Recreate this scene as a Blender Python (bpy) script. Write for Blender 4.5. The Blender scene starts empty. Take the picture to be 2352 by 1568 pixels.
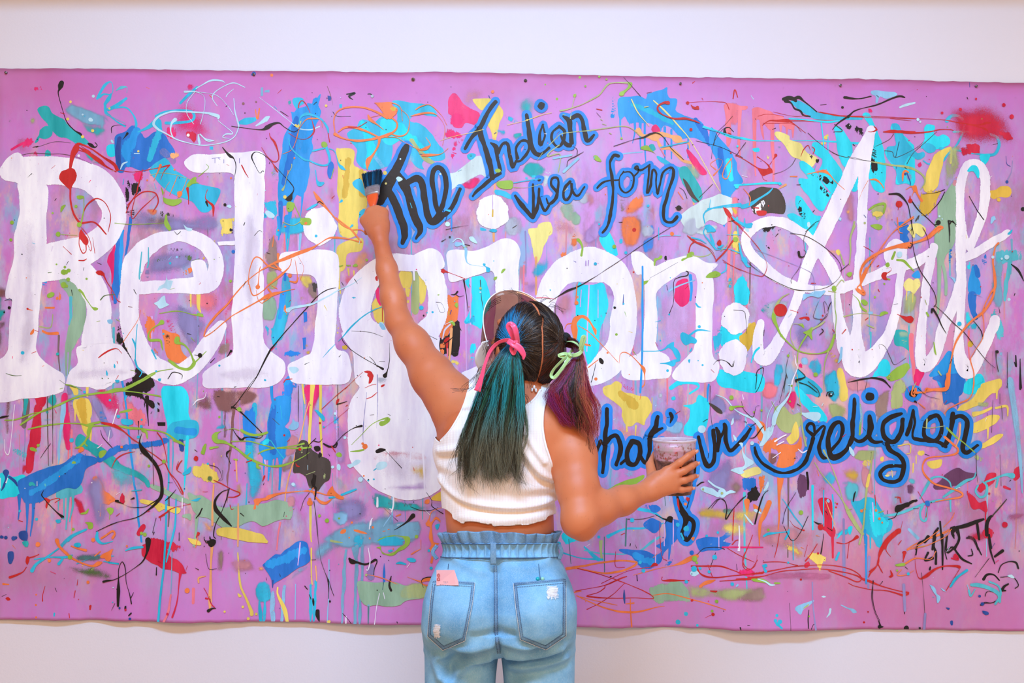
import bpy, bmesh, math, random
import numpy as np
from mathutils import Vector
from mathutils.geometry import delaunay_2d_cdt

# ---------------------------------------------------------------- camera, world, lights
scene = bpy.context.scene
COL = scene.collection
IMW, IMH = 2352.0, 1568.0
FPX = 2518.0                      # focal length in pixels of the 2352 px frame
CAM = (0.0, -3.2, 1.45)           # camera 3.2 m from the wall, at the painter's head height

cam_data = bpy.data.cameras.new('camera')
cam_data.sensor_width = 36.0
cam_data.lens = FPX / IMW * 36.0
cam_data.clip_start = 0.05
cam = bpy.data.objects.new('camera', cam_data)
cam.location = CAM
cam.rotation_euler = (math.radians(90), 0, 0)
COL.objects.link(cam)
scene.camera = cam

world = bpy.data.worlds.new('room_light')
scene.world = world
world.use_nodes = True
bg = world.node_tree.nodes['Background']
bg.inputs[0].default_value = (1.0, 0.64, 0.36, 1)
bg.inputs[1].default_value = 0.50

def area_light(name, loc, target, sx, sy, power, color):
    d = bpy.data.lights.new(name, 'AREA')
    d.shape = 'RECTANGLE'; d.size = sx; d.size_y = sy
    d.energy = power; d.color = color
    o = bpy.data.objects.new(name, d)
    o.location = loc
    o.rotation_euler = (Vector(target) - Vector(loc)).to_track_quat('-Z', 'Y').to_euler()
    COL.objects.link(o)
    return o
# a row of cool daylight track lights under the ceiling, in front of the wall
area_light('track_light', (-0.15, -2.3, 3.38), (0.0, 0.0, 0.22), 2.2, 0.22, 48, (0.30, 0.61, 1.0)).data.spread = math.radians(112)
# broad warm fill light added under the ceiling, out of view behind the camera
area_light('warm_fill_panel', (0.1, -4.6, 3.40), (0.1, -0.3, 1.2), 4.4, 1.6, 140, (1.0, 0.66, 0.38))

# unseen cool lamp added to turn the right side bluish
area_light('cool_side_fill', (4.1, -2.6, 1.7), (1.2, 0.0, 1.3), 1.4, 1.8, 26, (0.45, 0.72, 1.0))
vs = scene.view_settings
vs.view_transform = 'Standard'; vs.look = 'None'
vs.gamma = 1.0; vs.use_curve_mapping = False
vs.exposure = 0.0
try:
    scene.cycles.transparent_max_bounces = 48
except Exception:
    pass

rng = np.random.default_rng(7)
random.seed(7)

# ---------------------------------------------------------------- small helpers
def lin(c):
    c = c / 255.0
    return c / 12.92 if c <= 0.04045 else ((c + 0.055) / 1.055) ** 2.4
def rgb(r, g, b):
    return (lin(r), lin(g), lin(b), 1.0)

def wpt(px, py, Y):
    """world point of a place seen in the picture, for a thing standing at depth Y"""
    d = Y - CAM[1]
    return np.array([(px - IMW / 2) * d / FPX, Y, CAM[2] + (IMH / 2 - py) * d / FPX])

def tag(o, label=None, cat=None, group=None, kind=None):
    if label: o['label'] = label
    if cat: o['category'] = cat
    if group: o['group'] = group
    if kind: o['kind'] = kind
    return o
def empty(name, loc=(0, 0, 0)):
    o = bpy.data.objects.new(name, None)
    o.location = loc
    o.empty_display_size = 0.05
    COL.objects.link(o)
    return o
def mesh_obj(name, verts, faces, mat, parent=None, smooth=True, attrs=None, cols=None):
    me = bpy.data.meshes.new(name)
    verts = np.asarray(verts, dtype=np.float32)
    if isinstance(faces, np.ndarray):
        n = faces.shape[1]
        me.vertices.add(len(verts)); me.vertices.foreach_set('co', verts.ravel())
        me.loops.add(faces.size); me.loops.foreach_set('vertex_index', faces.ravel().astype(np.int32))
        me.polygons.add(len(faces))
        me.polygons.foreach_set('loop_start', np.arange(0, faces.size, n, dtype=np.int32))
        me.update(calc_edges=True)
    else:
        me.from_pydata([tuple(map(float, v)) for v in verts], [], faces)
        me.update()
    if smooth:
        me.polygons.foreach_set('use_smooth', np.ones(len(me.polygons), dtype=bool))
    if attrs:
        for k, a in attrs.items():
            at = me.attributes.new(k, 'FLOAT', 'POINT')
            at.data.foreach_set('value', np.asarray(a, dtype=np.float32))
    if cols is not None:
        at = me.color_attributes.new('Col', 'FLOAT_COLOR', 'POINT')
        c = np.ones((len(verts), 4), dtype=np.float32); c[:, :3] = cols
        at.data.foreach_set('color', c.ravel())
    if mat is not None:
        me.materials.append(mat)
    o = bpy.data.objects.new(name, me)
    COL.objects.link(o)
    if parent is not None:
        o.parent = parent
        if parent.type == 'EMPTY' or True:
            o.matrix_parent_inverse = parent.matrix_basis.inverted()
    return o

class NT:
    """tiny node-tree builder"""
    def __init__(self, name):
        self.m = bpy.data.materials.new(name)
        self.m.use_nodes = True
        self.t = self.m.node_tree
        self.t.nodes.clear()
        self.out = self.t.nodes.new('ShaderNodeOutputMaterial')
    def n(self, kind, **kw):
        nd = self.t.nodes.new(kind)
        for k, v in kw.items():
            if k in nd.inputs:
                self.put(nd.inputs[k], v)
            else:
                setattr(nd, k, v)
        return nd
    def put(self, sock, v):
        if isinstance(v, bpy.types.NodeSocket):
            self.t.links.new(v, sock)
        else:
            sock.default_value = v
    def math(self, op, a, b=0.5, clamp=False):
        nd = self.t.nodes.new('ShaderNodeMath'); nd.operation = op; nd.use_clamp = clamp
        self.put(nd.inputs[0], a); self.put(nd.inputs[1], b)
        return nd.outputs[0]
    def mix(self, f, a, b, blend='MIX'):
        nd = self.t.nodes.new('ShaderNodeMix'); nd.data_type = 'RGBA'; nd.blend_type = blend
        self.put(nd.inputs['Factor'], f); self.put(nd.inputs['A'], a) if False else None
        self.put(nd.inputs[6], a); self.put(nd.inputs[7], b)
        return nd.outputs[2]
    def noise(self, scale, vec=None, detail=3.0, rough=0.55, w=None):
        nd = self.t.nodes.new('ShaderNodeTexNoise')
        nd.inputs['Scale'].default_value = scale
        nd.inputs['Detail'].default_value = detail
        nd.inputs['Roughness'].default_value = rough
        if vec is not None: self.put(nd.inputs['Vector'], vec)
        return nd.outputs['Fac']
    def ramp(self, fac, lo, hi):
        nd = self.t.nodes.new('ShaderNodeMapRange'); nd.clamp = True
        self.put(nd.inputs[0], fac); nd.inputs[1].default_value = lo; nd.inputs[2].default_value = hi
        return nd.outputs[0]
    def coords(self, scale=(1, 1, 1), kind='Object'):
        tc = self.t.nodes.new('ShaderNodeTexCoord')
        mp = self.t.nodes.new('ShaderNodeMapping')
        mp.inputs['Scale'].default_value = scale
        self.t.links.new(tc.outputs[kind], mp.inputs['Vector'])
        return mp.outputs[0]
    def attr(self, name, out='Fac'):
        nd = self.t.nodes.new('ShaderNodeAttribute'); nd.attribute_name = name
        return nd.outputs[out]
    def bsdf(self, color, rough=0.5, **kw):
        b = self.t.nodes.new('ShaderNodeBsdfPrincipled')
        self.put(b.inputs['Base Color'], color); self.put(b.inputs['Roughness'], rough)
        for k, v in kw.items():
            self.put(b.inputs[k.replace('_', ' ')], v)
        return b
    def bump(self, b, h, strength=0.3, dist=0.002):
        nd = self.t.nodes.new('ShaderNodeBump')
        nd.inputs['Strength'].default_value = strength; nd.inputs['Distance'].default_value = dist
        self.put(nd.inputs['Height'], h)
        self.t.links.new(nd.outputs[0], b.inputs['Normal'])
    def end(self, sh):
        self.t.links.new(sh if isinstance(sh, bpy.types.NodeSocket) else sh.outputs[0], self.out.inputs[0])
        return self.m

def mat_plain(name, col, rough=0.5, var=0.08, nscale=40, bump=0.0, **kw):
    t = NT(name)
    v = t.noise(nscale, t.coords())
    dark = tuple(c * (1 - var * 2) for c in col[:3]) + (1,)
    b = t.bsdf(t.mix(v, dark, tuple(min(1, c * (1 + var)) for c in col[:3]) + (1,)), rough, **kw)
    if bump:
        t.bump(b, t.noise(nscale * 3, t.coords()), bump)
    return t.end(b)

# ---------------------------------------------------------------- the room
def wall_material():
    t = NT('white_wall_plaster')
    n1 = t.noise(150, t.coords(), 4, 0.7)
    n2 = t.noise(1.3, t.coords(), 2)
    c = t.mix(n2, rgb(226, 223, 232), rgb(233, 230, 238))
    b = t.bsdf(c, 0.85)
    t.bump(b, n1, 0.35, 0.0015)
    return t.end(b)
M_WALL = wall_material()
def box(name, lo, hi, mat, parent=None):
    x0, y0, z0 = lo; x1, y1, z1 = hi
    v = [(x0, y0, z0), (x1, y0, z0), (x1, y1, z0), (x0, y1, z0), (x0, y0, z1), (x1, y0, z1), (x1, y1, z1), (x0, y1, z1)]
    f = [(0, 3, 2, 1), (4, 5, 6, 7), (0, 1, 5, 4), (1, 2, 6, 5), (2, 3, 7, 6), (3, 0, 4, 7)]
    return mesh_obj(name, v, f, mat, parent, smooth=False)
tag(box('wall_back', (-4.2, 0.0, 0.0), (4.2, 0.15, 3.6), M_WALL), 'white painted plaster wall behind the painting', kind='structure')
M_FLOOR = mat_plain('pale_warm_floor', rgb(224, 196, 168), 0.45, 0.06, 6)  # pale warm colour chosen to bounce warm light up the wall
tag(box('floor', (-4.2, -7.0, -0.1), (4.2, 0.15, 0.0), M_FLOOR), 'smooth pale warm gallery floor', kind='structure')
M_CEIL = mat_plain('ceiling_paint', rgb(238, 232, 228), 0.9, 0.01, 4)
tag(box('ceiling', (-4.2, -7.0, 3.5), (4.2, 0.15, 3.6), M_CEIL), 'white ceiling above the painter', kind='structure')
# unseen beam added to shade the uppermost strip of the wall from the track lights
tag(box('added_shade_beam_1', (-4.2, -0.40, 2.60), (4.2, -0.28, 3.5), M_CEIL), 'white beam added out of view to shade the top of the wall', kind='structure')
tag(box('baseboard_back', (-4.2, -0.014, 0.0), (4.2, 0.0, 0.09), M_CEIL), 'white baseboard at the foot of the wall', kind='structure')
# ---------------------------------------------------------------- the painted canvas
# plan coordinates of the painting: 787 units per metre, origin at the left, measured down from the top of the wall strip
S = 787.0
def cx_(u): return (np.asarray(u, float) - 1176.0) / S
def cz_(v): return CAM[2] + (784.0 - np.asarray(v, float)) / S
_EDGE_T = np.array([[-12, 157], [0, 158], [300, 159], [560, 163], [700, 164], [960, 167], [1000, 165], [1130, 168], [1330, 173],
                    [1560, 177], [1800, 181], [2070, 183], [2160, 187], [2352, 191], [2368, 191]], float)
_EDGE_B = np.array([[-12, 1419], [0, 1420], [250, 1422], [500, 1425], [640, 1424], [900, 1429], [1330, 1435], [1750, 1441], [2100, 1444], [2368, 1447]], float)
_SAG = np.array([[-12, 8], [0, 8], [80, 12], [150, 16], [210, 3], [286, 17], [334, 11], [408, 30], [490, 19], [578, 10], [617, 10], [686, 13], [711, 11],
                 [834, 26], [900, 25], [1050, 12], [1180, 20], [1329, 19], [1393, 29], [1460, 20], [1533, 2], [1589, 15], [1615, 10], [1684, 32], [1750, 37],
                 [1794, 30], [1845, 32], [1888, 17], [1924, 17], [1970, 3], [2034, 5], [2100, 5], [2230, 6], [2368, 8]], float)
_sx = np.arange(-12, 2369.0)
_sy = np.interp(_sx, _SAG[:, 0], _SAG[:, 1])
_k = np.exp(-0.5 * (np.arange(-40, 41) / 14.0) ** 2); _k /= _k.sum()
_sy = np.convolve(np.pad(_sy, 40, 'edge'), _k, 'valid')
SAG_TAN = 1.2
def stand_off(u, v):
    """how far the hanging canvas stands off the wall (m): flat above, loose waves along the lower edge"""
    u = np.asarray(u, float); v = np.asarray(v, float)
    vb = np.interp(u, _EDGE_B[:, 0], _EDGE_B[:, 1])
    t = np.clip(1 - (vb - v) / 300.0, 0, 1) ** 2
    return 0.0025 + 0.0018 * (1 + np.sin(u / 170.0 + v / 400.0)) * 0.5 + t * np.interp(u, _sx, _sy) / S / SAG_TAN
def canvas_pts(u, v, lift=0.0):
    u = np.asarray(u, float); v = np.asarray(v, float)
    return np.stack([cx_(u), -(stand_off(u, v) + lift), cz_(v)], -1)

PAL = {
 'W': (247, 245, 250), 'w': (226, 216, 233), 'K': (24, 20, 22), 'k': (74, 66, 62), 'R': (204, 16, 20), 'O': (255, 128, 62), 'o': (255, 176, 112),
 'Y': (240, 214, 96), 'y': (246, 232, 136), 'h': (222, 182, 56), 'G': (148, 190, 62), 'g': (150, 188, 156), 'e': (176, 190, 122), 'C': (24, 190, 224),
 'c': (0, 226, 246), 'T': (8, 178, 180), 't': (84, 196, 212), 'B': (2, 116, 208), 'b': (0, 156, 232), 'U': (0, 138, 232), 'N': (18, 72, 156),
 'I': (190, 232, 248), 'i': (142, 202, 236), 'M': (238, 18, 112), 'm': (216, 8, 62), 'S': (255, 126, 142), 's': (214, 142, 156), 'P': (104, 54, 96),
 'V': (186, 146, 208), 'v': (146, 138, 192), 'L': (222, 178, 234), 'D': (142, 92, 90), 'd': (122, 98, 102), 'H': (208, 228, 224), 'x': (184, 192, 206),
 'X': (160, 130, 120), 'Q': (196, 104, 150), 'z': (118, 176, 204), 'a': (206, 126, 196), 'f': (70, 120, 120), 'n': (86, 116, 60),
}
_mats = {}
def paint_mat(key, kind):
    mk = (key, kind)
    if mk in _mats: return _mats[mk]
    col = rgb(*PAL[key])
    nm = {'': 'paint', '/w': 'thin_paint', '/d': 'dry_brushed_paint', '/v': 'thin_paint', '/s': 'sprayed_paint', '/e': 'brushed_paint'}[kind] + '_' + '_'.join(map(str, PAL[key]))
    t = NT(nm)
    oc = t.coords()
    st = t.coords((1, 1, 0.22))
    n1 = t.noise(26, st, 4, 0.62)
    lo = tuple(max(0, c * 0.76) for c in col[:3]) + (1,)
    hi = tuple(min(1, c * 1.10 + (0.03 if key not in 'Kk' else .006)) for c in col[:3]) + (1,)
    if key == 'W':
        lo = rgb(226, 218, 236)
    c = t.mix(t.ramp(t.math('ADD', t.math('MULTIPLY', n1, .6), t.math('MULTIPLY', t.noise(9, st, 5, .65), .4)), 0.36, 0.64), lo, hi)
    b = t.bsdf(c, 0.42 if kind in ('', '/e') else 0.55)
    b.inputs['Specular IOR Level'].default_value = 0.35
    t.bump(b, t.noise(95, oc, 4, 0.6), 0.22, 0.0012)
    if kind == '':
        _mats[mk] = t.end(b); return _mats[mk]
    a = t.attr('edge')
    if kind == '/w':          # thin wash with soft edge
        al = t.math('MULTIPLY', t.ramp(a, 0.0, 0.9), t.ramp(t.noise(9, t.coords((1, 1, 0.5)), 4, 0.65), 0.05, 0.55))
        al = t.math('MULTIPLY', al, 0.78)
    elif kind == '/v':        # stronger wash
        al = t.math('MULTIPLY', t.ramp(a, 0.0, 0.5), t.ramp(t.noise(14, t.coords((1, 1, 0.3)), 4, 0.65), 0.05, 0.6))
        al = t.math('MULTIPLY', al, 0.95)
    elif kind == '/e':        # full cover with a rough, brushed edge
        nn = t.math('ADD', t.math('MULTIPLY', t.noise(420, t.coords((1, 1, .6)), 3, 0.65), .7), t.math('MULTIPLY', t.noise(45, st, 3, .6), .3))
        al = t.ramp(t.math('ADD', nn, t.math('MULTIPLY', a, 2.0)), 0.60, 0.68)
    elif kind == '/s':        # soft edge
        al = t.ramp(a, 0.0, 0.7)
    else:                     # dry brush: ragged streaks
        nn = t.noise(60, t.coords((1, 1, 0.16)), 5, 0.7)
        al = t.ramp(t.math('ADD', nn, t.math('MULTIPLY', a, 0.62)), 0.62, 0.74)
    # broken cover: fine flecks of paint with bare gaps between them
    gr = t.noise(300 if kind in ('/d', '/e') else 1500, oc, 1.0, 0.5)
    al = t.ramp(t.math('SUBTRACT', t.math('ADD', t.math('MULTIPLY', al, 0.62), 0.19), gr), -0.03, 0.03)
    tr = t.n('ShaderNodeBsdfTransparent')
    ms = t.n('ShaderNodeMixShader')
    t.put(ms.inputs[0], al)
    t.t.links.new(tr.outputs[0], ms.inputs[1]); t.t.links.new(b.outputs[0], ms.inputs[2])
    _mats[mk] = t.end(ms)
    return _mats[mk]

def crom(P, step=4.0, closed=False):
    """Catmull-Rom through rows of P (any number of columns; first two are the position)"""
    P = np.asarray(P, float)
    n = len(P)
    if n < 2: return P
    if closed:
        Q = np.vstack([P[-1], P, P[0], P[1]])
    else:
        Q = np.vstack([2 * P[0] - P[1], P, 2 * P[-1] - P[-2]])
    out = []
    for i in range(1, len(Q) - 2):
        p0, p1, p2, p3 = Q[i - 1], Q[i], Q[i + 1], Q[i + 2]
        m = max(2, int(math.ceil(np.hypot(*(p2 - p1)[:2]) / step)))
        t = np.linspace(0, 1, m, endpoint=False)[:, None]
        a = 0.5 * ((2 * p1) + (-p0 + p2) * t + (2 * p0 - 5 * p1 + 4 * p2 - p3) * t ** 2 + (-p0 + 3 * p1 - 3 * p2 + p3) * t ** 3)
        out.append(a)
    if not closed: out.append(Q[-2][None])
    return np.vstack(out)
def wob(n, amp, k=9):
    """smooth noise of length n"""
    k = max(k, 2)
    h = np.hanning(k + 3)[1:-1]; h = h / math.sqrt((h ** 2).sum())
    return amp * np.convolve(rng.normal(0, 1, n + k), h, 'valid')[:n]

CELL = 14.0
_occ = np.zeros((int(1400 / CELL) + 4, int(2480 / CELL) + 4), np.int16)
LAYER = 0.00003
def layer_of(P, more=0):
    i = np.clip(((P[:, 1] - 120) / CELL).astype(int) + 1, 1, _occ.shape[0] - 2)
    j = np.clip(((P[:, 0] + 40) / CELL).astype(int) + 1, 1, _occ.shape[1] - 2)
    cells = np.unique(i * 4096 + j)
    i, j = cells // 4096, cells % 4096
    L = int(_occ[i, j].max()) + 1
    for di in (-1, 0, 1):
        for dj in (-1, 0, 1):
            _occ[i + di, j + dj] = np.maximum(_occ[i + di, j + dj], L + more)
    return L

class Bits:
    """collects flat pieces of one painted mark in plan coordinates"""
    def __init__(self): self.V = []; self.F = []; self.A = []; self.H = []; self.n = 0; self.k = 0
    def add(self, v, f, a=None):
        v = np.asarray(v, float)
        self.H.append(np.full(len(v), self.k * 1e-5) + (np.linspace(0, 2e-5, len(v)) if len(v) > 60 else 0)); self.k += 1
        self.V.append(v); self.F += [tuple(i + self.n for i in t) for t in f]
        self.A.append(np.ones(len(v)) if a is None else np.asarray(a, float)); self.n += len(v)
    def ribbon(self, P, rough=0.0, step=4.0, cap=True):
        P = np.asarray(P, float)
        if len(P) == 1: return self.dot(P[0, 0], P[0, 1], P[0, 2] / 2, rough)
        C = crom(P, step)
        C[:, 2] = np.maximum(C[:, 2], 0.5)
        d = np.gradient(C[:, :2], axis=0); L = np.hypot(d[:, 0], d[:, 1]); L[L == 0] = 1; d /= L[:, None]
        if cap:                                     # rounded ends
            r0, r1 = C[0, 2] / 2, C[-1, 2] / 2
            e0 = [[*(C[0, :2] - d[0] * r0 * q), C[0, 2] * math.sqrt(max(0.04, 1 - q * q))] for q in (0.98, 0.8, 0.45)]
            e1 = [[*(C[-1, :2] + d[-1] * r1 * q), C[-1, 2] * math.sqrt(max(0.04, 1 - q * q))] for q in (0.45, 0.8, 0.98)]
            C = np.vstack([e0, C, e1]); d = np.vstack([d[0], d[0], d[0], d, d[-1], d[-1], d[-1]])
        nrm = np.stack([-d[:, 1], d[:, 0]], -1)
        w = C[:, 2:3] / 2
        n = len(C)
        wl = w[:, 0] + wob(n, rough * .3, 2) + wob(n, rough * .8, 9); wr = w[:, 0] + wob(n, rough * .3, 2) + wob(n, rough * .8, 9)
        wl = np.maximum(wl, w[:, 0] * 0.35); wr = np.maximum(wr, w[:, 0] * 0.35)
        m = 1 + int(np.max(w) * 2 // 16)
        cols = []
        for k in range(m + 1):
            q = k / m
            cols.append(C[:, :2] + nrm * (wl * (1 - q) - wr * q)[:, None])
        v = np.stack(cols, 1).reshape(-1, 2)
        a = np.concatenate([[min(1.0, (1 - abs(2 * k / m - 1)) * ww / 3.5) if m > 1 else 0.6 for k in range(m + 1)] for ww in w[:, 0]])
        f = []
        for i in range(n - 1):
            for k in range(m):
                b = i * (m + 1) + k
                f.append((b, b + m + 1, b + m + 2, b + 1))
        self.add(v, f, a)
    def dot(self, x, y, r, rough=0.0, ry=None):
        n = 18 if r < 20 else 36
        t = np.linspace(0, 2 * np.pi, n, endpoint=False)
        rr = 1 + np.convolve(np.tile(rng.normal(0, 1, n), 2), [.25, .5, .25], 'same')[:n] * (0.05 + rough / max(r, 1))
        v = np.stack([x + np.cos(t) * r * rr, y + np.sin(t) * (ry or r) * rr], -1)
        self.poly_raw(v, feather=max(2.0, r * 0.3))
    def poly(self, P, rough=1.0, smooth=True, feather=14.0, step=6.0):
        P = np.asarray(P, float)[:, :2]
        if smooth: C = crom(P, step, True)
        else:
            C = []
            for i in range(len(P)):
                a, b = P[i], P[(i + 1) % len(P)]
                m = max(1, int(np.hypot(*(b - a)) / step))
                C.append(a + (b - a) * np.linspace(0, 1, m, endpoint=False)[:, None])
            C = np.vstack(C)
        if rough > 0:
            d = np.roll(C, -1, 0) - np.roll(C, 1, 0); L = np.hypot(d[:, 0], d[:, 1]); L[L == 0] = 1
            nn = np.stack([d[:, 1], -d[:, 0]], -1) / L[:, None]
            C = C + nn * (wob(len(C), rough * 0.35, 2) + wob(len(C), rough * 0.8, 9))[:, None]
        self.poly_raw(C, feather)
    def poly_raw(self, C, feather=14.0):
        n = len(C)
        lo, hi = C.min(0), C.max(0)
        g = 15.0
        if (hi - lo).max() > 26:
            if lo[1] > 1200: g = 9.0
            gx, gy = np.meshgrid(np.arange(lo[0] + g / 2, hi[0], g), np.arange(lo[1] + g / 2, hi[1], g))
            G = np.stack([gx.ravel(), gy.ravel()], -1)
            G = G + rng.uniform(-.2, .2, G.shape) * g
            G = G[inside(G, C)]
            if len(G):
                G = G[edge_dist(G, C) > 3.0]
        else:
            G = np.zeros((0, 2)); 
            if n > 4: G = C.mean(0)[None]; G = G[inside(G, C)]
        P = np.vstack([C, G])
        ed = [(i, (i + 1) % n) for i in range(n)]
        r = delaunay_2d_cdt([Vector((float(p[0]), float(p[1]))) for p in P], ed, [], 1, 1e-4)
        V = np.array([(p.x, p.y) for p in r[0]]) if len(r[0]) else np.zeros((0, 2))
        if not len(V): return
        d = edge_dist(V, C)
        T = [tuple(t) for t in r[2]]
        thin = [i for i, t in enumerate(T) if max(d[list(t)]) < .3]
        if thin:                         # narrow places get a vertex of their own in the middle
            cen = np.array([V[list(T[i])].mean(0) for i in thin]); n0 = len(V)
            V = np.vstack([V, cen]); d = np.concatenate([d, edge_dist(cen, C)]); ts = set(thin)
            T2 = [t for i, t in enumerate(T) if i not in ts]
            for j, i in enumerate(thin):
                p, q, w = T[i]; T2 += [(p, q, n0 + j), (q, w, n0 + j), (w, p, n0 + j)]
            T = T2
        self.add(V, T, np.clip(d / max(feather, 1e-3) + (.08 if feather < 6 else 0), 0, 1))
def inside(G, C):
    x, y = G[:, 0], G[:, 1]
    r = np.zeros(len(G), bool)
    a = C; b = np.roll(C, -1, 0)
    for (x0, y0), (x1, y1) in zip(a, b):
        if y0 == y1: continue
        c = ((y0 > y) != (y1 > y)) & (x < (x1 - x0) * (y - y0) / (y1 - y0) + x0)
        r ^= c
    return r
def edge_dist(G, C):
    a = C; d = np.roll(C, -1, 0) - C
    L2 = np.maximum((d ** 2).sum(1), 1e-9)
    out = np.full(len(G), 1e9)
    for i in range(0, len(G), 400):
        q = G[i:i + 400]
        t = np.clip(((q[:, None] - a) * d).sum(2) / L2, 0, 1)
        e = q[:, None] - a - d * t[..., None]
        out[i:i + 400] = np.sqrt((e ** 2).sum(2).min(1))
    return out

PAINTING = empty('painting', (0.0, 0.0, float(cz_(1432))))
tag(PAINTING, 'large unframed pink canvas covered in paint splashes and white lettering, pinned to the wall', 'painting')

def place(name, bits, mat, parent=PAINTING, layer=None):
    if not bits.n: return None
    V = np.vstack(bits.V); A = np.concatenate(bits.A)
    u_lo = np.interp(V[:, 1], [0, 1], [0, 1])
    V[:, 0] = np.clip(V[:, 0], -11, 2366)
    V[:, 1] = np.clip(V[:, 1], np.interp(V[:, 0], _EDGE_T[:, 0], _EDGE_T[:, 1]) + 1, np.interp(V[:, 0], _EDGE_B[:, 0], _EDGE_B[:, 1]) - 1)
    H = np.concatenate(bits.H)
    if bits.k > 12:                     # scattered flecks: each lies on whatever is already there
        L = np.zeros(len(V)); i0 = 0; H = H * 0
        for q in bits.V:
            L[i0:i0 + len(q)] = layer_of(V[i0:i0 + len(q)]); i0 += len(q)
    else:
        L = layer or layer_of(V, int(H.max() / LAYER))
    X = canvas_pts(V[:, 0], V[:, 1], 0.0003 + L * LAYER + H)
    o = mesh_obj(name, X, bits.F, mat, parent, smooth=True, attrs={'edge': A})
    return o

def canvas_mesh():
    us = np.concatenate([[-12, -9], np.arange(-4, 2366, 8.0), [2368]])
    ts = np.concatenate([np.linspace(0, 0.72, 60, endpoint=False), np.linspace(0.72, 1, 48)])
    top = np.interp(us, _EDGE_T[:, 0], _EDGE_T[:, 1]) + wob(len(us), 0.5, 2)
    bot = np.interp(us, _EDGE_B[:, 0], _EDGE_B[:, 1]) + wob(len(us), 0.4, 2)
    U = np.repeat(us[None], len(ts), 0)
    Vv = top[None] + (bot - top)[None] * ts[:, None]
    X = canvas_pts(U, Vv, 0.0).reshape(-1, 3)
    nb = X.copy(); nb[:, 1] += 0.0011
    n, m = len(ts), len(us)
    idx = np.arange(n * m).reshape(n, m)
    f = np.stack([idx[:-1, :-1], idx[1:, :-1], idx[1:, 1:], idx[:-1, 1:]], -1).reshape(-1, 4)
    fb = f[:, ::-1] + n * m
    rim = []
    loop = list(idx[0, :]) + list(idx[1:, -1]) + list(idx[-1, -2::-1]) + list(idx[-2:0:-1, 0])
    for a, b in zip(loop, loop[1:] + loop[:1]):
        rim.append((a, b, b + n * m, a + n * m))
    F = np.vstack([f, fb, np.array(rim)])
    V = np.vstack([X, nb])
    # pigment of the ground coat: pink with mauve, rose and brownish patches
    uu, vv = U.ravel(), Vv.ravel()
    base = np.array([lin(206), lin(120), lin(198)]) * np.ones((n * m, 3))
    def spot(u, v, ru, rv, col, a):
        w = a * np.exp(-(((uu - u) / ru) ** 2 + ((vv - v) / rv) ** 2))
        base[:] = base * (1 - w[:, None]) + np.array([lin(c) for c in col]) * w[:, None]
    for u, v, ru, rv, col, a in [
        (1400, 330, 420, 160, (222, 168, 232), .75), (1500, 640, 500, 200, (220, 172, 232), .7), (1950, 560, 330, 240, (200, 148, 222), .8),
        (2200, 400, 200, 200, (190, 128, 206), .6), (1480, 1400, 260, 60, (214, 146, 216), .6), (1750, 1410, 160, 45, (212, 142, 218), .6),
        (2000, 1330, 330, 110, (204, 118, 152), .85), (1900, 1250, 220, 70, (212, 142, 156), .8), (2150, 1420, 180, 60, (202, 116, 156), .7),
        (120, 1290, 260, 70, (190, 122, 150), .6), (60, 1330, 130, 40, (176, 112, 132), .55),
        (150, 1200, 160, 80, (206, 140, 190), .4), (300, 1390, 420, 40, (206, 122, 198), .5), (500, 1340, 200, 80, (212, 144, 216), .4),
        (800, 1330, 220, 100, (212, 124, 184), .6), (60, 200, 160, 60, (196, 106, 158), .6), (700, 190, 300, 40, (206, 120, 178), .6),
        (1130, 205, 130, 40, (204, 130, 178), .7), (1300, 182, 120, 25, (202, 128, 178), .6), (1760, 190, 240, 30, (196, 126, 188), .5),
        (2300, 1250, 120, 200, (196, 112, 160), .6), (350, 960, 200, 120, (216, 142, 200), .4), (640, 300, 160, 100, (214, 136, 206), .4),
        (450, 620, 120, 120, (214, 136, 200), .4), (1250, 460, 160, 80, (216, 158, 216), .5), (2330, 1100, 60, 300, (198, 118, 182), .5)]:
        spot(u, v, ru, rv, col, a)
    # brown, worn upper edge
    d = Vv - top[None]
    w = np.clip(1 - d / (7 + 9 * (np.convolve(rng.normal(0, 1, m + 20), np.hanning(21), 'valid')[:m] * .35 + .5).clip(0, 1.4))[None], 0, 1).ravel() * 0.8
    base[:] = base * (1 - w[:, None]) + np.array([lin(178), lin(86), lin(96)]) * w[:, None]
    db = bot[None] - Vv
    w = np.clip(1 - db / 7, 0, 1).ravel() * 0.5
    base[:] = base * (1 - w[:, None]) + np.array([lin(176), lin(92), lin(140)]) * w[:, None]
    w = np.clip(1 - (U.ravel() + 12) / 22, 0, 1) * 0.6
    base[:] = base * (1 - w[:, None]) + np.array([lin(150), lin(84), lin(90)]) * w[:, None]
    cols = np.vstack([base, np.ones((n * m, 3)) * np.array([.55, .47, .36])])
    t = NT('pink_ground_coat')
    c0 = t.attr('Col', 'Color')
    oc = t.coords()
    n1 = t.noise(7, t.coords((1, 1, 0.6)), 5, 0.65)
    n2 = t.noise(2.2, oc, 4, 0.6)
    n3 = t.noise(60, oc, 4, 0.7)
    c = t.mix(t.math('MULTIPLY', t.ramp(n1, .42, .75), .38), c0, rgb(188, 118, 176))
    c = t.mix(t.math('MULTIPLY', t.ramp(n2, .5, .75), .30), c, rgb(226, 176, 226))
    c = t.mix(t.math('MULTIPLY', t.ramp(n3, .62, .8), .30), c, rgb(160, 96, 140))
    # older coats showing through: lilac, blue-grey, rose and dusty smears dragged downwards
    bz = t.attr('busy')
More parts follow.
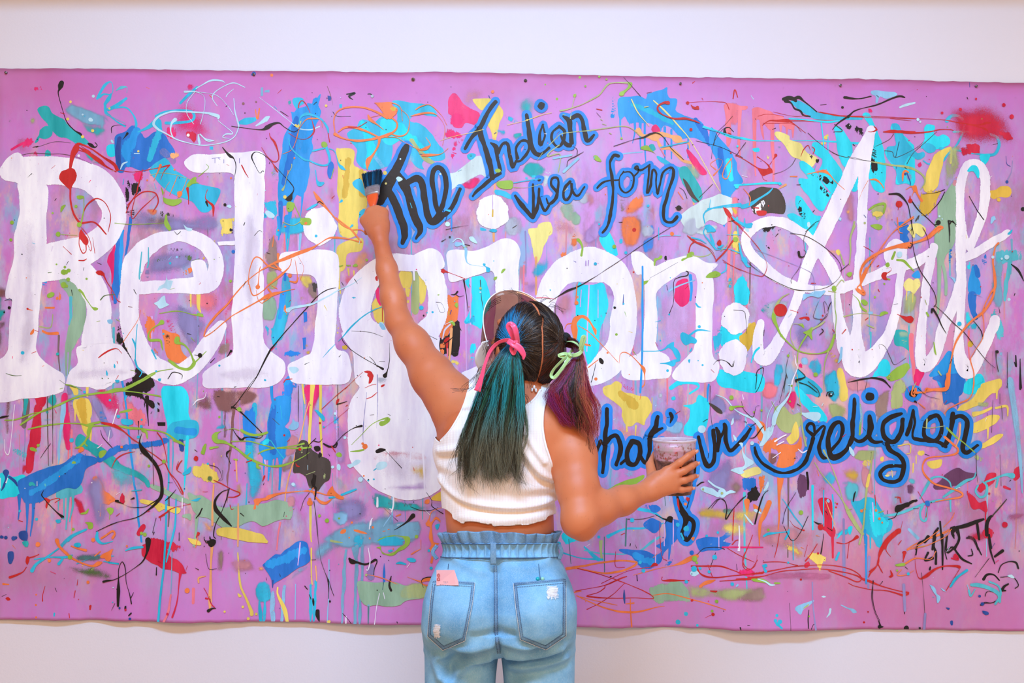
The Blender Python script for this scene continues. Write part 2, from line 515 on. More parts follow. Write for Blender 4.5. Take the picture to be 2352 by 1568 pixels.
    for sc, seed, lo, hi, amt, colr in ((5.5, 3.1, .44, .60, .8, rgb(196, 160, 220)), (7.5, 9.7, .49, .62, .75, rgb(150, 150, 200)), (6.5, 15.3, .50, .63, .75, rgb(226, 150, 176)),
                                        (9.0, 21.9, .51, .63, .7, rgb(176, 196, 214)), (8.0, 27.4, .52, .63, .65, rgb(170, 120, 140)), (11.0, 33.3, .54, .63, .7, rgb(120, 190, 214)), (10.0, 41.0, .55, .64, .65, rgb(240, 190, 150))):
        mp = t.t.nodes.new('ShaderNodeMapping'); mp.inputs['Location'].default_value = (seed, 0, seed * .7); mp.inputs['Scale'].default_value = (1.0, 1.0, .42)
        t.put(mp.inputs['Vector'], t.n('ShaderNodeTexCoord').outputs['Object'])
        nz = t.noise(sc, mp.outputs[0], 7, .68)
        c = t.mix(t.math('MULTIPLY', t.math('MULTIPLY', t.ramp(nz, lo, hi), amt), bz), c, colr)
    b = t.bsdf(c, 0.6); b.inputs['Specular IOR Level'].default_value = 0.3
    t.bump(b, t.noise(420, oc, 3, 0.7), 0.18, 0.0008)
    busy = np.clip((vv - 250) / 250, 0, 1) * np.clip((1330 - vv) / 160, 0.12, 1)
    busy = np.maximum(busy, .25 * np.clip((vv - 200) / 80, 0, 1) * np.clip((1400 - vv) / 60, 0, 1))
    return mesh_obj('canvas', V, F, t.end(b), PAINTING, smooth=True, cols=cols, attrs={'busy': np.concatenate([busy, busy * 0])})
canvas_mesh()

NAMES = {'p': 'paint_daub', 'q': 'paint_daub', 's': 'paint_daub', 'l': 'paint_splash', 'c': 'paint_splash', 'r': 'brush_stroke'}
_speck = {}
def run(text):
    ox = oy = 0.0; sc = 1.0
    for ln in text.strip().splitlines():
        ln = ln.split('#')[0].strip()
        if not ln: continue
        if ln[0] == '@':
            a = ln[1:].split(','); ox, oy = float(a[0]), float(a[1]); sc = float(a[2]) if len(a) > 2 else 3.92
            continue
        tk = ln.split()
        cmd, col, kind = tk[0][0], tk[0][1], tk[0][2:]
        P = []; w = 6.0
        for q in tk[1:]:                   # places in tenths of the enlarged plan, widths in its units
            a = [float(z) for z in q.split(',')]
            if len(a) > 2: w = a[2]
            P.append((ox + a[0] * 10 / sc, oy + a[1] * 10 / sc, w / sc))
        b = Bits()
        if cmd == 'd':                      # small flicked dots: gathered by colour
            bb = _speck.setdefault(col, Bits())
            for x, y, r in P: bb.dot(x, y, r)
            continue
        if cmd in 'pq':
            q = np.array(P)[:, :2]; big = (q.max(0) - q.min(0)).max()
            b.poly(P, 1.1 if big > 40 else .6, smooth=cmd == 'p', feather=4.5 if kind == '' else float(np.clip(.2 * big, 6, 20)))
            ar = abs((q[:, 0] * np.roll(q[:, 1], -1) - q[:, 1] * np.roll(q[:, 0], -1)).sum()) / 2 / np.hypot(*(q - np.roll(q, -1, 0)).T).sum()
            if kind == '' and ar > 6.5: kind = '/e'
        elif cmd == 's':
            q = np.array(P)[:, :2]; b.poly(P, 2.0, feather=float(np.clip(.42 * (q.max(0) - q.min(0)).min(), 10, 60)))
        elif cmd == 'r': b.ribbon(P, 1.1)
        elif cmd in 'lc':
            P = [(x, y, w * (.8 if w < 4 else .92)) for x, y, w in P]
            b.ribbon(P, 0.22)
        place(NAMES[cmd], b, paint_mat(col, kind))
def flush_specks():
    for col, b in _speck.items():
        o = place('paint_speckles', b, paint_mat(col, ''))
        if o: tag(o, kind='stuff')
    _speck.clear()
def letter(name, col, parts, rough=0.9, kind='/e'):
    """one painted letter: list of ribbons [('r', pts)] and patches [('p', pts)]"""
    b = Bits()
    for t, P in parts:
        if t == 'r': b.ribbon(P, rough)
        elif t == 'p': b.poly(P, rough, feather=3.5)
        elif t == 'q': b.poly(P, rough, smooth=False, feather=3.5)
        elif t == 'e': b.dot(P[0], P[1], P[2], 0.8, P[3])
    return place(name, b, paint_mat(col, kind))
def scr(text, ox, oy, sc=3.92, wmul=1.0):
    """strokes 'x,y,w x,y ...' separated by | in enlarged coordinates"""
    out = []
    for s in text.split('|'):
        P = []; w = 30.0
        for q in s.split():
            a = [float(z) for z in q.split(',')]
            if len(a) > 2: w = a[2]
            P.append([ox + a[0] / sc, oy + a[1] / sc, w / sc * wmul])
        if P: out.append(np.array(P))
    return out
def outlined(text, ox, oy, grow=62, sc=3.92):
    """a black letter over its blue outline"""
    st = scr(text, ox, oy, sc)
    b = Bits()
    for P in st:
        Q = P.copy(); Q[:, 2] += grow * .88 / sc
        b.ribbon(Q, 0.8)
    place('letter_outline', b, paint_mat('U', ''))
    return st
def black(st):
    b = Bits()
    for P in st: b.ribbon(P * [1, 1, .92], 0.8)
    return place('black_letter', b, paint_mat('K', ''))
def old_drips():
    r = np.random.default_rng(33)
    for i in range(110):
        c = 'viztdVLxsS'[r.integers(0, 10)]
        x = r.uniform(10, 2340); y = r.uniform(480, 1150); L = r.uniform(40, 240); w = r.uniform(1.0, 4.5)
        b = Bits(); b.ribbon([(x, y, w * 1.4), (x + r.normal(0, 1), y + L * .5, w), (x + r.normal(0, 2), y + L, w * .7)], .2)
        place('paint_drip', b, paint_mat(c, ''))
old_drips()
UNDER = """
@0,140
sM/w 26,24 33,22 40,24 40,27 33,29 28,32
sM/d 31,23 38,22.5 40.5,26 34,27.5 30,30
sQ/w 13,72 22,66 33,69 30,78 36,86 26,87 15,82
sM/d 21,69 30,68 31,76 25,80 18,76
lM/d 11,80,22 22,74,26 30,73,18
sM/d 24,85 33,80 38,85 33,88
sn/w 6,56 11,50 12,54 9,58
se/w 25,52 34,49 34,56 28,60
pT 34,44 40,41 44,42 47,47 52,50 58,54 64,60 70,64 74,68 80,74 76,75 68,74 60,70 54,69 48,64 43,57 40,54 37,50
pT 37,61 42,58 47,60 48,65 45,69 40,70 36,69 35,72 32,74 34,69 36,66
pz/v 55,36 64,37 76,40 88,45 96,48 108,54 113,59 100,57 96,60 94,70 88,74 90,64 84,60 78,60 72,56 65,53 60,50 57,43
sT/v 74,54 90,56 98,59 98,65 94,71 89,74 84,68 76,64
sT/d 41,80 45,78 49,80 47,87 42,88 40,85
sT/v 74,77 88,83 93,93 84,93 76,86
pc 96.5,77 104,75.5 104.5,85 98,85.5
sM/w 156,36 170,32 186,42 196,56 196,72 180,79 162,72 149,68 150,56
sM/v 166,28 170,20 176,23 180,30 174,30
pm/d 167,64 176,64 178,70 174,76 169,72
sM/d 149,60 158,58 164,66 154,70 149,68
lC 88,34,26 90,30 95,22,30 100,19,14 102,23,8 101,30,8 94,30,16 90,33,22
lC 95,39,30 98.5,34,40 100.5,30,16
lC 98,44,34 106,40,36 114,34,24
lt 105,27,8 108,25,24 111,24,26 115,24,5 114.5,29,4
lC 95,40,24 96,47,28 100,50,18 106,55,14 113,59,18
lC 100,43,18 113,42,16 120,48,14 123,56,26 122,62,22
lz 96,48,8 108,54,8 113,56,8
pB 104,68 110,65 114,63 118,58 122,58 123,62 129,66 131,69 140,64 148,66 152,72 158,83 150,88 142,92 134,97 130,100 120,96 113,96 111,100 106,98 104,85
rb/d 123,64,90 115,80,120 116,93,60
rC/d 144,62,70 140,76,90 135,88,60
rN/d 108,70,40 107,85,50 108,96,40
pC 135,97 142,90 150,88 157,97 163,101 171,106 180,111 190,113 199,116 197,123 190,134 182,135 173,127 163,123 154,119 145,113 138,105
rv/w 147,82,60 156,90,60
sK/d 114,106 125,108 130,107 134,116 143,123 139,127 130,118 120,123 114,120
sK/d 114,112 119,123 122,137 116,142 113,130
sM/d 120,99.5 130,98 131.5,105 126,109.5 120,106
sO/v 131,134 142,133 144,138 138,142 132,140
sv/w 120,130 150,133 170,138 196,135 196,156 120,156
sd/w 129,140 142,135 156,138 158,148 140,152
sk/d 143,136 156,137 159,142 148,143
sx/w 130,106 142,112 144,125 130,128
so/d 153,83 168,82 167,85 160,88 166,90 156,88
@400,140
lC -16,50,24 -6,46,30 12,45,26 18,48,26 16,54,26 0,56,30 -7,56
lC 6,38,26 13,31,30 21,24,24
lC -32,64,14 -23,60,34 -15,54,60
rC/d -14,56,70 -12,64,50
qC 149,39 151.5,39 151,42.5 149,42
qz 78,24 80.5,23.5 80.5,31.5 78,32
qz 81,28.5 82,26.5 86,26 86,28.5
pC 58,56 64,52 74,51 74,54 66,58 59,58
qC 32.5,77.5 35,77.5 35,79.5 32.5,79.5
lO 73.5,44,12 74.5,52,14
lO 77,43,14 75.5,52,18
dN 72,11.5,18 70.5,12.5,10 140,33.5,16
qN 138.5,31.5 141,32 141,35.5 139,36
dO 88,13,14
dD 62.5,38.5,12 74,37,8
pT/v 102.5,34 105.5,34.5 105.5,41 103,40.5
pC 107,34 112,33 116,34 117,38 113,41 112,46 109,42 107,38
pb 105,46 108,46 111,43 118,40 120,37 124,38 129,33 132,30 130,40 132,45 131,52 127,60 124,68 125,78 122,87 122,96 122,104 119,116 117,119 115,122 111,120 108,124 106,130 101,130 96,130 94,124 94,110 94,96 96,86 98,70 103,60 106,54
rb/d 128,36,60 126,50,80 118,80,80
rB/d 110,52,50 106,80,60 99,110,50
lB 96,128,46 96,142,40 95,156,26
lb 105,130,44 104,142,36 102,152,24
lb 116,118,26 115,130,16 114,140,8
sC/d 80,125 90,124 96,130 96,156 88,156 90,145 84,140
sT/w 88,96 94,98 94,124 88,124
sC/v 95,148 105,140 118,140 123,148 116,157 96,157
lC 72,131,26 76,129,26 79,136,24 83,140,30 73,137,40 74.5,131,20
pI 82,136 85,135 90.5,139 89.5,141.5 85,141
pY 146,80 149,79 162,80 162,93 166,96 170,100 174,101 174,130 170,133 166,142 164,157 150,157 149,130 147,116 148,96
rh/d 156,90,70 154,120,80
rh/d 169,100,50 170,120,60
pC 156,64 164,60 168,53 176,54 180,56 187,51 196,55 196,90 188,96 176,98 168,96 164,90 165,80 158,72
rc/d 170,57,70 178,80,110 174,93,70
ri/w 180,84,30 188,96,30
pC 161,110 166,106 170,108 173,122 169,120 162,114
pC 167,136 172,133.5 172,142 167,142
ss/w 133,110 146,108 148,130 140,130 134,120
sh/w 42,80 50,79 54,83 50,88
@800,140
pC 40,36 56,38 70,40 77,44 80,50 74,50 62,48 56,54 64,56 74,65 82,74 86,80 87,88 78,90 70,88 66,93 69,98 62,96 54,86 52,76 46,72 40,70 30,64 31,52 42,56 44,46
pc 30,52 40,52 48,62 48,70 38,76 30,70 29,60
rc/d 47,60,90 62,76,110 72,86,70
sx/w 44,76 56,80 62,90 50,96
pe 55,71 59,70 64,78 70,85 78,92 76,93 69,90 64,84 59,76
pM 92,31 96,29 100,33 104,39 110,43 118,47 118,54 114,58 106,56 102,60 96,60 93,56 94,50 90,48 90,42 90,38
sM/d 90,48 100,47 106,54 100,61 92,60 89,56
sM/d 89,60 96,60 106,65 105,70 95,71 89,69
pM/d 93,78 99,77 98.5,83 94,89 91.5,88
sM/v 94,70 106,68 100,76 95,79
ss/w 100,50 124,30 122,22 106,24
pY 112,35 120,34 128,34 127,40 120,45 114,40
pY 134,40 138,43 140,48 137,56 134,66 132,72 130,72 128,64 125,56 129,48
lo 131,70,20 132,80,14 132,96,12 132,118,18
sT/w 153,34 164,28 170,31 170,40 164,50 152,47
pC/v 142,49.5 147,49.5 154,56 148,56 143,53
sT/v 148,66 156,65 156,72 149,73
pH 90,102 96,100 106,93 114,87 120,86 123,89 125,99 124,106 120,103 113,105 104,110 96,115 90,119
pC 107,85 111,83 115,84.5 113,88 110,89.5 107.5,88
sM/v 103,112 114,105 122,106 118,113 106,116
sC/v 132,63 139,61 142,66 138,68
pC 132,116 140,117 148,122 152,125 144,124 137,121 133,120
sT/v 160,92 172,90 180,96 176,106 164,106 156,100
pc/v 157,104 170,102 176,106 162,109
sH/v 176,101 183,97 183,108 179,116 175,112
py 162,151 170,150 171,147 176,146 182,146 182,157 164,157
sx/v 142,142 156,140 156,157 142,157
sV/w 30,80 56,90 70,100 68,108 50,100
@1200,140
pg/v 34,128 44,126 48,134 54,140 53,147 46,149 40,144 35,138
sx/v 44,124 56,118 64,119 60,130 56,130
ss/w 56,119 64,120 64,133 58,134
ss/w 27,136 42,142 56,157 28,157
ph/d 12,150 16,147 26,147 25,157 6,157
pb/d 80,31 84,31 85,48 82,52 78,50 80,42
pb 87,33 98,32 106,32 111,34 112,30 118,28 127,26 130,24 130,29 132,34 139,35 138,44 143,48 147,50 154,52 160,54 164,60 164,70 168,76 156,70 148,69 143,69 134,60 127,59 124,65 118,58 112,56 106,56 101,56 96,56 92,50 88,53 86,45
rB/d 156,54,60 164,64,90 168,74,60
rC/d 100,40,60 118,47,70 134,56,50
pb 170,60 178,70 184,76 188,80 190,86 193,92 194,100 199,108 196,112 190,118 186,126 185,142 182,150 179,144 179,120 177,106 174,90 170,80 168,70
rB/d 178,80,60 180,100,70
rc/d 185,90,50 188,106,50
lb 88,50,20 88,60,16 89,68,10
lb 96,54,20 96.5,57.5,8
lb 101,55,24 101,65,16 99,74,10
lb 106,56,30 106,70,18 106,80,10
lb 110,56,24 110,76,18 111,93,8
lb 119,57,22 119,70,10
lb 128,60,26 128,80,18 128,96,8
lb 134,62,20 134,88,14
lb 142,66,16 144,70,10
lb 149,69,14 149,87,14
li 88,84,16 96,83,14 108,82,14
pM 116,60 120,57 124,62 123,65 117,64
po 102,64 105,61 108,66 114,66 123,64 133,66 142,68 143,73 134,70 124,69 121,72 113,69 106,68
lo 121,70,20 125,78,36 133,79,30 140,85,40 145,90,30 154,92,34
lo 154,92,30 153,110,22 154,129,20
po 134,68 140,69 143,72 150,73 150,79 148,74 138,73
pM 148,79 154,84 160,92 165,98 166,102 160,102 154,95 150,88
sg/w 143,90 156,90 166,106 156,110 144,100
pT 114,76 118,75 120,80 115,81
pC 121,86 128,88 136,94 142,96 142,100 132,96 124,91
pT 141,98 148,96 156,106 162,120 160,126 154,128 150,120 144,110
pk 144,106 148,109 154,120 159,127 156,126 148,117
pH 142,140 150,133 160,127 170,123 179,120 188,124 190,130 178,133 168,137 164,148 156,150 146,150
sx/v 144,144 156,140 164,147 156,157 144,157
sO/v 87,137 94,126 100,124 103,118 106,116 111,123 110,132 106,135 100,140 88,142
pO/d 94,129 102,120 106,116 111,124 109,131 100,135 94,140
sX/v 87,120 94,120 94,130 88,138
sX/w 98,140 110,138 108,157 96,157
ss/w 111,130 122,128 120,148 110,148
sU/v 108,148 118,146 120,157 108,157
sS/w 134,134 142,131 144,136 138,138
sS/v 182,38 196,38 196,56 185,56
lS/v 185,56,60 186,70,40 185,76,30
@1600,140
pS 25,39 33,38 40,40 46,41 44,44 36,44 32,47 29,50 27,62 26,54
lS 28,48,40 28,62,36 28,74,30
lS 33,43,30 32.5,49,12
lS 39,44,36 38,65,28 38,78,24 39,86,12
pS 50,44 56,42 62,44 68,46 70,48 78,50 80,54 86,56 88,59 84,62 76,57 70,56 69,62 65,62 60,56 54,52 52,60 50,56
lS 52,56,40 52,70,34 52,85,30 53,103,16
lS 58,54,34 59,64,22 60,70,12
lS 68,57,40 68,76,34 69,90,26 69,108,16
lS 75.5,58,34 75.5,65,14
lS 81,58,30 81,67,12
lS 86.5,60,30 86.5,69,12
pc 50,79 56,78 56.5,81.5 52,82
sT/v 70,76 78,75 78,79 72,80
lc 6,59,16 20,64,18 30,68,26 42,70,22 54,72,12 70,72,14 90,72,10 110,72,12 140,74,22 157,75,14
py 70,65 74,64 83,68 83,71 93,73 96,77 100,83 108,87 107,90 102,98 98,97 94,90 86,85 79,76 74,71
sk/d 100,82 106,85 107,89 102,87
pY 114.5,68 118,66 118,70 115,70.5
pY 112,73.5 115.5,73 116,75 112,75.5
pC 84,36 92,35 100,40 109,46 112,50 110,52 100,50 90,42
lC 96,44,50 106,49,70 120,51,50 148,52,26
pc 149,49 154,47 159,56 164,68 168,80 170,96 169,110 168,118 160,116 156,108 154,100 158,80 156,60
pc 123,60 129,59 136,68 140,76 139,90 134,96 128,88 125,70
pc 104,75 109,74 118,82 124,90 130,98 132,106 127,115 122,120 116,112 110,100 113,90 107,83
pc 92,91 97,90 106,98 112,108 118,118 122,120 118,128 114,135 108,133 100,122 93,112 92,106 100,106 94,98
pc 89,122 94,122 100,129 106,138 112,140 108,150 106,153 101,150 90,132
pc 81,139 87,137 96,142 104,150 108,152 104,157 98,154 90,147
pc 139,104 144,97 145,106 145,116 141,118 138,114
sK/d 134,56 140,57 140,62 136,62
sK/d 141,60 150,59 151,64 146,72 142,70
sK/d 158,74 163,78 164,90 164,104 160,103 156,98 158,86
sK/d 100,101 118,104 124,106 124,111 118,111
sK/d 110,113 114,113 122,122 118,123
sK/d 90,133 94,131 99,142 96,143
sK/d 106,88 111,87 110,93 106,93
pc 174,59 179,56 183,60 185,66 193,74 196,80 196,110 188,110 179,111 180,100 176,95 170,86 170,80 180,78 181,70
sv/v 187,102 193,101 194,108 189,109
pk 47,119 56,114 62,113 72,115 78,123 80,132 78,138 70,138 60,137 52,138 50,134 48,128
pW/d 54,129 60,125 62,129 59,134 52,138 47,136
sS/v 30,123 38,123 39,140 32,142
pH 0,128 12,123 22,120 30,127 32,138 25,148 12,144 0,150
sH/v 0,148 18,147 16,157 0,157
sh/w 33,142 40,140 40,157 33,157
ph 32,132 36,135 35,138 32.5,135
ss/w 130,119 144,118 144,144 133,144
so/v 134,134 139,134 138,139 134.5,139
se/d 155,131 160,128 170,129 168,140 160,142
@1852,140
pi 58,27 64,26 74,28 80,29 81,31 72,34 66,32 64,38 62,38 62,32 59,30
lI 84,42,18 89,40,26 97,38,20
pM/d 55,43 59,43 60,47 56,47
sY/d 75.5,49.5 80,50 86,56 80,55
pC 76,57 83,58 88,70 96,80 100,83 105,82 106,86 100,89 93,86 89,92 88,109 82,110 79,96 73,88 72,78 80,76 78,64
pc 106,59 110,57 115,59 114,65 118,68 123,66 128,70 128,76 120,79 116,80 108,76 103,79 106,70
pC 103,77 109,74 116,78 115,82 109,83
lC 126,54,40 130,50,30 137,50,28 142,56,26 141,63,24 136,74,20 131,80,16
lt 132,64,20 149,64,16
lC 120,79,24 132,80,20 154,84,16 165,85,30
lC 165,66,20 171,69,28 173,76,30 169,84,30 160,85,24
pc 156,85 164,84 164,88 160,94 156,90
lC 132,79,16 126,85,26 121,91,24 110,93,14 105,90,12
sm/w 122,42 140,36 170,38 190,56 192,76 174,80 150,80 130,74
dm 121.5,47,12 138,44,14 177,40,16 184,50.5,20 152,34.5,10
sm/d 172,64 180,63 188,69 178,72
sm/d 140,76 156,76 160,83 142,85
sM/d 106,85 110,85 115,88 110,92
pM/d 98,94 104,90 104,95 99,97
pY 116,83 122,80 129,77 130,80 124,87 122,94 120,102 117,113 110,118 105,116 107,104 110,96
lY 130,80,20 129.5,92,22
sh/d 100,119 120,117 118,130 110,140 100,142
se/v 126,80 139,74 137,100 125,118 122,100
pg 116,157 118,144 118,130 125,118 133,110 135,130 132,157
ss/d 130,110 138,100 138,116 132,116
ph 165,117 170,116 174,113 181,113 184,117 182,122 174,122 168,124 165,121
dh 172.5,125,18
"""
run(UNDER)
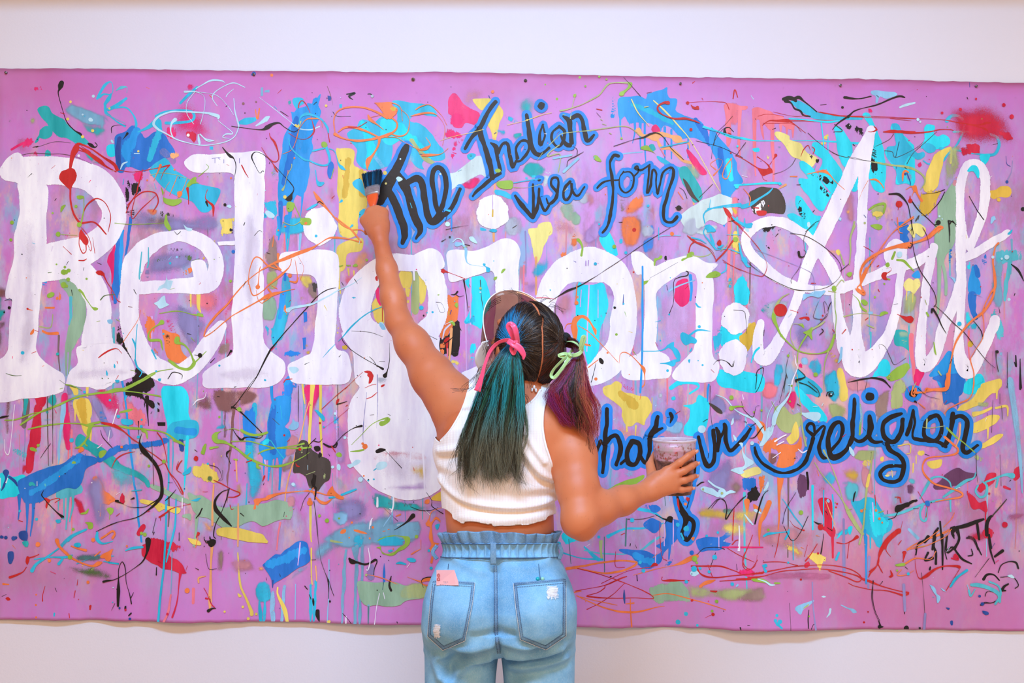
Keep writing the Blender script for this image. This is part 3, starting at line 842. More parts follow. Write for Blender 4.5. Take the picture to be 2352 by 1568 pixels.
UNDER2 = """
@0,500
sD/w -2,62 6,56 8,70 -2,76
sT/v -2,72 4,72 5,90 1,96 -2,90
sd/w -2,90 6,94 6,112 -2,120
sM/d 42,19 56,16 64,10 66,16 52,22 44,23
pM 97,38 101,29 104,23 104,56 101,60 100,48
sm/v 100,60 108,42 111,47 106,70 101,82
pM/d 104,48 110,43 110,48 106,56
rB 107,16,44 106,40,50 105,60,60 104,76,30
rb 111,12,24 109,35,26 108,60,14
rB 118,0,30 115,25,24 113,37,12
sv/v 105,70 111,56 111,62 108,70
pg 52,49 56,48 62,50 70,54 76,65 78,78 77,92 75,102 70,113 65,120 59,120 60,108 62,98 66,88 65,76 61,68 56,62 54,56
lg 60,115,26 60,130,20 60,142,10
lg 64,115,26 63,130,22 62,140,12
rt 64,72,28 64,86,24 63,96,16
pb/d 38.5,54.5 44,54 43,62 39.5,63
sv/v 40,58 42,60 42,76 40,76
sO/d 47,70 56,65 58,72 52,76 48,76
lO 41.5,81,16 49,81,18
lO 39,102,22 44,104,24 52,104,34
le 36,98,14 46,98.5,14 48,87,10
sK/d 105,112 113,116 120,125 118,129 108,126 104,119
sK/d 108,96 116,118 110,120 105,110
pK/d 120,130 128,136 135,145 140,148 138,157 120,157
sv/w 132,33 150,27 175,28 178,42 170,50 150,54 132,54
sk/v 145,31 156,28 174,29 162,30
sn/d 139,38 156,34 174,35 174,38 160,38 140,40
ph/d 174,29 182,31 186,37 186,44 180,34
pO/d 162,50 172,44 173,49 164,53
sv/v 130,50 135,40 137,54 131,55
sV/w 128,70 156,69 188,90 178,118 150,100
sv/v 156,76 188,93 184,106 174,122 162,106
sS/w 156,69 196,64 196,90 178,87
lY 172,69,18 172,80,12
lY 179,68,40 179,80,30 181,85,12
pO/d 126,76 132,86 139,90 142,98 138,112 144,122 150,129 142,124 134,112 128,96
pO 146,101 154,103 162,106 164,120 170,128 164,131 156,130 150,124 148,112
sK/v 148,104 154,106 153,119 149,112
sM/v 150,90 156,92 160,104 153,101
@400,500
pY/d 40,2 48,0 55,0 54,11 52,15 43,20 40,19 42,12
sK/d 48,6 54,10 52,16 49,12
pY/d 35,21 38,20 37.5,27
pY 39,28 41.5,29 41,34
dB 53.5,30.5,16
sX/v 82,30 90,15 95,30 94,48 84,50
se/v 84,44 94,50 94,64 84,64
pg/v 80,76 86,70 93,74 92,91 80,92
ss/w 43,58 54,56 54,80 48,90
sM/w 44,80 54,70 52,116 46,120
sX/v 40,114 50,112 50,122 40,126
rC/v 100,56,90 101,70,110 98,86,120 93,105,130
rb 98,68,60 97,80,50 95,90,30
lB 100,50,26 100,56,26
lb 94,0,36 95,12,20 94,20,10
lb 102,0,60 102,12,40 102,18,20
lC 101,14,16 102,30,14
lC 104,14,16 102,30,14
sC/d 82,95 90,93 98,118 94,122 86,116
li 114,15,24 113,30,16
sY/v 113,51 125,52 126,62 122,68 115,62
sh/v 111,72 120,70 122,80 114,82
sX/v 120,60 129,58 129,72 122,72
sk/d 124,59 130,60 129,72 126,70
qB 116.5,85 119.5,85 120,93 117,94.5
qB 115.5,108 119,107.5 119,118 116,119
sU/d 100,112 106,111 107,115 101,114
sU/d 100,121 112,120 114,125 100,126
sh/v 118,113 125,112 123,124 118,123
sV/w 148,76 160,70 160,90 150,96
pY 148,25 170,18 169,30 156,33 154,44 150,48 148,42
lY 149,42,36 148,56,28 150,68,14
lY 157,46,16 157.5,52,10
lY 162,48,16 162,55,10
so/w 160,33 178,25 179,42 170,56 160,50
sS/w 149,50 168,48 166,64 150,64
pY/d 146,90 151,104 146,107
ph/d 151,115 157,114 156,120 151,118
@800,500
pY 22,76 30,70 33,94 26,94 22,85
pY 46,49 56,48 56,62 48,62
pY/d 50,62 56,64 56,80 54,90 52,80
pe 58,48 64,49 68,56 66,70 62,86 57,84 57,70
pY 64,48 70,56 70,70 67,77 64,76
rM 26,64,30 27,72,36 30,78,20
sg/v 64,90 69,86 68,94 64,96
pc 105,57 118,52 124,57 128,70 128,80 123,88 120,100 116,98 110,95 105,94 108,86 111,70
lL 110,52,20 110,70,18 110,96,14
sC/d 105,90 113,88 113,96 106,96
sc/d 109,114 117,116 115,130 111,133
pO 90,69 94,72 99,71 99,90 96,100 92,100 88,110 83,106 87,92 89,80
sh/d 89,76 92,76 92,92 88,96
sK/d 94,95 100,87 100,115 98,126 92,126 86,126 79,118 80,110 88,104
pK 95,96 100,94 100,112 98,124 93,123 93,108
sO/d 82,114 87,112 88,124 84,126
pY/d 100,104 106,112 106,128 101,137 92,131 93,127 99,125
py 162,11 170,10 171,6 176,4 182,5 182,11 180,20 176,26 172,38 169,40 166,26 164,18
lo 169,36,26 169,50,22 169,69,20
sC/v 164,48 172,38 178,33 185,39 178,50 170,56 164,55
si/v 152,18 159,10 156,19
sx/v 139,0 158,0 148,18 140,15
ss/v 154,40 162,40 162,64 154,64
lS 158,43,16 158,68,14
sV/w 153,55 170,56 168,70 154,70
sO/d 188,34 196,30 196,35 190,37
pC 119,9 123,10 124,11.5 119,11.5
pT/v 126.5,11 130,9 134.5,11.5 133,14 128,13
lo 131,14,22 131,21,18
@1200,500
pc 49,61 56,60 64,60 72,59 76,68 77,80 74,92 70,100 69,118 64,128 59,132 56,120 49,106
sv/v 69,86 74,90 70,106 68,100
lL 60,60,14 59,80,14 58,120,14
lL 68,65,10 68,90,8
lL 53,65,10 52,80,10
sO/v 47,60 50,60 50,76 46,80
ss/w 29,70 47,64 47,88 32,90
sV/w 70,58 84,60 84,74 78,76
sv/v 131,86 146,76 148,94 138,96
sL/w 122,72 154,52 154,110 123,115
sM/w 139,54 150,56 150,64
pM 138,64 140,58 148,55 150,60 150,74 144,80 139,77 136,72
pc 69,18 76,12 80,16 85,30 84,34 74,28
sO/v 43,16 50,14 50,26 43,27
sO/d 28,38 40,28 50,25 42,33 33,38
sV/v 52,15 68,0 70,16 58,24
sO/v 87,0 108,0 106,24 95,30 88,20
sU/v 109,18 119,16 118,31 108,33
sx/v 107,6 120,4 118,16 108,17
lS 186,0,40 186,24,34 185,56,24
lY 191.5,14,44 191,26,34
sY/v 184,22 196,16 196,33 188,33
lt 193,0,20 194,16,14
pC/v 185,54 189,54 188.5,64 185.5,65
pc 192,64 196,56 196,78 191,76
sk/d 186,67 188,66 188,74 185,74
pc 179,98 196,100 196,110 180,116 178,108
pc 177,137 186,139 196,140 196,154 185,150 177,150
sC/v 136,150 154,147 178,147 180,149 150,150 134,154
sC/d 170,106 178,96 180,120 174,126
sY/d 200,96 210,94 208,114 204,118
@1600,500
sc/d 34,54 43,50 48,56 48,70 52,74 44,78 34,76
pc 34,60 40,56 47,64 48,70 45,78 38,77 34,72
lS 34,28,20 33,50,10 32,76,8
ph 38,108 42,104 48,96 53,95 52,108 46,120 43,118
sx/v 57,78 69,72 86,74 76,94 64,93 57,86
pT/v 57,83 64,75 66,82 64,87 58,85
se/w 68,76 76,82 76,94 70,94
pc 20,139 30,137 44,138 59,143 54,157 26,153 19,147
sS/w 62,142 78,144 72,157 60,157
sC/v 70,133 77,132 78,146 72,157 69,154
sM/d 90,129 98,133 96,136 91,134
si/v 93,126 100,125 100,132 95,132
pC/v 100,130 106,125 113,131 114,142 109,144 101,136
pC 90,136 98,142 106,148 112,157 92,157
sC/v 115,138 122,136 128,145 127,157 116,157
sh/v 118,120 126,124 128,136 122,132
pY 126,137 131,136 134,148 136,157 127,157
ss/v 134,144 156,146 154,157 136,157
sX/v 96,100 102,112 101,118 97,116
sv/w 86,96 100,96 101,116 88,118
so/w 115,30 130,28 132,40 118,34
pY/d 123.5,29 129,28 130,35 127,35
sk/w 115,22 122,15 118,24
pK/d 58,9 64,6 76,9 74,13 69,13 69,30 67,31 66,15 60,15
pK/d 62,25 66,24 66,31 64,29
pU 180,6 186,4 190,9 189,14 190,20 185,22 184,15
py 190,8 196,6 196,18 193,16
sx/v 184,70 194,66 196,96 182,96
pT 178,103 183,101 190,104 192,119 186,116 178,114
sg/v 181,103 190,103 188,118 183,112
pc 164,133 170,127 174,134 171,142 164,142 157,144
pG/v 172,142 183,134 189,131 189,137 180,146 174,145
se/v 176,150 186,144 190,157 176,157
@1852,500
pB 85,8 90,6 93,11 90,16 92,20 87,23 84,19
py 90,9 99,5 107,10 104,17 99,14 93,12
py 87,59 92,54 96,56 100,54 102,60 99,65 96,69 93,66 89,66
pb 94,52 100,47 102,54 96,54
se/v 87,66 100,68 96,86 86,86
lY 90,66,12 89.5,74,8
lY 95.5,68,14 95.5,76,8
pg 117,0 134,0 135,10 133,22 128,30 125,33 122,42 118,42 116,26
lg 119,38,40 119,60,36 118,86,20
lg 122,40,30 125,56,30 125,69,28
pb 149,43 153,52 156,60 156,69 150,70 146,68 145,60
rB 149,70,80 149,82,60 152,90,40
rB/d 152,44,40 154.5,52,40
pB/d 128,28 131,27 131,40 128,41
pB/d 157,37 162,32 162,43 158,42
sc/d 144,41 147,40 148,46 145,49
pc/v 142,78 148,84 150,96 144,101
sz/v 168,34 180,32 176,56 178,74 170,86 166,70
st/d 170,31 192,28 193,40 186,40 172,42
rt/d 183,40,40 180,56,40 178,74,30
st/d 166,84 176,86 179,110 172,118
pC/v 143,100 152,94 156,100 144,102
ph/d 144,111 150,111 150,116 145,116
pi/v 172,124 178,114 176,130
pb 118,132 128,120 133,128 142,140 140,157 124,157 116,144 110,142
pc 143,148 156,140 160,148 158,157 142,157
pM 97,136 106,139 102,148 100,151 97,147
lS 94,106,50 94,120,40 96,134,34 96,146,14
pc 64,133 70,127 75,133 74,142 66,142
si/v 28,125 32,118 31,129
pG 73,142 83,134 90,131 92,135 86,143 76,147 72,144
se/d 78,148 86,144 90,157 77,157
pC/v 2,130 8,127 13,133 13,140 6,138
sC/v 18,138 26,137 29,148 28,157 18,157
pY 28,138 31,137 35,146 37,157 30,157
pY 157,150 164,147 174,145 175,151 170,157 160,157
si/w 180,142 186,140 190,157 180,157
"""
run(UNDER2)
UNDER3 = """
@0,860
rd/v 23,18,60 24,28,60 22,46,50
rD/w 8,21,80 7,50,70
rT/v 24,19,40 23,35,30
pm 32,18 41,18 41,26 38,32 37,50 37,60 34,65 31,72 30,86 24,88 24,72 27,60 28,50 34,36 33,26
rm/v 34,30,70 32,50,90 28,76,80
sm/v 20,78 24,76 24,90 20,90
sT/v 42,19 50,15 52,26 46,33 40,42 42,30
sC/w 33,39 50,37 50,42 34,42
rM/v 59,20,80 60,44,90 62,65,60
sv/v 60,10 66,12 68,33 64,33 61,22
ri/v 58,26,34 56,43,34 54,60,26 53,80,16
pY 63,11 70,12 71,18 67,19 66,16
pY 67,23 74,22 80,22 83,30 83,36 80,44 81,56 76,52 73,44 69,36 66,30
rh/d 74,26,110 76,42,80
lY 68,30,20 68,42,10
lY 80,40,40 82,50,26 82,60,14
lY 79,11,30 79,19,20
rv/v 87,26,100 93,40,90 99,54,70
sU/v 89,33 96,33 98,44 90,42
sM/v 80,12 100,11 110,20 110,46 96,34
sS/v 110,20 120,25 121,46 116,52 113,42
sS/d 118,28 133,32 134,46 122,50
sK/d 100,12 120,2 126,0 139,6 138,11 132,14 140,22 141,29 133,35 124,24 114,19 108,16
pK 120,3 126,-1 134,1 138,6 138,11 129,13 130,20 138,24 138,30 130,23 121,19 113,18 116,11 121,10
sK/d 118,33 124,36 126,42 121,43
lK 133,20,30 133,32,16 134,46,6
lK 125,42,14 125,54,6
qK 142,24.5 144,26 144,28 142,26.5
qK 142,30 144,31.5 144,33.5 142,33.5
qK 142,43 149,43 149,46 142.5,46
pc 146,12 156,10 164,10 169,18 171,34 173,43 172,52 160,57 152,56 150,44 148,32
pC 156,43 177,42 178,54 170,58 160,60 151,56 150,52
rb/d 160,50,60 175,52,60
lC 152,56,20 152,76,18 152,96,16 150,125,14 150,157,16
lc 169,56,30 168,72,34 167,90,20 166,105,10
lC 156,58,10 156,76,12 155,90,8
pN/d 160.5,58 166,59 166,69 161.5,69
lb 109,0,20 112,15,20 114,30,18 116,50,20 118,70,20 120,85,18 121,98,18 124,112,18 125,130,20 128,150,18
pT 69,56 72,53 78,57 86,62 96,68 104,74 108,80 102,83 94,78 82,70 70,65 68,60
rT/v 86,70,90 100,79,100 110,85,90 124,90,80 132,96,60
st/w 108,78 130,90 132,100 124,104 108,105 96,88
pT/d 129,96 136,96 136,104 133,103
pc 0,90 8,90 12,92 21,90 24,94 18,108 10,110 0,110
pt 54,102 70,99 74,100 74,106 64,110 52,111
pB 17,95 25,90 33,87 44,83 56,80 64,74 74,72 86,74 88,79 78,85 74,96 69,102 61,102 52,106 43,110 36,114 24,116 20,111 18,110 16,100
rb/d 70,76,60 50,92,90 30,106,80
sU/d 62,74 72,70 80,70 76,76 66,77
rB/d 100,69,60 116,65,70 140,62,70 150,59,50
rB/d 90,76,60 104,68,60
lN 6,88,60 6,93,20 4,100,24 2,104,10
lN 9,92,26 14,96,30 16,100,14
lB 18,109,40 18,120,18 17,130,12
lB 25,113,40 25,130,18 24,150,12
lB 31,113,36 30,130,20 28,145,10
lB 36.5,112,14 36,115,10
lt 53,110,16 53,122,8
lt 58,108,20 58,130,12
lt 62,106,30 61,125,20 60,139,12
lt 66,106,34 66,118,20 63,132,12
sm/v 65,111 73,109 78,123 72,126
pO 84,94 87,92 92,98 94,105 98,107 105,113 100,115 98,117 94,116 91,117 89,113 88,106 86,103 87,98
lO 91,115,22 91,120,12 90.5,127,14
sv/w 74,100 90,86 100,100 100,130 90,140 82,130
pm/d 108,108 111,106 114,113 112,118 107,114
sm/w 110,114 126,122 140,124 160,133 150,134 120,126
pY 128,112 142,115 150,118 162,120 160,125 148,121 144,123 138,118 127,115
pY/d 130,92 150,100 170,111 170,115 156,108 133,98
pg 136,98 144,100 156,106 170,112 171,116 160,112 148,107 136,102
pg 170,106 178,110 182,114 196,120 196,132 186,129 179,127 174,120 171,113
pg 165,126 172,125 172,131 169,129 165,128
lg 178,128,30 177,140,20 176,155,10
sm/d 130,150 138,145 150,148 168,156 160,157 131,157
pm 123,143 126,137 130,134 132,137 128,143 126,145
pY/d 170,146 180,148 182,152 174,153
sC/v 87,142 93,140 90,148 100,150 98,154 88,150
lC/v 56,154,30 64,146,34 78,139,20
pN 18,141 25,140.5 25,149 18.5,147
dN 13,147,20 3,146,12 15,146.5,14
sT/d 20,148 28,150 26,156 21,154
sz/w 3,134 13,135 13,142 4,142
sT/w 43,142 51,138 50,144
pt/d 12,66 24,70 23,75 13,70
@400,860
sD/v 36,13 64,13 78,16 74,25 64,29 54,34 44,35 36,30
sD/w 15,26 29,13 36,13 36,33 16,32
rD/v 54,32,24 52,56,20 49,90,14 48,115,10
lD 43,118,8 43,148,6
rD/w 46,32,16 46,56,12
sC/w 56,36 80,24 79,70 68,80 62,70
sC/v 37,47 46,38 46,48 38,51
rC/d 73,28,60 70,50,80 68,70,90 72,90,80
sU/d 60,37 74,30 74,56 64,66
pb 89,24 94,20 98,19 105,17 106,30 104,42 100,47 104,50 105,60 101,74 96,76 93,75 83,77 77,70 78,62 83,56 84,42 86,33
rb/d 103,6,100 101,20,110 98,33,120
rB/d 90,30,60 88,50,80 90,68,90
lb 88,9,30 88,18,26 90,30,20
sU/d 98,9 110,9 106,20 99,20
lb 82,74,40 81,82,20 81,90,10
lb 87,74,44 86,85,26 85,95,14
lb 96,74,50 96,85,26 95,103,20
lb 91.5,74,16 90.5,83,8
lL 82,77,16 83,83,8
sC/w 64,70 82,86 80,110 66,120 64,100
rC/v 71,80,60 71,95,60 73,100,50
lC 66,98,12 65,118,8
sM/v 114,9 134,8 130,30 126,48 120,48 118,26
pM/d 116,9 132,9 129,26 125,42 121,44 119,30
lY 116,9,20 117,20,16 118,26,12
lY 125,9,50 124,20,36 123,40,30 122,56,26 122,80,26 123,100,24
lY 132,9,28 132,26,26 132,46,26 133,64,18 134,82,10
lo 122,24,10 118,38,12 114,56,14 109,74,16 104,90,16 101,105,14 100,114,12
lY 123,118,24 123,140,22 124,150,14
pk 113,60 120,59 124,66 131,72 140,78 141,93 135,97 130,104 126,102 122,101 118,92 113,89 107,88 109,76
se/d 111,58 120,60 119,70 124,78 133,84 141,85 141,96 134,93 126,85 120,78 112,68
ss/v 104,54 113,50 111,70 100,74
sX/v 98,80 108,72 106,88 99,88
pK 126,65 131,64 132,68 128,69
sK/d 129,70 134,70 135,74 129,77
sx/w 142,88 156,94 158,106 150,108 144,101
sC/v 142,34 151,37 150,46 145,50
sU/v 144,37 151.5,37 150,43 144,45
sV/w 142,48 156,46 156,80 144,80
si/w 98,90 122,100 122,110 100,106
si/v 105,98 111,96 112,102 106,103
pg 14,107 20,109 25,109 35,115 44,119 60,118 70,117 82,116 92,113 103,115 107,120 105,129 98,130 82,136 78,135 70,131 58,136 46,138 36,133 31,129 23,127 18,121 15,114
ss/v 103,110 111,112 106,126
lg 20,127,26 20,140,18 18,154,12
pY/d 23,81 30,80 40,90 40,96 33,99 20,92 16,88 18,82
rY/d 21,87,90 33,92,80
sn/v 30,90 36,91 35,97 30,95
sh/w 14,102 26,100 28,110 20,109 15,107
so/w 24,130 34,132 36,142 25,140
pY 40,138 56,138 70,141 80,143 83,148 84,151 70,150 56,148 46,146 39,144
pY/d 66,137 73,138 72,140 66,139.5
lS 96,133,20 94,144,16 93,157,14
pY/d 13,146 20,148 25,152 23,154 15,152
lo 36,80,20 36,87,14
lo 36,99,18 35,115,18 35,135,20
sh/w 58,96 64,98 64,110 52,104
lo 58,116,12 58,130,16 58,140,20 58,154,14
lo 56,76,16 57,96,10
sv/w 140,106 176,110 176,130 160,140 140,130
sC/w 142,121 156,120 156,134 143,138
@700,860,4.9
sT/v 75,133 85,133 100,140 132,143 138,144 140,153 120,154 90,153 76,148
pT/d 76,134 86,134 96,138 90,143 120,145 118,153 86,153 77,147
sf/d 78,142 100,144 126,145 124,148 90,149
ph 143,138 154,131 156,133 156,141 145,141
sV/w 130,144 156,142 156,157 135,156
@400,1130
sz/v 124,47 154,26 168,23 180,17 196,16 206,26 206,40 196,47 154,53 138,62 125,67
sz/v 130,44 160,25 196,24 210,30 224,33 220,46 196,48 160,52
si/v 142,18 156,17 155,30 143,30
sC/v 162,38 172,39 170,50 162,50
sz/v 184,30 220,25 220,42 184,42
pC/v 183,40 196,37 208,42 206,48 185,49
rz/v 155,52,26 154,70,24 153,90,22 152,116,16
rz/v 165,48,30 164,80,26 164,116,20
rz/v 170,48,26 170,70,24 169,90,20 168,116,14
rz/v 162,50,30 166,64,20
sv/v 174,64 182,64 183,77 174,79
sz/v 90,87 106,70 120,64 121,70 100,84
pC/v 73,84 80,78 88,82 89,95 80,99 74,95
rC/v 78,98,30 79,114,30
rC/v 83,98,26 82,114,26
ri/v 90,90,40 90,114,40
ri/v 100,84,30 98,114,26
rC/v 124,83,24 124,114,26
rC/v 128,80,26 127,114,24
li 110,82,10 110,113,12
li 140,60,12 140,90,10 139,116,14
pB 80,65 86,59 92,55 96,55 99,52 106,48 112,44 120,45 122,54 122,62 110,69 100,76 93,80 89,83 87,76 83,70
rb/d 86,64,80 100,60,120 116,52,90
lN 89.5,79,20 89.5,85,8
lL 114,45,12 113,56,12 112,65,10
pg 166,79 180,79 196,80 210,83 224,84 224,93 210,96 204,100 194,101 184,100 176,101 170,97 167,89
se/v 204,83 225,80 233,90 224,96 205,96
lz 176,100,20 176,115,12
lf 176,101,14 176,116,10
lY 94,85,16 94,91,20 98,99,36 101,106,44 103,115,30
lY 58,54,12 59,70,18 61,84,22 66,95,24 71,107,34
dY 71,108.5,18 75,108.5,12 68,112.5,14 63,102,12 47,106,10
pY 58,89.5 62,92 61,93.5 59,93
lY 124,50,16 124,70,14 125,82,12
lo 128,66,16 129,76,14 129,79,12
so/v 74,66 82,65 82,70 76,70
ss/w 49,60 70,58 74,70 56,74
sX/w 38,50 46,52 47,70 39,70
lS 19,86,30 19,98,26
lo 35,46,28 34,64,18 34,80,26 34,95,34 34,103,22
lo 23.5,80,16 23.5,76,18 29.5,74.5,12
pY 13,40.5 19,42 25,45 24,47.5 17,46 14,43
@0,1130
pm 128,48 133,45 142,42 150,48 154,57 160,60 166,64 169,69 170,72 164,72 156,69 148,68 140,64 132,59 128,56
sm/d 138,39 150,42 162,48 166,54 156,53 146,48
lm 164,71,34 163,80,14 162,95,14 160,104,18 158,110,18
pm/d 151,44 153.5,44 153.5,50 151,50
lC 150,6,20 150,30,18 149,60,20 148,75,18 146,95,22 145,115,24
lC 159,6,14 158,30,18 154,48,20 151,62,14
lz 156,54,10 156,76,10 156,90,8
lS/v 156,91,20 154,106,24 150,115,20
lC 30,70,40 34,64,26 43,58,20 54,50,14
lC 32,60,14 46,58,14 60,58,22 66,56,10
lC 54,64,30 57,60,20
pC 67.5,46 72,45 74,47.5 71.5,49.5 68,48.5
lC 62,43,30 68,38,22 78,34,10
lC 88,36,20 88,42,34 93,46,20 102,44,10
lC 70,64,8 88,57,10 103,57,10
lC 99,63,20 108,64,16 94,62,10
lC 114,52,14 120,50,26 129,49,20
sf/w 68,56 86,54 96,58 86,64 70,62
se/v 76,66 88,65 89,72 80,72
sn/w 60,64 100,70 100,82 80,78 62,72
pN 8,54 13,53 13.5,59 11,64 8.5,62.5
@1250,1130
pc/d 16,36 23,35 32,42 31,45 24,46 21,49 15,42
pC/v 38,40 41,42 40.5,46 38.5,45
lC 58,39,30 72,33,20 90,32,18 110,27,10
lC 85,15,34 98,18,28 108,25,14
lC 16,54,16 34,59,12 52,60,24
lC 36,49,16 47,59,40 51,60,20
lt 36,52,14 56,55,14 82,54,12 96,45,26 104,40,20
dC 13,46,20 49,40,14 57.5,39.5,18 79,25,20 86,62.5,16 89,70,18 120,29,18 146,39,12 156,36,12
lf 22,42,8 24,64,6
lf 54,40,10 54,72,10
lf 74,24,16 73,48,14
lf 108.5,4,8 109,12,6
re/v 51,44,26 51,58,22
sB/d 89,11 100,11 101,16 95,17 90,14
pB 99,11 104,13 105,16 100,18.5 96,16
pB 89,29 94,24 99,24 105,27 104,33 99,37 93,34
pB 67,51 80,51 90,52 100,56 106,52 100,48 106,45 110,40 110,26 116,24 122,26 122,33 120,42 115,47 113,50 108,54 105,62 100,66 94,69 88,67 83,63 78,58 72,55
rb/d 82,56,60 96,62,60
pB/d 108,66 112,62 119,58 115,64 109,67
lB 113,47,30 112,60,14
pB 137,43 148,40 156,40 161,38 166,33 170,33 168,38 162,43 168,45 166,48 156,52 148,52 140,53
dB 132.5,54,20
lL 108,25,14 108,48,10
lL 116,25,10 116,48,10
lL 100,40,14 100,64,14
lL 157,40,14 157,50,10
sg/v 90,83 100,82 110,80 126,80 130,96 120,99 106,100 98,98 95,90
pg/d 111,81 125,80 131,92 130,98 118,98 111,97
pg/d 94,85 108,82 108,99 98,99
se/w 126,80 156,82 196,83 196,98 150,98 130,97
sX/w 170,90 196,83 196,98 170,98
sG/v 28,90 31,90 32,105 30,106
@1600,1130
sh/w 0,12 20,10 44,18 46,26 20,28 0,24
sY/w 22,26 42,25 44,40 24,40
ss/w 50,26 100,28 100,50 60,50
so/w 70,44 90,43 100,56 86,60
pY/d 98,56 102,53 110,54 116,58 115,62 113,64 111,72 108,70 106,64 101,60
pY/d 75,46 83,47 96,54 94,57 80,50
sQ/w 60,72 90,68 134,74 134,79 70,79
sM/d 31,69 40,68 56,69 50,76 40,75
sM/v 23,49 40,48 64,49 74,48 66,51 40,51
pm/d 95,62 102,60 103,64 98,69 95,68
pT/v 23,17 30,14 33,18 28,21
@1600,860
pY 127,0 132,0 134,8 136,20 131,24 128,20 129,10
pc 88,11 94,14 102,22 110,30 117,40 114,43 106,39 100,32 92,24
pC 88,2 96,6 106,10 111,17 109,20 100,17 92,11
sC/v 115,0 128,0 128,23 120,24 114,13
sM/v 80,16 90,15 88,33 82,28
pM/d 82,23 88,24 87,31 83,29
sS/v 58,6 74,10 70,24 56,20
si/v 0,20 9,20 11,38 9,50 0,52
pc 0,21 6,20 10,26 10,38 6,49 0,50
sv/v 11,20 22,17 30,30 24,37 13,28
sv/w 23,33 42,30 42,44 26,42
pe 72,28 79,29 86,36 93,34 94,44 86,52 78,52 70,43 69,35
se/v 118,27 129,25 135,30 134,40 120,41
pe/d 174,13 185,8 187,20 186,29 176,32 173,24
lG 146,27,30 147,40,34 146,56,20
sX/v 160,20 174,14 170,42 162,48
si/w 134,20 150,24 150,48 136,48
pY 81,58 85,53 88,44 90,43 91,56 87,62 83,62
pO 54,43 60,44 62,54 58,60 54,56
pO 69,66 74,63 81,62 85,64 88,69 88,78 86,83 83,82 81,86 76,84 72,82 73,72
sO/d 56,64 70,56 78,58 74,66 64,70 59,69
pO 84,64 90,62 93,56 94,59 94,66 90,69 87,70
lO 76,83,80 75,96,60 74,106,30 74,125,20 73,139,14
lO 86,76,30 85.5,83,14
lO 66,66,18 65,80,16
sD/v 64,70 72,70 72,80 66,82
sk/d 84,76 90,72 92,80 88,85
sB/d 40,92 52,92 56,98 50,106 42,106
py 39,90 46,85 55,83 58,88 52,90 44,93
sO/d 54,92 60,89 62,100 57,108
lO 57,93,34 58,100,26 57,106,14
sK/d 44,104 54,100 60,102 54,114 46,117
pK/d 45,105 52,103 53,112 45,117 44,110
lO 45,114,60 45,124,20 44,133,8
pO 51,116 58,121 56,125 51,120
lO 65,115,50 60,127,50 57,133,34 56,145,18 56,153,12
sf/v 23,121 32,120 33,126 25,127
sh/v 34,124 44,124 44,132 36,134
sX/w 28,96 42,92 40,110 28,108
se/v 142,69 160,67 164,74 156,79 142,77
pY/d 149,78 156,75.5 159,80 152,83 147,84
pY/d 164,74 169,73 168,79 164,78
ss/v 148,84 156,83 160,110 148,100
sC/v 112,89 124,86 126,98 116,102
st/v 130,96 148,98 144,114 134,113
sh/w 128,86 146,82 148,98 134,98
pC 139,113 146,114 152,110 160,112 166,122 169,127 175,131 174,140 168,145 166,154 162,154 158,147 152,142 146,130 142,122
pc/d 156,112 162,116 169,127 174,133 170,144 164,150 156,142 152,126
lL 158,115,12 159,132,10
lb 151,140,30 152,160,20 152,188,14
lC 156,144,20 156,156,14
pm 109,114 112,111 120,112 122,120 122,133 124,140 122,146 116,141 111,138 113,130 111,122
lm 122,144,30 122,156,22 122,164,20
sm/d 105,96 112,100 116,104 109,105
lc 104,100,24 104,120,18 104,139,18
lC 114,104,14 114,120,14 114,136,12
lC 122,108,16 123,120,14 122,138,10
sP/d 90,90 100,90 100,108 92,110
lK 99,88,20 100,96,22 100,103,16
sP/v 188,99 196,98 196,108 189,108
sC/v 124,145 129,138 140,137 138,143
pc 125,148 129,141 133,137 130,144
pc 136,137 140,136.5 138,144 136,142
lv 132,130,20 132,150,26 132,170,30 132,180,26
lv 155,164,30 154,180,20 154,192,18
@1852,860
pM 97,0 105,0 102,7 100,10.5 96.5,7
pB 113,3 124,0 142,0 142,8 140,18 136,21 135,28 130,25 124,27 122,18 121,8
lB 136,20,20 136,34,12
pc/v 143,4 156,0 161,6 152,11 145,8
pY 156,11 164,7 173,4 175,10 170,15 164,19 156,26 148,30 136,33 140,27 150,20
lY 171,13,24 171,21.5,14
se/v 154,25 164,24 163,30 154,29
pY 149,34 156,33 166,29 166,31 158,35 150,38
lY 170,30,20 180,28.5,24 181,37,14
pY 149,44 156,41 164,37 173,36 174,40 170,44 160,49 150,52
lY 163,47,24 163,57.5,12
pY 155,63 162,60 170,55 177,54 170,61 160,66 156,66
pY 108,79 115,77 122,76 120,83 112,84
pY/d 99,68 107,67.5 106.5,74 100,73.5
lY 98.5,73,14 98.5,80,8
lY 96,80,16 95.5,88,10
pe/d 149,73 158,72 159,77 154,78.5
pP 114,100 120,95 125,89 135,84 142,87 153,89 150,94 140,98 132,100 125,103 116,103
lt 102,111,16 108,100,30 113,93,24 121,92,16 128,96,16 130,101,14
lt 123,110,20 133,103,30 142,96,26 150,93,16 152,88,12
lt 137,101,10 144,96,14
pm 159,96 163,90 170,89 169,96 162,102 156,106 153,101
pm 187,85 194,82 193,90 188,96 185,93
sm/d 144,105 150,106 154,114 162,114 164,124 156,123 148,119
pm 145,106 151,110 155,115 162,113 162,123 156,120 150,121 147,116
lm 161,120,20 161,133,10
lm/d 178,101,30 183,103,20
lt 160,97,18 170,93,20 179,90,26 185,91,56
lt 172,94,20 170.5,101,16
lt 154,100,20 152,105,20 156,110,22 161,108,26 162,100,26 158,96,14
lt 69,127,20 82,125,26 96,120,26 106,116,24 118,113,20 129,112,16
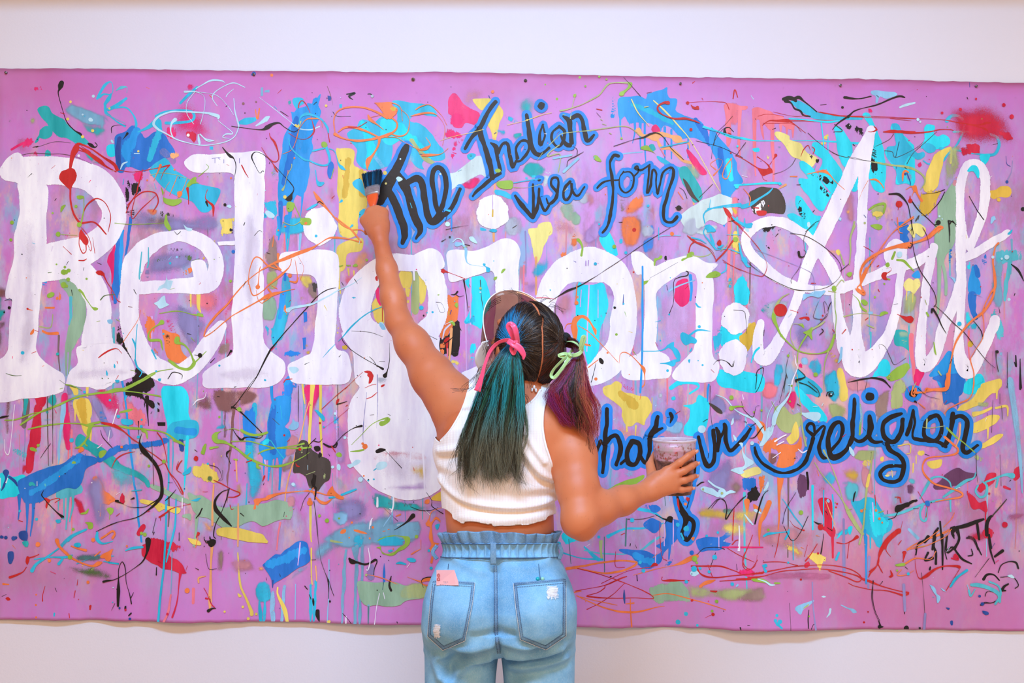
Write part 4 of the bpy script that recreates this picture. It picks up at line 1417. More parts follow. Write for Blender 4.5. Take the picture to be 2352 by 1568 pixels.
lt 104,118,26 102,124,20 103,130,20 107,131,22 108,120,20
lt 129,111,22 129.5,123,14
st/v 89,93 98,93 98,100 91,98
li/v 183,6,90 188,40,80 192,76,50 194,106,20
sm/w 142,142 160,138 168,145 156,153 143,149
sm/d 156,140 168,138 168,147 158,148
sm/v 175,135 181,132 181,137 177,139
sQ/w 175,126 196,124 196,129 178,132
li 92,139,26 100,147,30
@1250,860
pY 53,11 60,9 65,6 70,9 70,15 80,17 86,19 93,20 97,29 95,36 92,41 90,46 83,43 79,46 74,45 70,37 69,30 60,22 54,18
rh/d 70,18,90 80,26,120
so/v 52,10 58,11 57,15 52,14
pM/d 69,6 74,9 80,11 81,15 74,14 70,11
lY 74,44,24 74.5,51,16
lY 82.5,46,18 82,56,10
lh 97,21,10 97,36,8
so/w 64,30 76,47 90,46 86,60 64,56
pY/d 58.5,4 63,4 62,6
pc 125,28 134,27 139,23 144,20 148,24 148,33 145,48 138,54 127,54 126,47 130,40 131,31
lc 114,12,40 122,7,50 134,7,40 139,11,20 131,17,20
pc/v 113,20 118,19 119,23 115,24
pc 156,2 170,0 196,0 196,15 180,13 160,8
lb 148,9,20 147,16,20 147,24,14
sx/v 102,17 106,16 105,24 103,26
sv/v 107,19 111,19 110,28 108,27
si/v 108,40 126,42 124,54 108,52
pG 47,108 56,104 68,97 80,93 90,90 89,95 78,100 64,106 52,110
si/w 70,83 86,84 86,92 72,96
sv/w 140,90 170,70 170,106 150,110
sY/w 134,110 150,118 196,116 196,136 140,130
"""
run(UNDER3)# ---------------------------------------------------------------- white lettering
letter('white_letter', 'W', [
    ('p', [(45, 420), (108, 425), (108, 500), (109, 560), (100, 640), (94, 680), (89, 760), (85, 800), (104, 830), (148, 860), (150, 888), (138, 902), (60, 915), (-11, 918), (-11, 842), (18, 806), (22, 740), (27, 690), (15, 684), (20, 640), (33, 590), (32, 545), (44, 500), (46, 450)]),
    ('r', [(22, 395, 44), (60, 392, 62), (150, 394, 66), (215, 412, 66), (252, 450, 64), (263, 492, 56), (250, 535, 58), (205, 570, 66), (140, 596, 90), (90, 610, 80)]),
    ('p', [(6, 378), (36, 352), (52, 356), (58, 380), (60, 430), (30, 415), (8, 398)]),
    ('r', [(130, 600, 60), (180, 622, 60), (214, 660, 62), (228, 704, 58), (225, 760, 66), (225, 810, 84), (228, 850, 90)]),
    ('p', [(184, 793), (270, 790), (306, 832), (310, 853), (300, 868), (230, 886), (161, 884), (156, 874), (163, 850), (178, 832)])])
letter('white_letter', 'W', [
    ('r', [(300, 662, 30), (400, 657, 34), (478, 650, 44), (496, 615, 38), (486, 578, 38), (455, 550, 36), (403, 542, 28), (345, 562, 42), (309, 605, 50), (300, 660, 46), (298, 722, 46), (308, 772, 52), (332, 820, 50), (368, 850, 52), (405, 860, 48), (450, 833, 44), (485, 785, 44), (508, 750, 30)]),
    ('p', [(440, 600), (470, 600), (476, 640), (450, 650), (444, 625)])])
letter('white_letter', 'W', [
    ('p', [(424, 372), (436, 360), (451, 355), (500, 354), (538, 351), (584, 347), (604, 352), (612, 370), (610, 400), (606, 500), (604, 615), (608, 643), (604, 730), (607, 780), (617, 801), (655, 832), (653, 867), (617, 888), (553, 890), (476, 890), (466, 870), (471, 852), (515, 821), (536, 800), (533, 717), (540, 602), (539, 500), (538, 420), (534, 398), (500, 396), (454, 397), (432, 388)])])
letter('white_letter', 'W', [
    ('e', (735, 519, 39, 43)),
    ('p', [(642, 590), (655, 579), (700, 575), (749, 573), (770, 580), (780, 602), (777, 680), (774, 730), (772, 796), (798, 812), (808, 852), (798, 877), (757, 884), (681, 880), (665, 867), (664, 838), (700, 818), (716, 806), (723, 755), (729, 704), (730, 655), (714, 632), (668, 628), (646, 622), (640, 606)]),
    ('q', [(501, 556), (540, 553), (540, 562), (503, 564)])])
letter('white_letter', 'W', [
    ('r', [(1000, 600, 40), (960, 604, 36), (905, 604, 44), (865, 622, 52), (832, 660, 66), (816, 706, 74), (824, 750, 74), (866, 775, 64), (920, 790, 70), (970, 770, 60), (1000, 735, 48), (1006, 690, 46), (1000, 645, 46), (980, 618, 44)]),
    ('p', [(945, 590), (973, 574), (994, 570), (1014, 582), (1022, 602), (1018, 617), (985, 622), (950, 612)]),
    ('p', [(790, 760), (860, 750), (930, 760), (1004, 770), (1010, 800), (1030, 880), (1040, 960), (1040, 1060), (1018, 1112), (996, 1133), (975, 1144), (945, 1148), (904, 1140), (863, 1123), (841, 1101), (816, 1074), (804, 1050), (800, 1010), (799, 962), (802, 931), (810, 913), (826, 890), (816, 878), (813, 850), (808, 806), (792, 780)])])
letter('white_letter', 'W', [
    ('e', (1132, 487, 38, 40)),
    ('p', [(1027, 584), (1040, 574), (1063, 574), (1085, 576), (1116, 566), (1142, 552), (1165, 548), (1185, 555), (1195, 579), (1193, 607), (1190, 668), (1190, 760), (1192, 850), (1180, 882), (1075, 880), (1060, 858), (1093, 842), (1130, 820), (1136, 740), (1139, 663), (1132, 623), (1101, 629), (1065, 642), (1033, 648), (1028, 615)])])
letter('white_letter', 'W', [
    ('r', [(1353, 607, 84), (1300, 622, 66), (1262, 665, 52), (1250, 730, 44), (1262, 790, 46), (1300, 845, 50), (1350, 862, 48), (1392, 838, 66), (1424, 790, 62), (1432, 735, 62), (1434, 670, 52), (1405, 622, 66), (1353, 607, 84)]),
    ('p', [(1352, 856), (1380, 830), (1420, 800), (1450, 800), (1430, 845), (1400, 866), (1362, 881)])])
letter('white_letter', 'W', [
    ('p', [(1449, 581), (1468, 578), (1485, 588), (1501, 602), (1506, 612), (1532, 599), (1572, 587), (1598, 589), (1623, 602), (1648, 606), (1634, 626), (1640, 650), (1637, 720), (1636, 810), (1651, 832), (1649, 857), (1634, 876), (1593, 877), (1549, 872), (1546, 852), (1578, 816), (1595, 793), (1598, 700), (1600, 640), (1590, 626), (1568, 626), (1545, 642), (1518, 660), (1506, 682), (1510, 740), (1508, 796), (1532, 814), (1540, 837), (1532, 867), (1463, 872), (1432, 867), (1430, 844), (1444, 820), (1470, 804), (1478, 740), (1478, 640), (1462, 630), (1452, 605)])])
letter('white_dot', 'W', [('e', (1689, 731, 33, 37))])
letter('white_dot', 'W', [('e', (1684, 820, 32, 43))])
letter('white_letter', 'W', [
    ('r', [(2001, 300, 22), (1976, 350, 32), (1955, 396, 36), (1922, 468, 36), (1888, 538, 36), (1858, 602, 30), (1833, 678, 24), (1812, 730, 24), (1786, 785, 28), (1760, 820, 38), (1742, 812, 30), (1740, 770, 22), (1746, 742, 20)]),
    ('r', [(2000, 300, 22), (1990, 350, 26), (1984, 400, 26), (1980, 470, 24), (1978, 540, 22), (1972, 602, 22), (1967, 680, 22), (1966, 755, 24), (1966, 815, 46)]),
    ('r', [(1924, 646, 28), (1900, 602, 30), (1870, 562, 28), (1840, 534, 26), (1799, 512, 26), (1763, 509, 26), (1728, 524, 26), (1713, 550, 24), (1722, 580, 24), (1748, 608, 26), (1786, 638, 26), (1830, 658, 24), (1875, 665, 20), (1916, 665, 26), (1957, 653, 26), (1998, 638, 24), (2034, 622, 26), (2072, 612, 24), (2105, 600, 24), (2140, 577, 20)])])
letter('white_letter', 'W', [
    ('r', [(1917, 668, 22), (1925, 735, 26), (1944, 800, 40), (1966, 838, 56), (1990, 832, 50), (2014, 808, 36), (2040, 766, 26), (2058, 704, 20), (2066, 640, 20), (2068, 612, 28)]),
    ('p', [(2028, 590), (2032, 568), (2051, 550), (2070, 556), (2080, 575), (2078, 610), (2060, 622), (2040, 612)]),
    ('r', [(2143, 568, 20), (2130, 628, 22), (2118, 730, 22), (2112, 800, 26), (2120, 838, 34), (2142, 822, 30), (2155, 790, 26), (2168, 745, 28), (2188, 700, 26), (2202, 655, 24)])])
letter('white_letter', 'W', [
    ('r', [(2210, 560, 26), (2204, 480, 22), (2206, 420, 24), (2218, 385, 22), (2238, 376, 20), (2256, 390, 24), (2262, 430, 26), (2258, 475, 24), (2242, 530, 22), (2226, 568, 20)]),
    ('r', [(2205, 520, 24), (2205, 600, 24), (2206, 680, 22), (2204, 740, 20), (2200, 790, 26), (2208, 832, 34), (2222, 852, 36), (2240, 832, 30), (2260, 793, 26), (2278, 752, 26), (2284, 735, 24)]),
    ('r', [(2210, 594, 18), (2240, 580, 22), (2280, 555, 22), (2312, 536, 18)])])
run("""
@700,860,4.9
sw/w 77,80 100,82 138,86 150,90 148,120 130,128 100,125 82,118
ss/w 78,86 90,85 130,86 138,98 100,98 78,96
sV/w 100,122 132,117 140,130 110,133 85,128
sh/w 100,100 136,98 138,120 126,118 110,105
lv/v 70,20,8 68,40,8 66,64,8 66,76,6
lv/v 82,0,10 82,40,10 81,60,6
sV/v 61,43 64,41 63,56 62,64
sx/v 82,3 93,4 90,11 82,11
lW 94,76,20 94,97,16
lW 120,80,18 119,98,14
lW 132,78,20 134,100,20 135,130,16
lW 82,138,20 82,148,26
lW 100,134,16 100,146,20 98,154,18
@1852,140
pc 144,99 148,94 153,95 155,101 154,106 150,100 146,100
@800,140
pO/d 123.5,138 128,137 129,140 124,139.5
lh 130,134,14 130,140,16
lV/v 130,121,6 130,134,5
@400,140
lv 34.5,88,7 42,87,7
lv 37,88,7 37,92,7
lv 40,87,6 40,88,6
lv 41,87,6 41.5,89,6
lv 45,89,7 45,92,7
lv 59,88,8 59,92,6
@0,500
lw 48,26,14 47,30,10
lv 6,74,10 11,73.5,10
lK 5,74.5,6 10,73,8 11.5,75,6
dK 9,81,14 4.5,85,8 20.5,33,6
sw/w 20,0 33,0 33,110 15,130 20,60
sw/w 62,138 110,132 116,142 70,148
@400,500
sw/w 62,0 76,0 78,50 70,90 70,110 62,70
sw/w 35,140 70,132 90,142 56,150
""")
# ---------------------------------------------------------------- black handwriting with blue outlines
_all = []
def hand(text, ox, oy, grow=62):
    for s in text:
        _all.append(outlined(s, ox, oy, grow))
hand([
 "525,770,50 500,830,78 440,960,90 350,1130,118 285,1260,100 | 375,1180,70 430,1300,72 480,1440,76 510,1560,66 490,1640,40",
 "450,1020,50 500,1110,90 540,1200,76 600,1400,82 650,1520,56 612,1600,24 | 500,1130,60 560,1085,60 625,1060,70 668,1120,62 684,1250,66 720,1400,70 765,1450,70 840,1400,50",
 "765,1445,60 800,1400,46 850,1300,46 883,1150,44 868,1020,44 820,965,46 770,990,50 755,1080,52 775,1200,44 800,1330,50 855,1390,50 925,1335,46 970,1250,40 1008,1155,32",
 "1325,370,36 1250,480,44 1190,600,44 1110,690,38 1052,795,26 | 1180,610,54 1230,780,54 1270,920,58 1300,1050,58 | 1365,1012,36 1290,1060,44 1200,1140,36 1120,1220,18",
 "1285,740,20 1330,780,46 1345,880,34 1372,985,32 | 1350,830,28 1390,752,28 1432,752,34 1452,850,34 1480,960,38 1512,900,26",
 "1520,910,22 1560,895,28 1618,810,36 1620,735,34 1562,720,26 1512,790,26 1520,880,28 | 1605,490,38 1620,600,44 1640,750,48 1680,830,48 1720,845,46",
], 800, 140)
hand([
 "185,575,16 155,660,28 165,755,34 203,680,20 185,590,16 | 110,835,36 170,838,36 240,785,24",
 "165,408,72",
 "330,590,26 272,640,26 270,720,26 320,775,26 370,720,28 382,640,26 330,590,26 | 350,680,28 392,755,40 430,765,36",
 "365,500,18 420,540,56 430,600,44 440,740,40 | 440,520,34 500,490,38 540,540,38 560,640,38 585,722,36 645,668,18",
 "-65,1215,24 0,1310,42 92,1410,38 | 92,1115,26 98,1250,36 95,1400,40",
 "150,1070,34 | 95,1410,36 130,1330,34 145,1250,24 148,1150,20 | 150,1230,22 175,1310,26 205,1350,26 245,1295,24",
 "215,1240,16 240,1285,24 300,1235,24 322,1140,20 315,1060,24 270,1062,22 262,1120,22 310,1180,26 310,1230,22 260,1275,22",
 "430,1090,26 378,1150,26 370,1230,26 402,1252,26 440,1190,26 442,1110,22 | 440,1120,24 460,1190,28 500,1212,24 558,1135,16",
 "865,858,28 822,848,26 790,900,26 790,960,24 805,1080,26 810,1200,28 800,1330,34 770,1470,34 720,1545,26 | 670,1145,16 740,1090,24 865,1072,20",
 "910,1000,20 872,1060,20 880,1150,20 930,1190,20 990,1140,20 1000,1050,20 962,1000,20 905,1002,20",
 "1000,1045,18 1042,1000,20 1036,950,18 1010,968,18 1060,985,20 1110,960,20 1145,938,18",
 "1140,950,22 1130,1080,22 1120,1190,20 1150,1120,20 1170,985,24 1200,1010,24 1200,1100,20 1215,1200,18 1235,1100,20 1260,1005,24 1330,962,24 1358,1000,28 1340,1100,30 1300,1220,30 1270,1350,30 1282,1440,30 1342,1452,26 1390,1400,26",
], 1200, 140)
hand([
 "395,640,26 432,780,44 478,660,40 505,600,44",
 "565,310,38 560,450,42 545,600,48 535,750,44 525,880,32 | 540,620,50 600,560,40 655,550,44 682,640,42 672,740,42 650,810,36",
 "790,602,46 745,700,46 757,790,46 820,800,42 860,710,46 850,620,46 795,602,46 | 690,800,28 745,755,36 | 860,720,36 900,790,42 935,790,36",
 "1015,380,40 1005,470,48 955,560,46 950,680,40 930,770,40 | 930,575,18 1000,512,34 1062,478,18",
 "1135,350,36 1152,385,34 1132,432,12",
 "1060,600,30 1020,700,40 1100,800,40 1240,760,40 1340,700,36 1350,860,30 1320,980,20 | 1195,1085,26 1230,1200,48 1272,1290,66 1250,1380,36 1240,1440,36 1282,1488,44 1330,1420,36 1342,1330,44 1292,1285,44 | 1330,990,10 1310,1100,10 1280,1200,10",
], 1250, 860, 74)
hand([
 "15,560,32 50,720,42 95,822,42 145,790,42 162,680,42 150,500,36",
 "180,480,28 198,560,46 180,680,40 | 198,570,40 235,520,26 240,440,22 262,470,28 262,600,40 300,682,42 360,640,38 430,560,32 482,482,20",
 "520,655,22 550,740,28 620,820,28 750,880,28 860,870,28 960,800,32 1010,690,36 1045,570,40 | 1045,545,36 990,490,26 1010,440,26 1050,450,26 1060,510,30 | 1050,545,36 1110,480,30 1145,468,28 1122,560,36 1100,650,40 1130,740,38 1165,750,26",
 "1200,690,34 1280,600,34 1312,500,38 1290,430,42 1230,450,48 1180,560,48 1180,660,44 1215,740,60 1290,722,56 1350,660,38 1390,560,32",
 "1415,220,34 1410,350,40 1400,480,40 1390,600,38 1335,690,32 | 1400,560,28 1450,600,34 1500,590,34 1540,540,38",
 "1555,195,88 | 1555,375,40 1560,470,64 1550,560,50 1590,602,38 1662,602,28",
], 1600, 860, 76)
hand([
 "850,350,32 760,380,48 690,440,44 690,540,44 740,600,48 800,590,48 850,500,44 862,400,36 | 720,620,48 750,680,48 830,730,38 872,800,42 850,920,42 790,962,38 700,950,38 660,890,38 720,822,32 850,820,36",
 "960,170,80 | 955,320,28 930,440,34 900,540,34 | 955,330,28 970,440,28 950,560,28 1000,582,34 1085,592,36",
 "1120,380,42 1062,440,42 1060,550,46 1140,592,42 1200,540,42 1212,440,42 1172,370,42 1110,385,42",
 "1310,350,42 1300,480,48 1260,600,58 1225,640,36 | 1300,400,38 1380,372,38 1440,420,48 1430,540,48 1400,660,48 1440,702,42 1535,635,28 | 1085,592,36 1180,605,32 1250,645,36",
], 1852, 860, 76)
for st in _all: black(st)
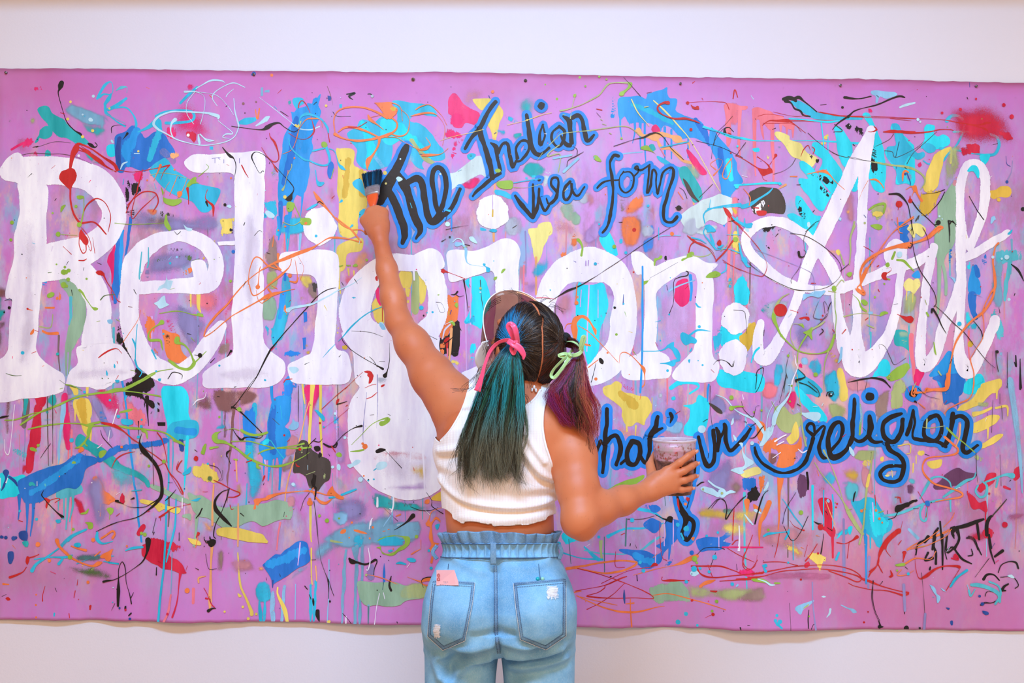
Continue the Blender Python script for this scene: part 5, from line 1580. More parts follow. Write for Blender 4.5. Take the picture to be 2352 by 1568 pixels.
OVER = """
@0,140
lK 56,20,46 55,23,50 54,26,22 53,29,10 55,38,6 59,51,8 62,57,10 68,63,12 73,66,22 74,68,10
lK 80,74.5,16 82.5,76,36 86,78,14 88,76,8 86,73.5,6
lK 101,65,4 101,60,8 106,58,6 114,58,4
lK 111,71,4 114,67,16 115,65.5,28
lk 33,78,6 50,73,4 64,74,4
lk 20,85,5 30,83,6 44,84,6 56,84,5 70,87,5 83,93,4
lY 64,36,10 64,38,12
dY 64,37,12 75,68.5,14 84,63,14 61.5,52.5,14 99,43,10
lR 106,98,34 103,93,30 94,87,16 84,80,14 76,76,16 71,75,30 69,79,64 66,85,50 64,96,26
pR 64,96 68,98 70,103 69,108 66,112 64,116 62,115 57,111 54,106 56,100 60,98
lR 64,114,18 64,125,16 66,135,18 70,143,20 74,146,22 84,145,14 90,149,16 96,156,14
lR 72,78,8 80,83,30 90,90,40 96,95,16 105,100,10
lR 74,77,6 82,83,14 70,80,8
lR 73,147,12 77,133,14 83,126,16 89,124,14 96,129,10 100,140,10 98,154,8
lR 106,98,6 120,100,5 140,97,8 153,94,16
lR 129,98,10 125,112,14 123,120,12 117,129,14 114,137,10
lR 115,130,8 122,123,10 130,118,12 140,119,14 143,127,14 138,136,10
lR 141,121,6 128,133,10 120,142,10 119,136,8 123,120,6
lR 169,115,30 170,122,12 170,129,6
lR 187,116,8 185,123,8 188,127,18 192,131,26 192,140,6
lK 186,127,22 187.5,131,10
lR 153,94,14 148,100,10 145,107,6
le 136,103,5 145,101,5 160,103,6 177,109,6
lO 145,94,24 142,101,10 139,108,6
lO/v 153,109,5 149,116,6 147,129,5
lO/v 160,104,5 156,114,6 153,121,5
lO/v 169,106,5 165,116,6 160,124,5
pO 160,118 164,117.5 164,121 161,123
pG 168,112 174,105 177.5,105 177,109 180,110 174,111 170,114
pG 145,113 148,118 147,123 156,125 162,124 164,127 156,131 150,129 147,125
lG 150,139,20 150,147,36 153,152,22
dO 161.5,120,16 133,107.5,8 157.5,98,9
lG 186,93,6 188,96.5,8 179,104,6
pG 70,121 74,121 76.5,122.5 73,124.5 70,123.5
lG 76,123,10 76,133,8 74,145,16
pG 55,136.5 56,131 60,129.5 57.5,134
dG 69,131,14 72,147.5,22 11.5,145.5,18 48,137,9 53,156,22
dI 82,53,18 75,48.5,9 84.5,32,14 83,53.5,14
lI 101,72,22 102,73.5,18
lI 109,97.5,10 111,93,18 115,91,10
lI 121.5,83.5,12 126,83.5,8
dY 125,81.5,10
lI 158,53,40 155,56,22 154,63,14 156,69,14
lI 179,67,12 180,74,22 179.5,76,10
lI 180,66,8 185,70,12 193,72,10
dW 71.5,85.5,12
pI 166,148 169,150 173.5,152 172,153.5 169,152.5
lG 104,146,10 114,147,8 130,147,5 148,146,5
@400,140
lI 20,25,8 33,18,16 43,18,14 46,20,5
lI 35,35,10 35,31,12 40,26,10 53,20,12 64,24,5
lI 35,35,12 39,40.5,8
lI 47,32.5,8 49,29.5,8 54,25.5,5
lI 54,34,8 55,45,12 58,57,16 58,61,12 54,69,10 43,74,12 25,76,10 6,72,9 -6,66,14 -15,61,22 -18,56,24 -13,50,18 -2,46,16 10,46,14 28,47,18 34,48,30 40,50,34 40,52,18
lI 10,28,20 20,28,12 27,32,6 28,40,6 26,50,6 24,57,5
lI 19,28,6 12,38,7 12,48,7 18,57,6
lI 20,28,4 38,31,5 48,40,5 54,49,5
lI 40,54,5 53,65,10 47,66,14 44,69,8 50,70,5
lI 22,66.5,12 22.5,72,24 23,75.5,12
lI 24,66,8 30,72,14 36,72,8
dW 13,67,14
lI 74,58.5,14 79,55.5,30 83.5,52,44 85.5,50.5,20
lI 77,33,4 90,43,6 105,55,8 113,61,14 123,62,12 131,59,14
lI 84,52,26 83,53.5,30
lK 52,59,5 60,60,6 78,62,8 84,60,40 89,57,24 95,56,14 100,60,8 108,64,8 113,60,6 108,59,5
lK 44,78,10 47,82,16 51,86,30 54,88,12 56,95,8 54,108,4
lK 101,124,24 104,124,60 106,120,18 108,116,8 106,111,8 93,97,6 83,86,6 74,82,8 70,86,14 72,92,8 77,101,8 80,99,6 81,100,4
lR 86,65,6 87,69,10 91,74,20 94,83,12 94,89,10 90,91,12 84,86,6 79,78,5
lR 88,90,6 92,98,16 93.5,100,10
lR 61,94,14 64,100,14 67,105,6
lR 112,42,14 113,38,14 116,36,8 121,43,6 125,56,8 126,64,16 120,70,6 112,70,5 103,65,4
lR 138,60,5 140,73,14
lO 110,70,5 113,61,6 119,53,8 125,52,16 132,53,8 134,60,5
lO 113,60,4 110,72,5 106,80,5 98,84,4
lY 109.5,58,20 112,59,24 114.5,54.5,8
lK 96,45.5,6 103,50,5
lD 138,23,5 141,31,6 143,40,4
lK 155.5,30,14 163,29,20 157.5,32,22 161,35,6
lK 174.5,30,10 177,30,14 180,32,5
dx 178.5,32,14
dY 137,40.5,12
lK 143,46,6 147,50,6 159,50,5
lC 113,58,8 114,51,16 119,48,30 125,49,20 133,53,16 138,60,24 139,65,10
lC 103,70,8 106,79,14 116,88,20 122,90,14 132,94,18 139,93,20 140,87,24 137,78,30 134,79,14 125,81,16
pG 133,73.5 136,73 138,75.5 137,78 134.5,78 132.5,76.5
lC 140,79,10 145,82,10 148,92,14 151,96,34 154,98,14
lC 127.5,98.5,10 128.5,107,16 131,111,50 134.5,110,20
pB 140,91 143,91 144,96 141,106 138,101
lC 120,134,16 125,131,26 129,129,16
le 106,93,8 106,96,8 102,103,8 100,112,10 98,116,26
dY 100,122.5,16 150,153.5,6
pG 102.5,127 107,127.5 108,132 106,135 103,135.5 101.5,132
lG 108,128,12 111,135,10 115,143,10
pG 114.5,142 122,141.5 124,144 122.5,148 115,147.5 113.5,144.5
le 98,145,6 107,148,8 115,144,8
dO 118.5,146.5,12 94,152.5,8 100.5,149,8 51.5,105.5,9 108.5,87.5,8
lO 126,118,14 130,124,40 136,131,24 144,140,14 152,148,14 159,151,16
lK 129,128,8 131,126.5,10 134.5,129,8
lC 149,127.5,10 151,126,26
lC 158.5,150,8 160.5,148,20
lO 145,66,34 153,70,14 165,72,22 176,71,22 185,69,24 196,65,20
lO 148,64,12 154,60,20 162,60,22 172,63,20 185,69,14
lO 145,64,10 144,54,14 147,46,14 156,42,16 170,42,16 182,46,20 192,51,34
pO 182,38 188,39 196,38 196,52 190,50 186,44
lO 185,70,30 184,76,20 179,85,24 175,90,50 174,96,20 174,98,8
lR 157,60,10 165,60,12 174,55,4
lR 152,103,8 152.5,105.5,6
dY 190,101,18
lG 144,97,6 141.5,106,6
dK 46,129.5,14 64,47,5
pI 47.5,131 50,129.5 52,131.5 50,132.5
@800,140
lO 24,38,10 30,39,30 39,38,14 47,42,8 49,54,6
pO 29,40 37,40 44,42 45,45 43,49 38,52 33,49 30,45
ph/d 37,41.5 43,41.5 44,45 40,46
lO 39,51,16 44,56,16 43,62,18 36,67,20 29,69,24
lO 18,49,14 20,53,30 27,58,10 32,62,6
lO 20,51,6 33,48,5
lO 37,65,10 46,68,14 53,65,14 55,57,10 54,50,6 48,44,5
lO 56,50,5 64,48,16 74,47,16 81,50,5 87,60,4 85,76,4
lO 61,44,12 66,41,14 74,40,10 84,49,5 89,58,4
lO 69,80,8 74,76,10 70,69,4
lO 34,69,8 43,69,5 50,73,4 56,76,6 64,80,10 70,79,34 74,76,10
lO 67,85,24 73,85,30 83,84,8 90,79,4
lO 60,78,6 64,82,8
lR 0,59.5,8 8,59.5,8
lY 83,72,5 96,68,5 110,65,6 122,62,5
lY 143,58,5 156,55,5 160,54,6 174,49,5 183,47,5
pG 134,109 138,108 147,108 148,111 147,115 138,115 134,112
pG 132,98.5 135,97 138,98.5 137,101 133,101
lC 149,110,10 160,108,12 174,106,12
le 149,114,6 162,114,6 174,111,6
pI 43.5,106 45.5,104.5 49,106.5 48,108 45,109
dI 47,88.5,8 89.5,147,22 83,102,10
dy 34,110.5,10
pC/v 56,153 60,150 61,152 58,154.5
lC 88,134.5,14 91.5,135,22
lK 87.5,145,6 89,140,10
lU 93,138,16 93,148,14 93,153,10
lK 88,152,6 96,150,4 108,148,4
dO 130,28,14 58,16.5,14
dk 159.5,18,16
dD 58.5,17,18
dT 110.5,85,10
dY 161,53.5,8
li 102,98,4 99,99.5,5
pC 126.5,153 130,151 134,152.5 132,154.5
@1200,140
le 34,45,16 40,44,14 52,40,8 64,34,14 70,30,12 76,22,16 82,20,10 96,20,18
pG 94.5,19.5 98.5,19.5 98.5,22.5 95,26 92,29 90.5,31.5 87,31.5 87.5,28.5 91.5,26.5 95,22.5
le 48,30,10 45,40,5 43,52,12
le 30,70,5 35,66,8 48,64,8 60,63,10 74,61,10 90,59,10 98,61,8 106,68,6
le 33,76,12 24,83,12 23,86,14 33,84,12 34,90,10 32,100,8
le 18,83,8 13,90,5
le 24,76,8 31,69,8
pG 64,86 67,85.5 71,90.5 68,90.5 65,89
dG 47,31.5,14 31,34.5,12 51.5,15,12 69,14.5,10 75.5,17,9 56.5,23,9 20.5,21.5,8 89,70,10
pG 106,78 112,76 116,80 121,85 116,82 109,80
le 72,57,8 75.5,58,6
le 78,65,8 80,66,6
lK 82,77,5 100,71,6 109,69,14 115,66,18 121,65,12 127,69,8 134,79,6 145,89,6
ly 98,35,12 104,47,10 114,59,5
ly 118,36,14 128,45,16 140,58,14 150,70,10 162,90,8 172,108,10 178,118,6
lR 66.5,43.5,8 71.5,44.5,8
lR 131,38,36 127,38,20 122,41,14 122,45,16 127,49,10 136,52,16 146,52,24 154,54,16 159,56,10
lR 147,38,8 160,37,5 176,37,6 183,38,6 186,44,5
lR 151.5,40,8 154,42.5,24 158,43,20
lR 153,20,12 155,18.5,8
lR 189.5,34,12 191,26,12 193.5,33,4
dR 148.5,38,14 151.5,62,14
lK 91,15,5 99,24,6 106,32,6
lK 46,80,8 44,81,6
lK 40,98,5 41,90,5 48,86,6 55,82,5
lK 45,77,4 49,80,5 49,85,5
lk 170,88,4 172,74,5 179,63,5 183,60,4
lK 182,65,34 182,61,14 186,60,6 190,64,4
lR 185,65,12 187.5,66,14
lK 156,72,4 176,77,5 190,83,6 198,87,5
lK 141,114,4 145,117,5 148,124,5
lk 159,123,6 166,116,5 171,111,5
dK 140.5,132.5,24
lK 137.5,132,6 144,132.5,6
lO 176,88,5 180,90,5 178,96,6 172,103,14
pO/v 170.5,108 173,109 176,113 174,111
lO 188,88,14 182,96,10 180,104,10 184,106,10 188,96,8 188,88,6
lO 176,88,4 169,93,5 174,98,8
lR 180,131,10 184,135,30 190,143,16 196,149,8
lC 149,73,14 124,78,14
lC 162,60,14 176,64,12 196,70,16
li 37,100,26 50,88,24
li 28,88,20 44,85,20
lO 140,118,8 144.5,124.5,10
lS 124,79,14 128,86,10
lC 164,146,14 163,138,14 170,133,14 184,130,16 196,129,24
pC 164,149 168,147.5 174,153 170,154 166,152
lC 169,125,8 168,133,8
dC 69,147,10 113,130.5,12
@1600,140
lR 18,37,5 26,38,6 29,43,5
lR 32.5,34,10 34.5,26,10 37,33,4
dR 0.5,42,14
lK 78,34.5,30 82,33.5,40 86,34,40 89,36,30
lK 88,34,30 92,33,36 96,36,16 101,40,14 108,46,12
lK 80,36,40 85,38,16 88,43,18 93,45,20 96,49,16 102,50,14
lR 59,58,8 65,54,12 72,54,18 82,54,34 86,56,10 98,65,5
lR 82,54,12 96,54,10 106,54,22 118,54,10 126,54,5
lR 109,46,6 120,48,14 134,50,12 156,50,6 180,51,5 196,52,5
lR 55,50,5 64,48,5 78,50,5
lR 69,46,4 88,50,4 100,49,4
lR 60,56,5 86,57,4 94,64,4
lc 83,52,12 96,53,14 118,55,20 128,54,14
lc 112,56,14 114,76,14 113,95,8
lc 118,68,10 118,86,12 119,96,8
lK 134,33,26 140,34,18 148,34,10 156,32,10
lK 187,33,12 183,32,18 176,34,14 162,40,8 144,44,6 137,49,14 127,56,8 122,62,5
dK 136,50.5,14 131,42,12
lR 168,64,10 176,63,20 183,64,26 196,64,14
lR 159,59,6 161.5,61.5,14 158,64,10 154,64,5
lk 124,57,5 131,63,6 123,64,4
lk 100,65,5 110,74,5 125,84,6 140,88,5 160,91,6
pR 54,96 60,97 64,96 58,89 54,86 60,90 66,94 70,86 72,84 72,86 66,94 68,97 69,101 64,103 59,104 56,100
lR 35,85,8 43,89,8 54,96,12
dR 71,85,14 30.5,83,8
lR 59,104,6 60,106.5,5 63,108,4
lR 93.5,86,6 96,80,10 100,76,10 102,80,5
lR 104,77.5,10 106,80,12 104.5,83.5,8
lK 15,76,4 18,65,4 26,57,5 32,50,5
lK 44,73.5,5 39,80,5 35,86,4
lk 69,102,4 78,99,4 85,94,4 89,88,4
lc 34,112,20 50,111,16 70,110,22 76,111,14
dc 36,113,20 74.5,110.5,14 36.5,77,10
lo 74,115,10 80,111.5,22
ly 63,85,6 64,88,14 65,86,6
lO 84,104,10 90,104,14
lO 100,102,5 108,100,14 115,99,22 120,103,14 125,109,6 133,116,4
lO 156,107,10 161,107,18 165,110,12 168,114,6
lC 10,133,14 34,131,16 46,130,40 56,124,20 64,119,20 68,115,12
lC 6,140,12 7.5,136,14 11,133,14
pC 39,131 43,129.5 47,130 44,133 40,133.5
lC 30,140,20 38,145,24 44,148,40 49,147,30
lC 43,142,10 43,148,20
pC 7,149 11,147.5 17,153 13,154 9,152
pR 53.5,135 60,134.5 63,135.5 62,138.5 57,139.5 54,138
lR 51,132,10 55.5,132.5,14
lW 58,127,12 60,126,12 61,128.5,8
lR 24,132,12 28,138,30 34,145,16 41,151,8
lO 47,130,10 48,123,10 42,115,6
pI 43,149 46,150 47,154 44,153
dR 64.5,130.5,6
lK 97.5,154,5 106,146,5 110,144,4
pI 99,146 101,145 102,148 100,150
le 160,91,8 178,94,10 188,96,16 196,98,20
@1852,140
lR 12,46,6 25,49,12 36,50,14 56,51,6 90,52,6 120,53,6 138,56,10 153,58,12 162,56,26 165,56,14
lR 143,57,8 156,60,12 161,62,20 163,64,10
lR 69,64,10 78,64,22 86,64,28 96,65,16 110,64,14 120,62,10 129,62,8 132,63,6
lR 75,52,4 94,54,4
lR 61,60,8 63,62,16 60,64,8
lK 34,33,24 40,34,18 48,34,10 58,32,10
lK 88,33,14 83,32,18 74,35,14 64,39,8 44,45,6 38,50,14 29,56,8 24,61,5
lk 25,57.5,5 32,63.5,8 24,64,4
lk 62,77,5 74,71,6 78,66,6
lk 90,93,5 96,83,5 106,74,5 117,64,5
lk 70,81,5 77,82,6 80,87,5 96,80,5 105,73,4
lk 37,86,4 50,89,5
le 58,91,8 74,94,14 86,95,22 97,98,20 105,104,20 106,110,14 102,116,8
lO 86,108,10 86.5,102,24 88.5,99,20 91.5,100.5,14
lO 57,107,10 62,107,20 67,111,12 69.5,115,5
lO 0,102,6 10,100,14 16,100,22 21,103,14 26,109,6 34,116,4
lO 55,108,5 50,117,5 47,125,4
pO 94,113 98,112 99,115 100,120 104,126 102,126 97,118 94,123 96,117
lO 89,116,6 94,113,12
lK 74,120,14 82,120,24 87,124,18 91,130,14 93,140,12 96,156,8
lK 93,124,12 100,134,10 110,143,8 120,153,6
lK 124,118,8 120,126,8 112,135,6 106,140,4
lK 124,116,8 115,119,6 104,120,4
dR 83,129,30 93,126,20
lR 93,121.5,5 93,125,16
lR 82,134,6 83,130,14
lK 118,145,24 118,147.5,16 115,147.5,6
lK 127.5,144,14 130,144.5,12 134.5,147.5,6
lK 127.5,145,14 128,152,10 128.5,157,10
lK 146,122,8 150,129,8 154,136,10 159,143,12
pC/v 143,110.5 147,112 147,113.5 144.5,113
pi 165.5,147 166,141 169,140 170,144 169,143
dK 194.5,133.5,20
lN 179,86,6 180,93,6 183,95,5
lv 185,90,5 184,100,5 180,108,10
dN 180,109,14
dI 100,53,14 102,55,10 119,140,10 30,142,12
pi 28.5,143 31,141 31,144
lK 83,73,5 80,87,5
pG 57,148 64,147 68,149 66,152 62,151.5
le 43,145,18 41,152,16 39.5,157,14
de 52,146,10
lG 56,134,18 62,130,20 70,129,26 69,137,16
pY/d 58,137 64,135 70,138 65,141 60,140
lO 82,150,10 90,144,10 96,140,8
lO 110,157,20 118,150,26 121.5,150,14 118,155,10
lk 98,144,14 101,139,10 100,143,8
lN 90,101,12 93,109,10 93,112,6
dN 88.5,102,12
"""
run(OVER)
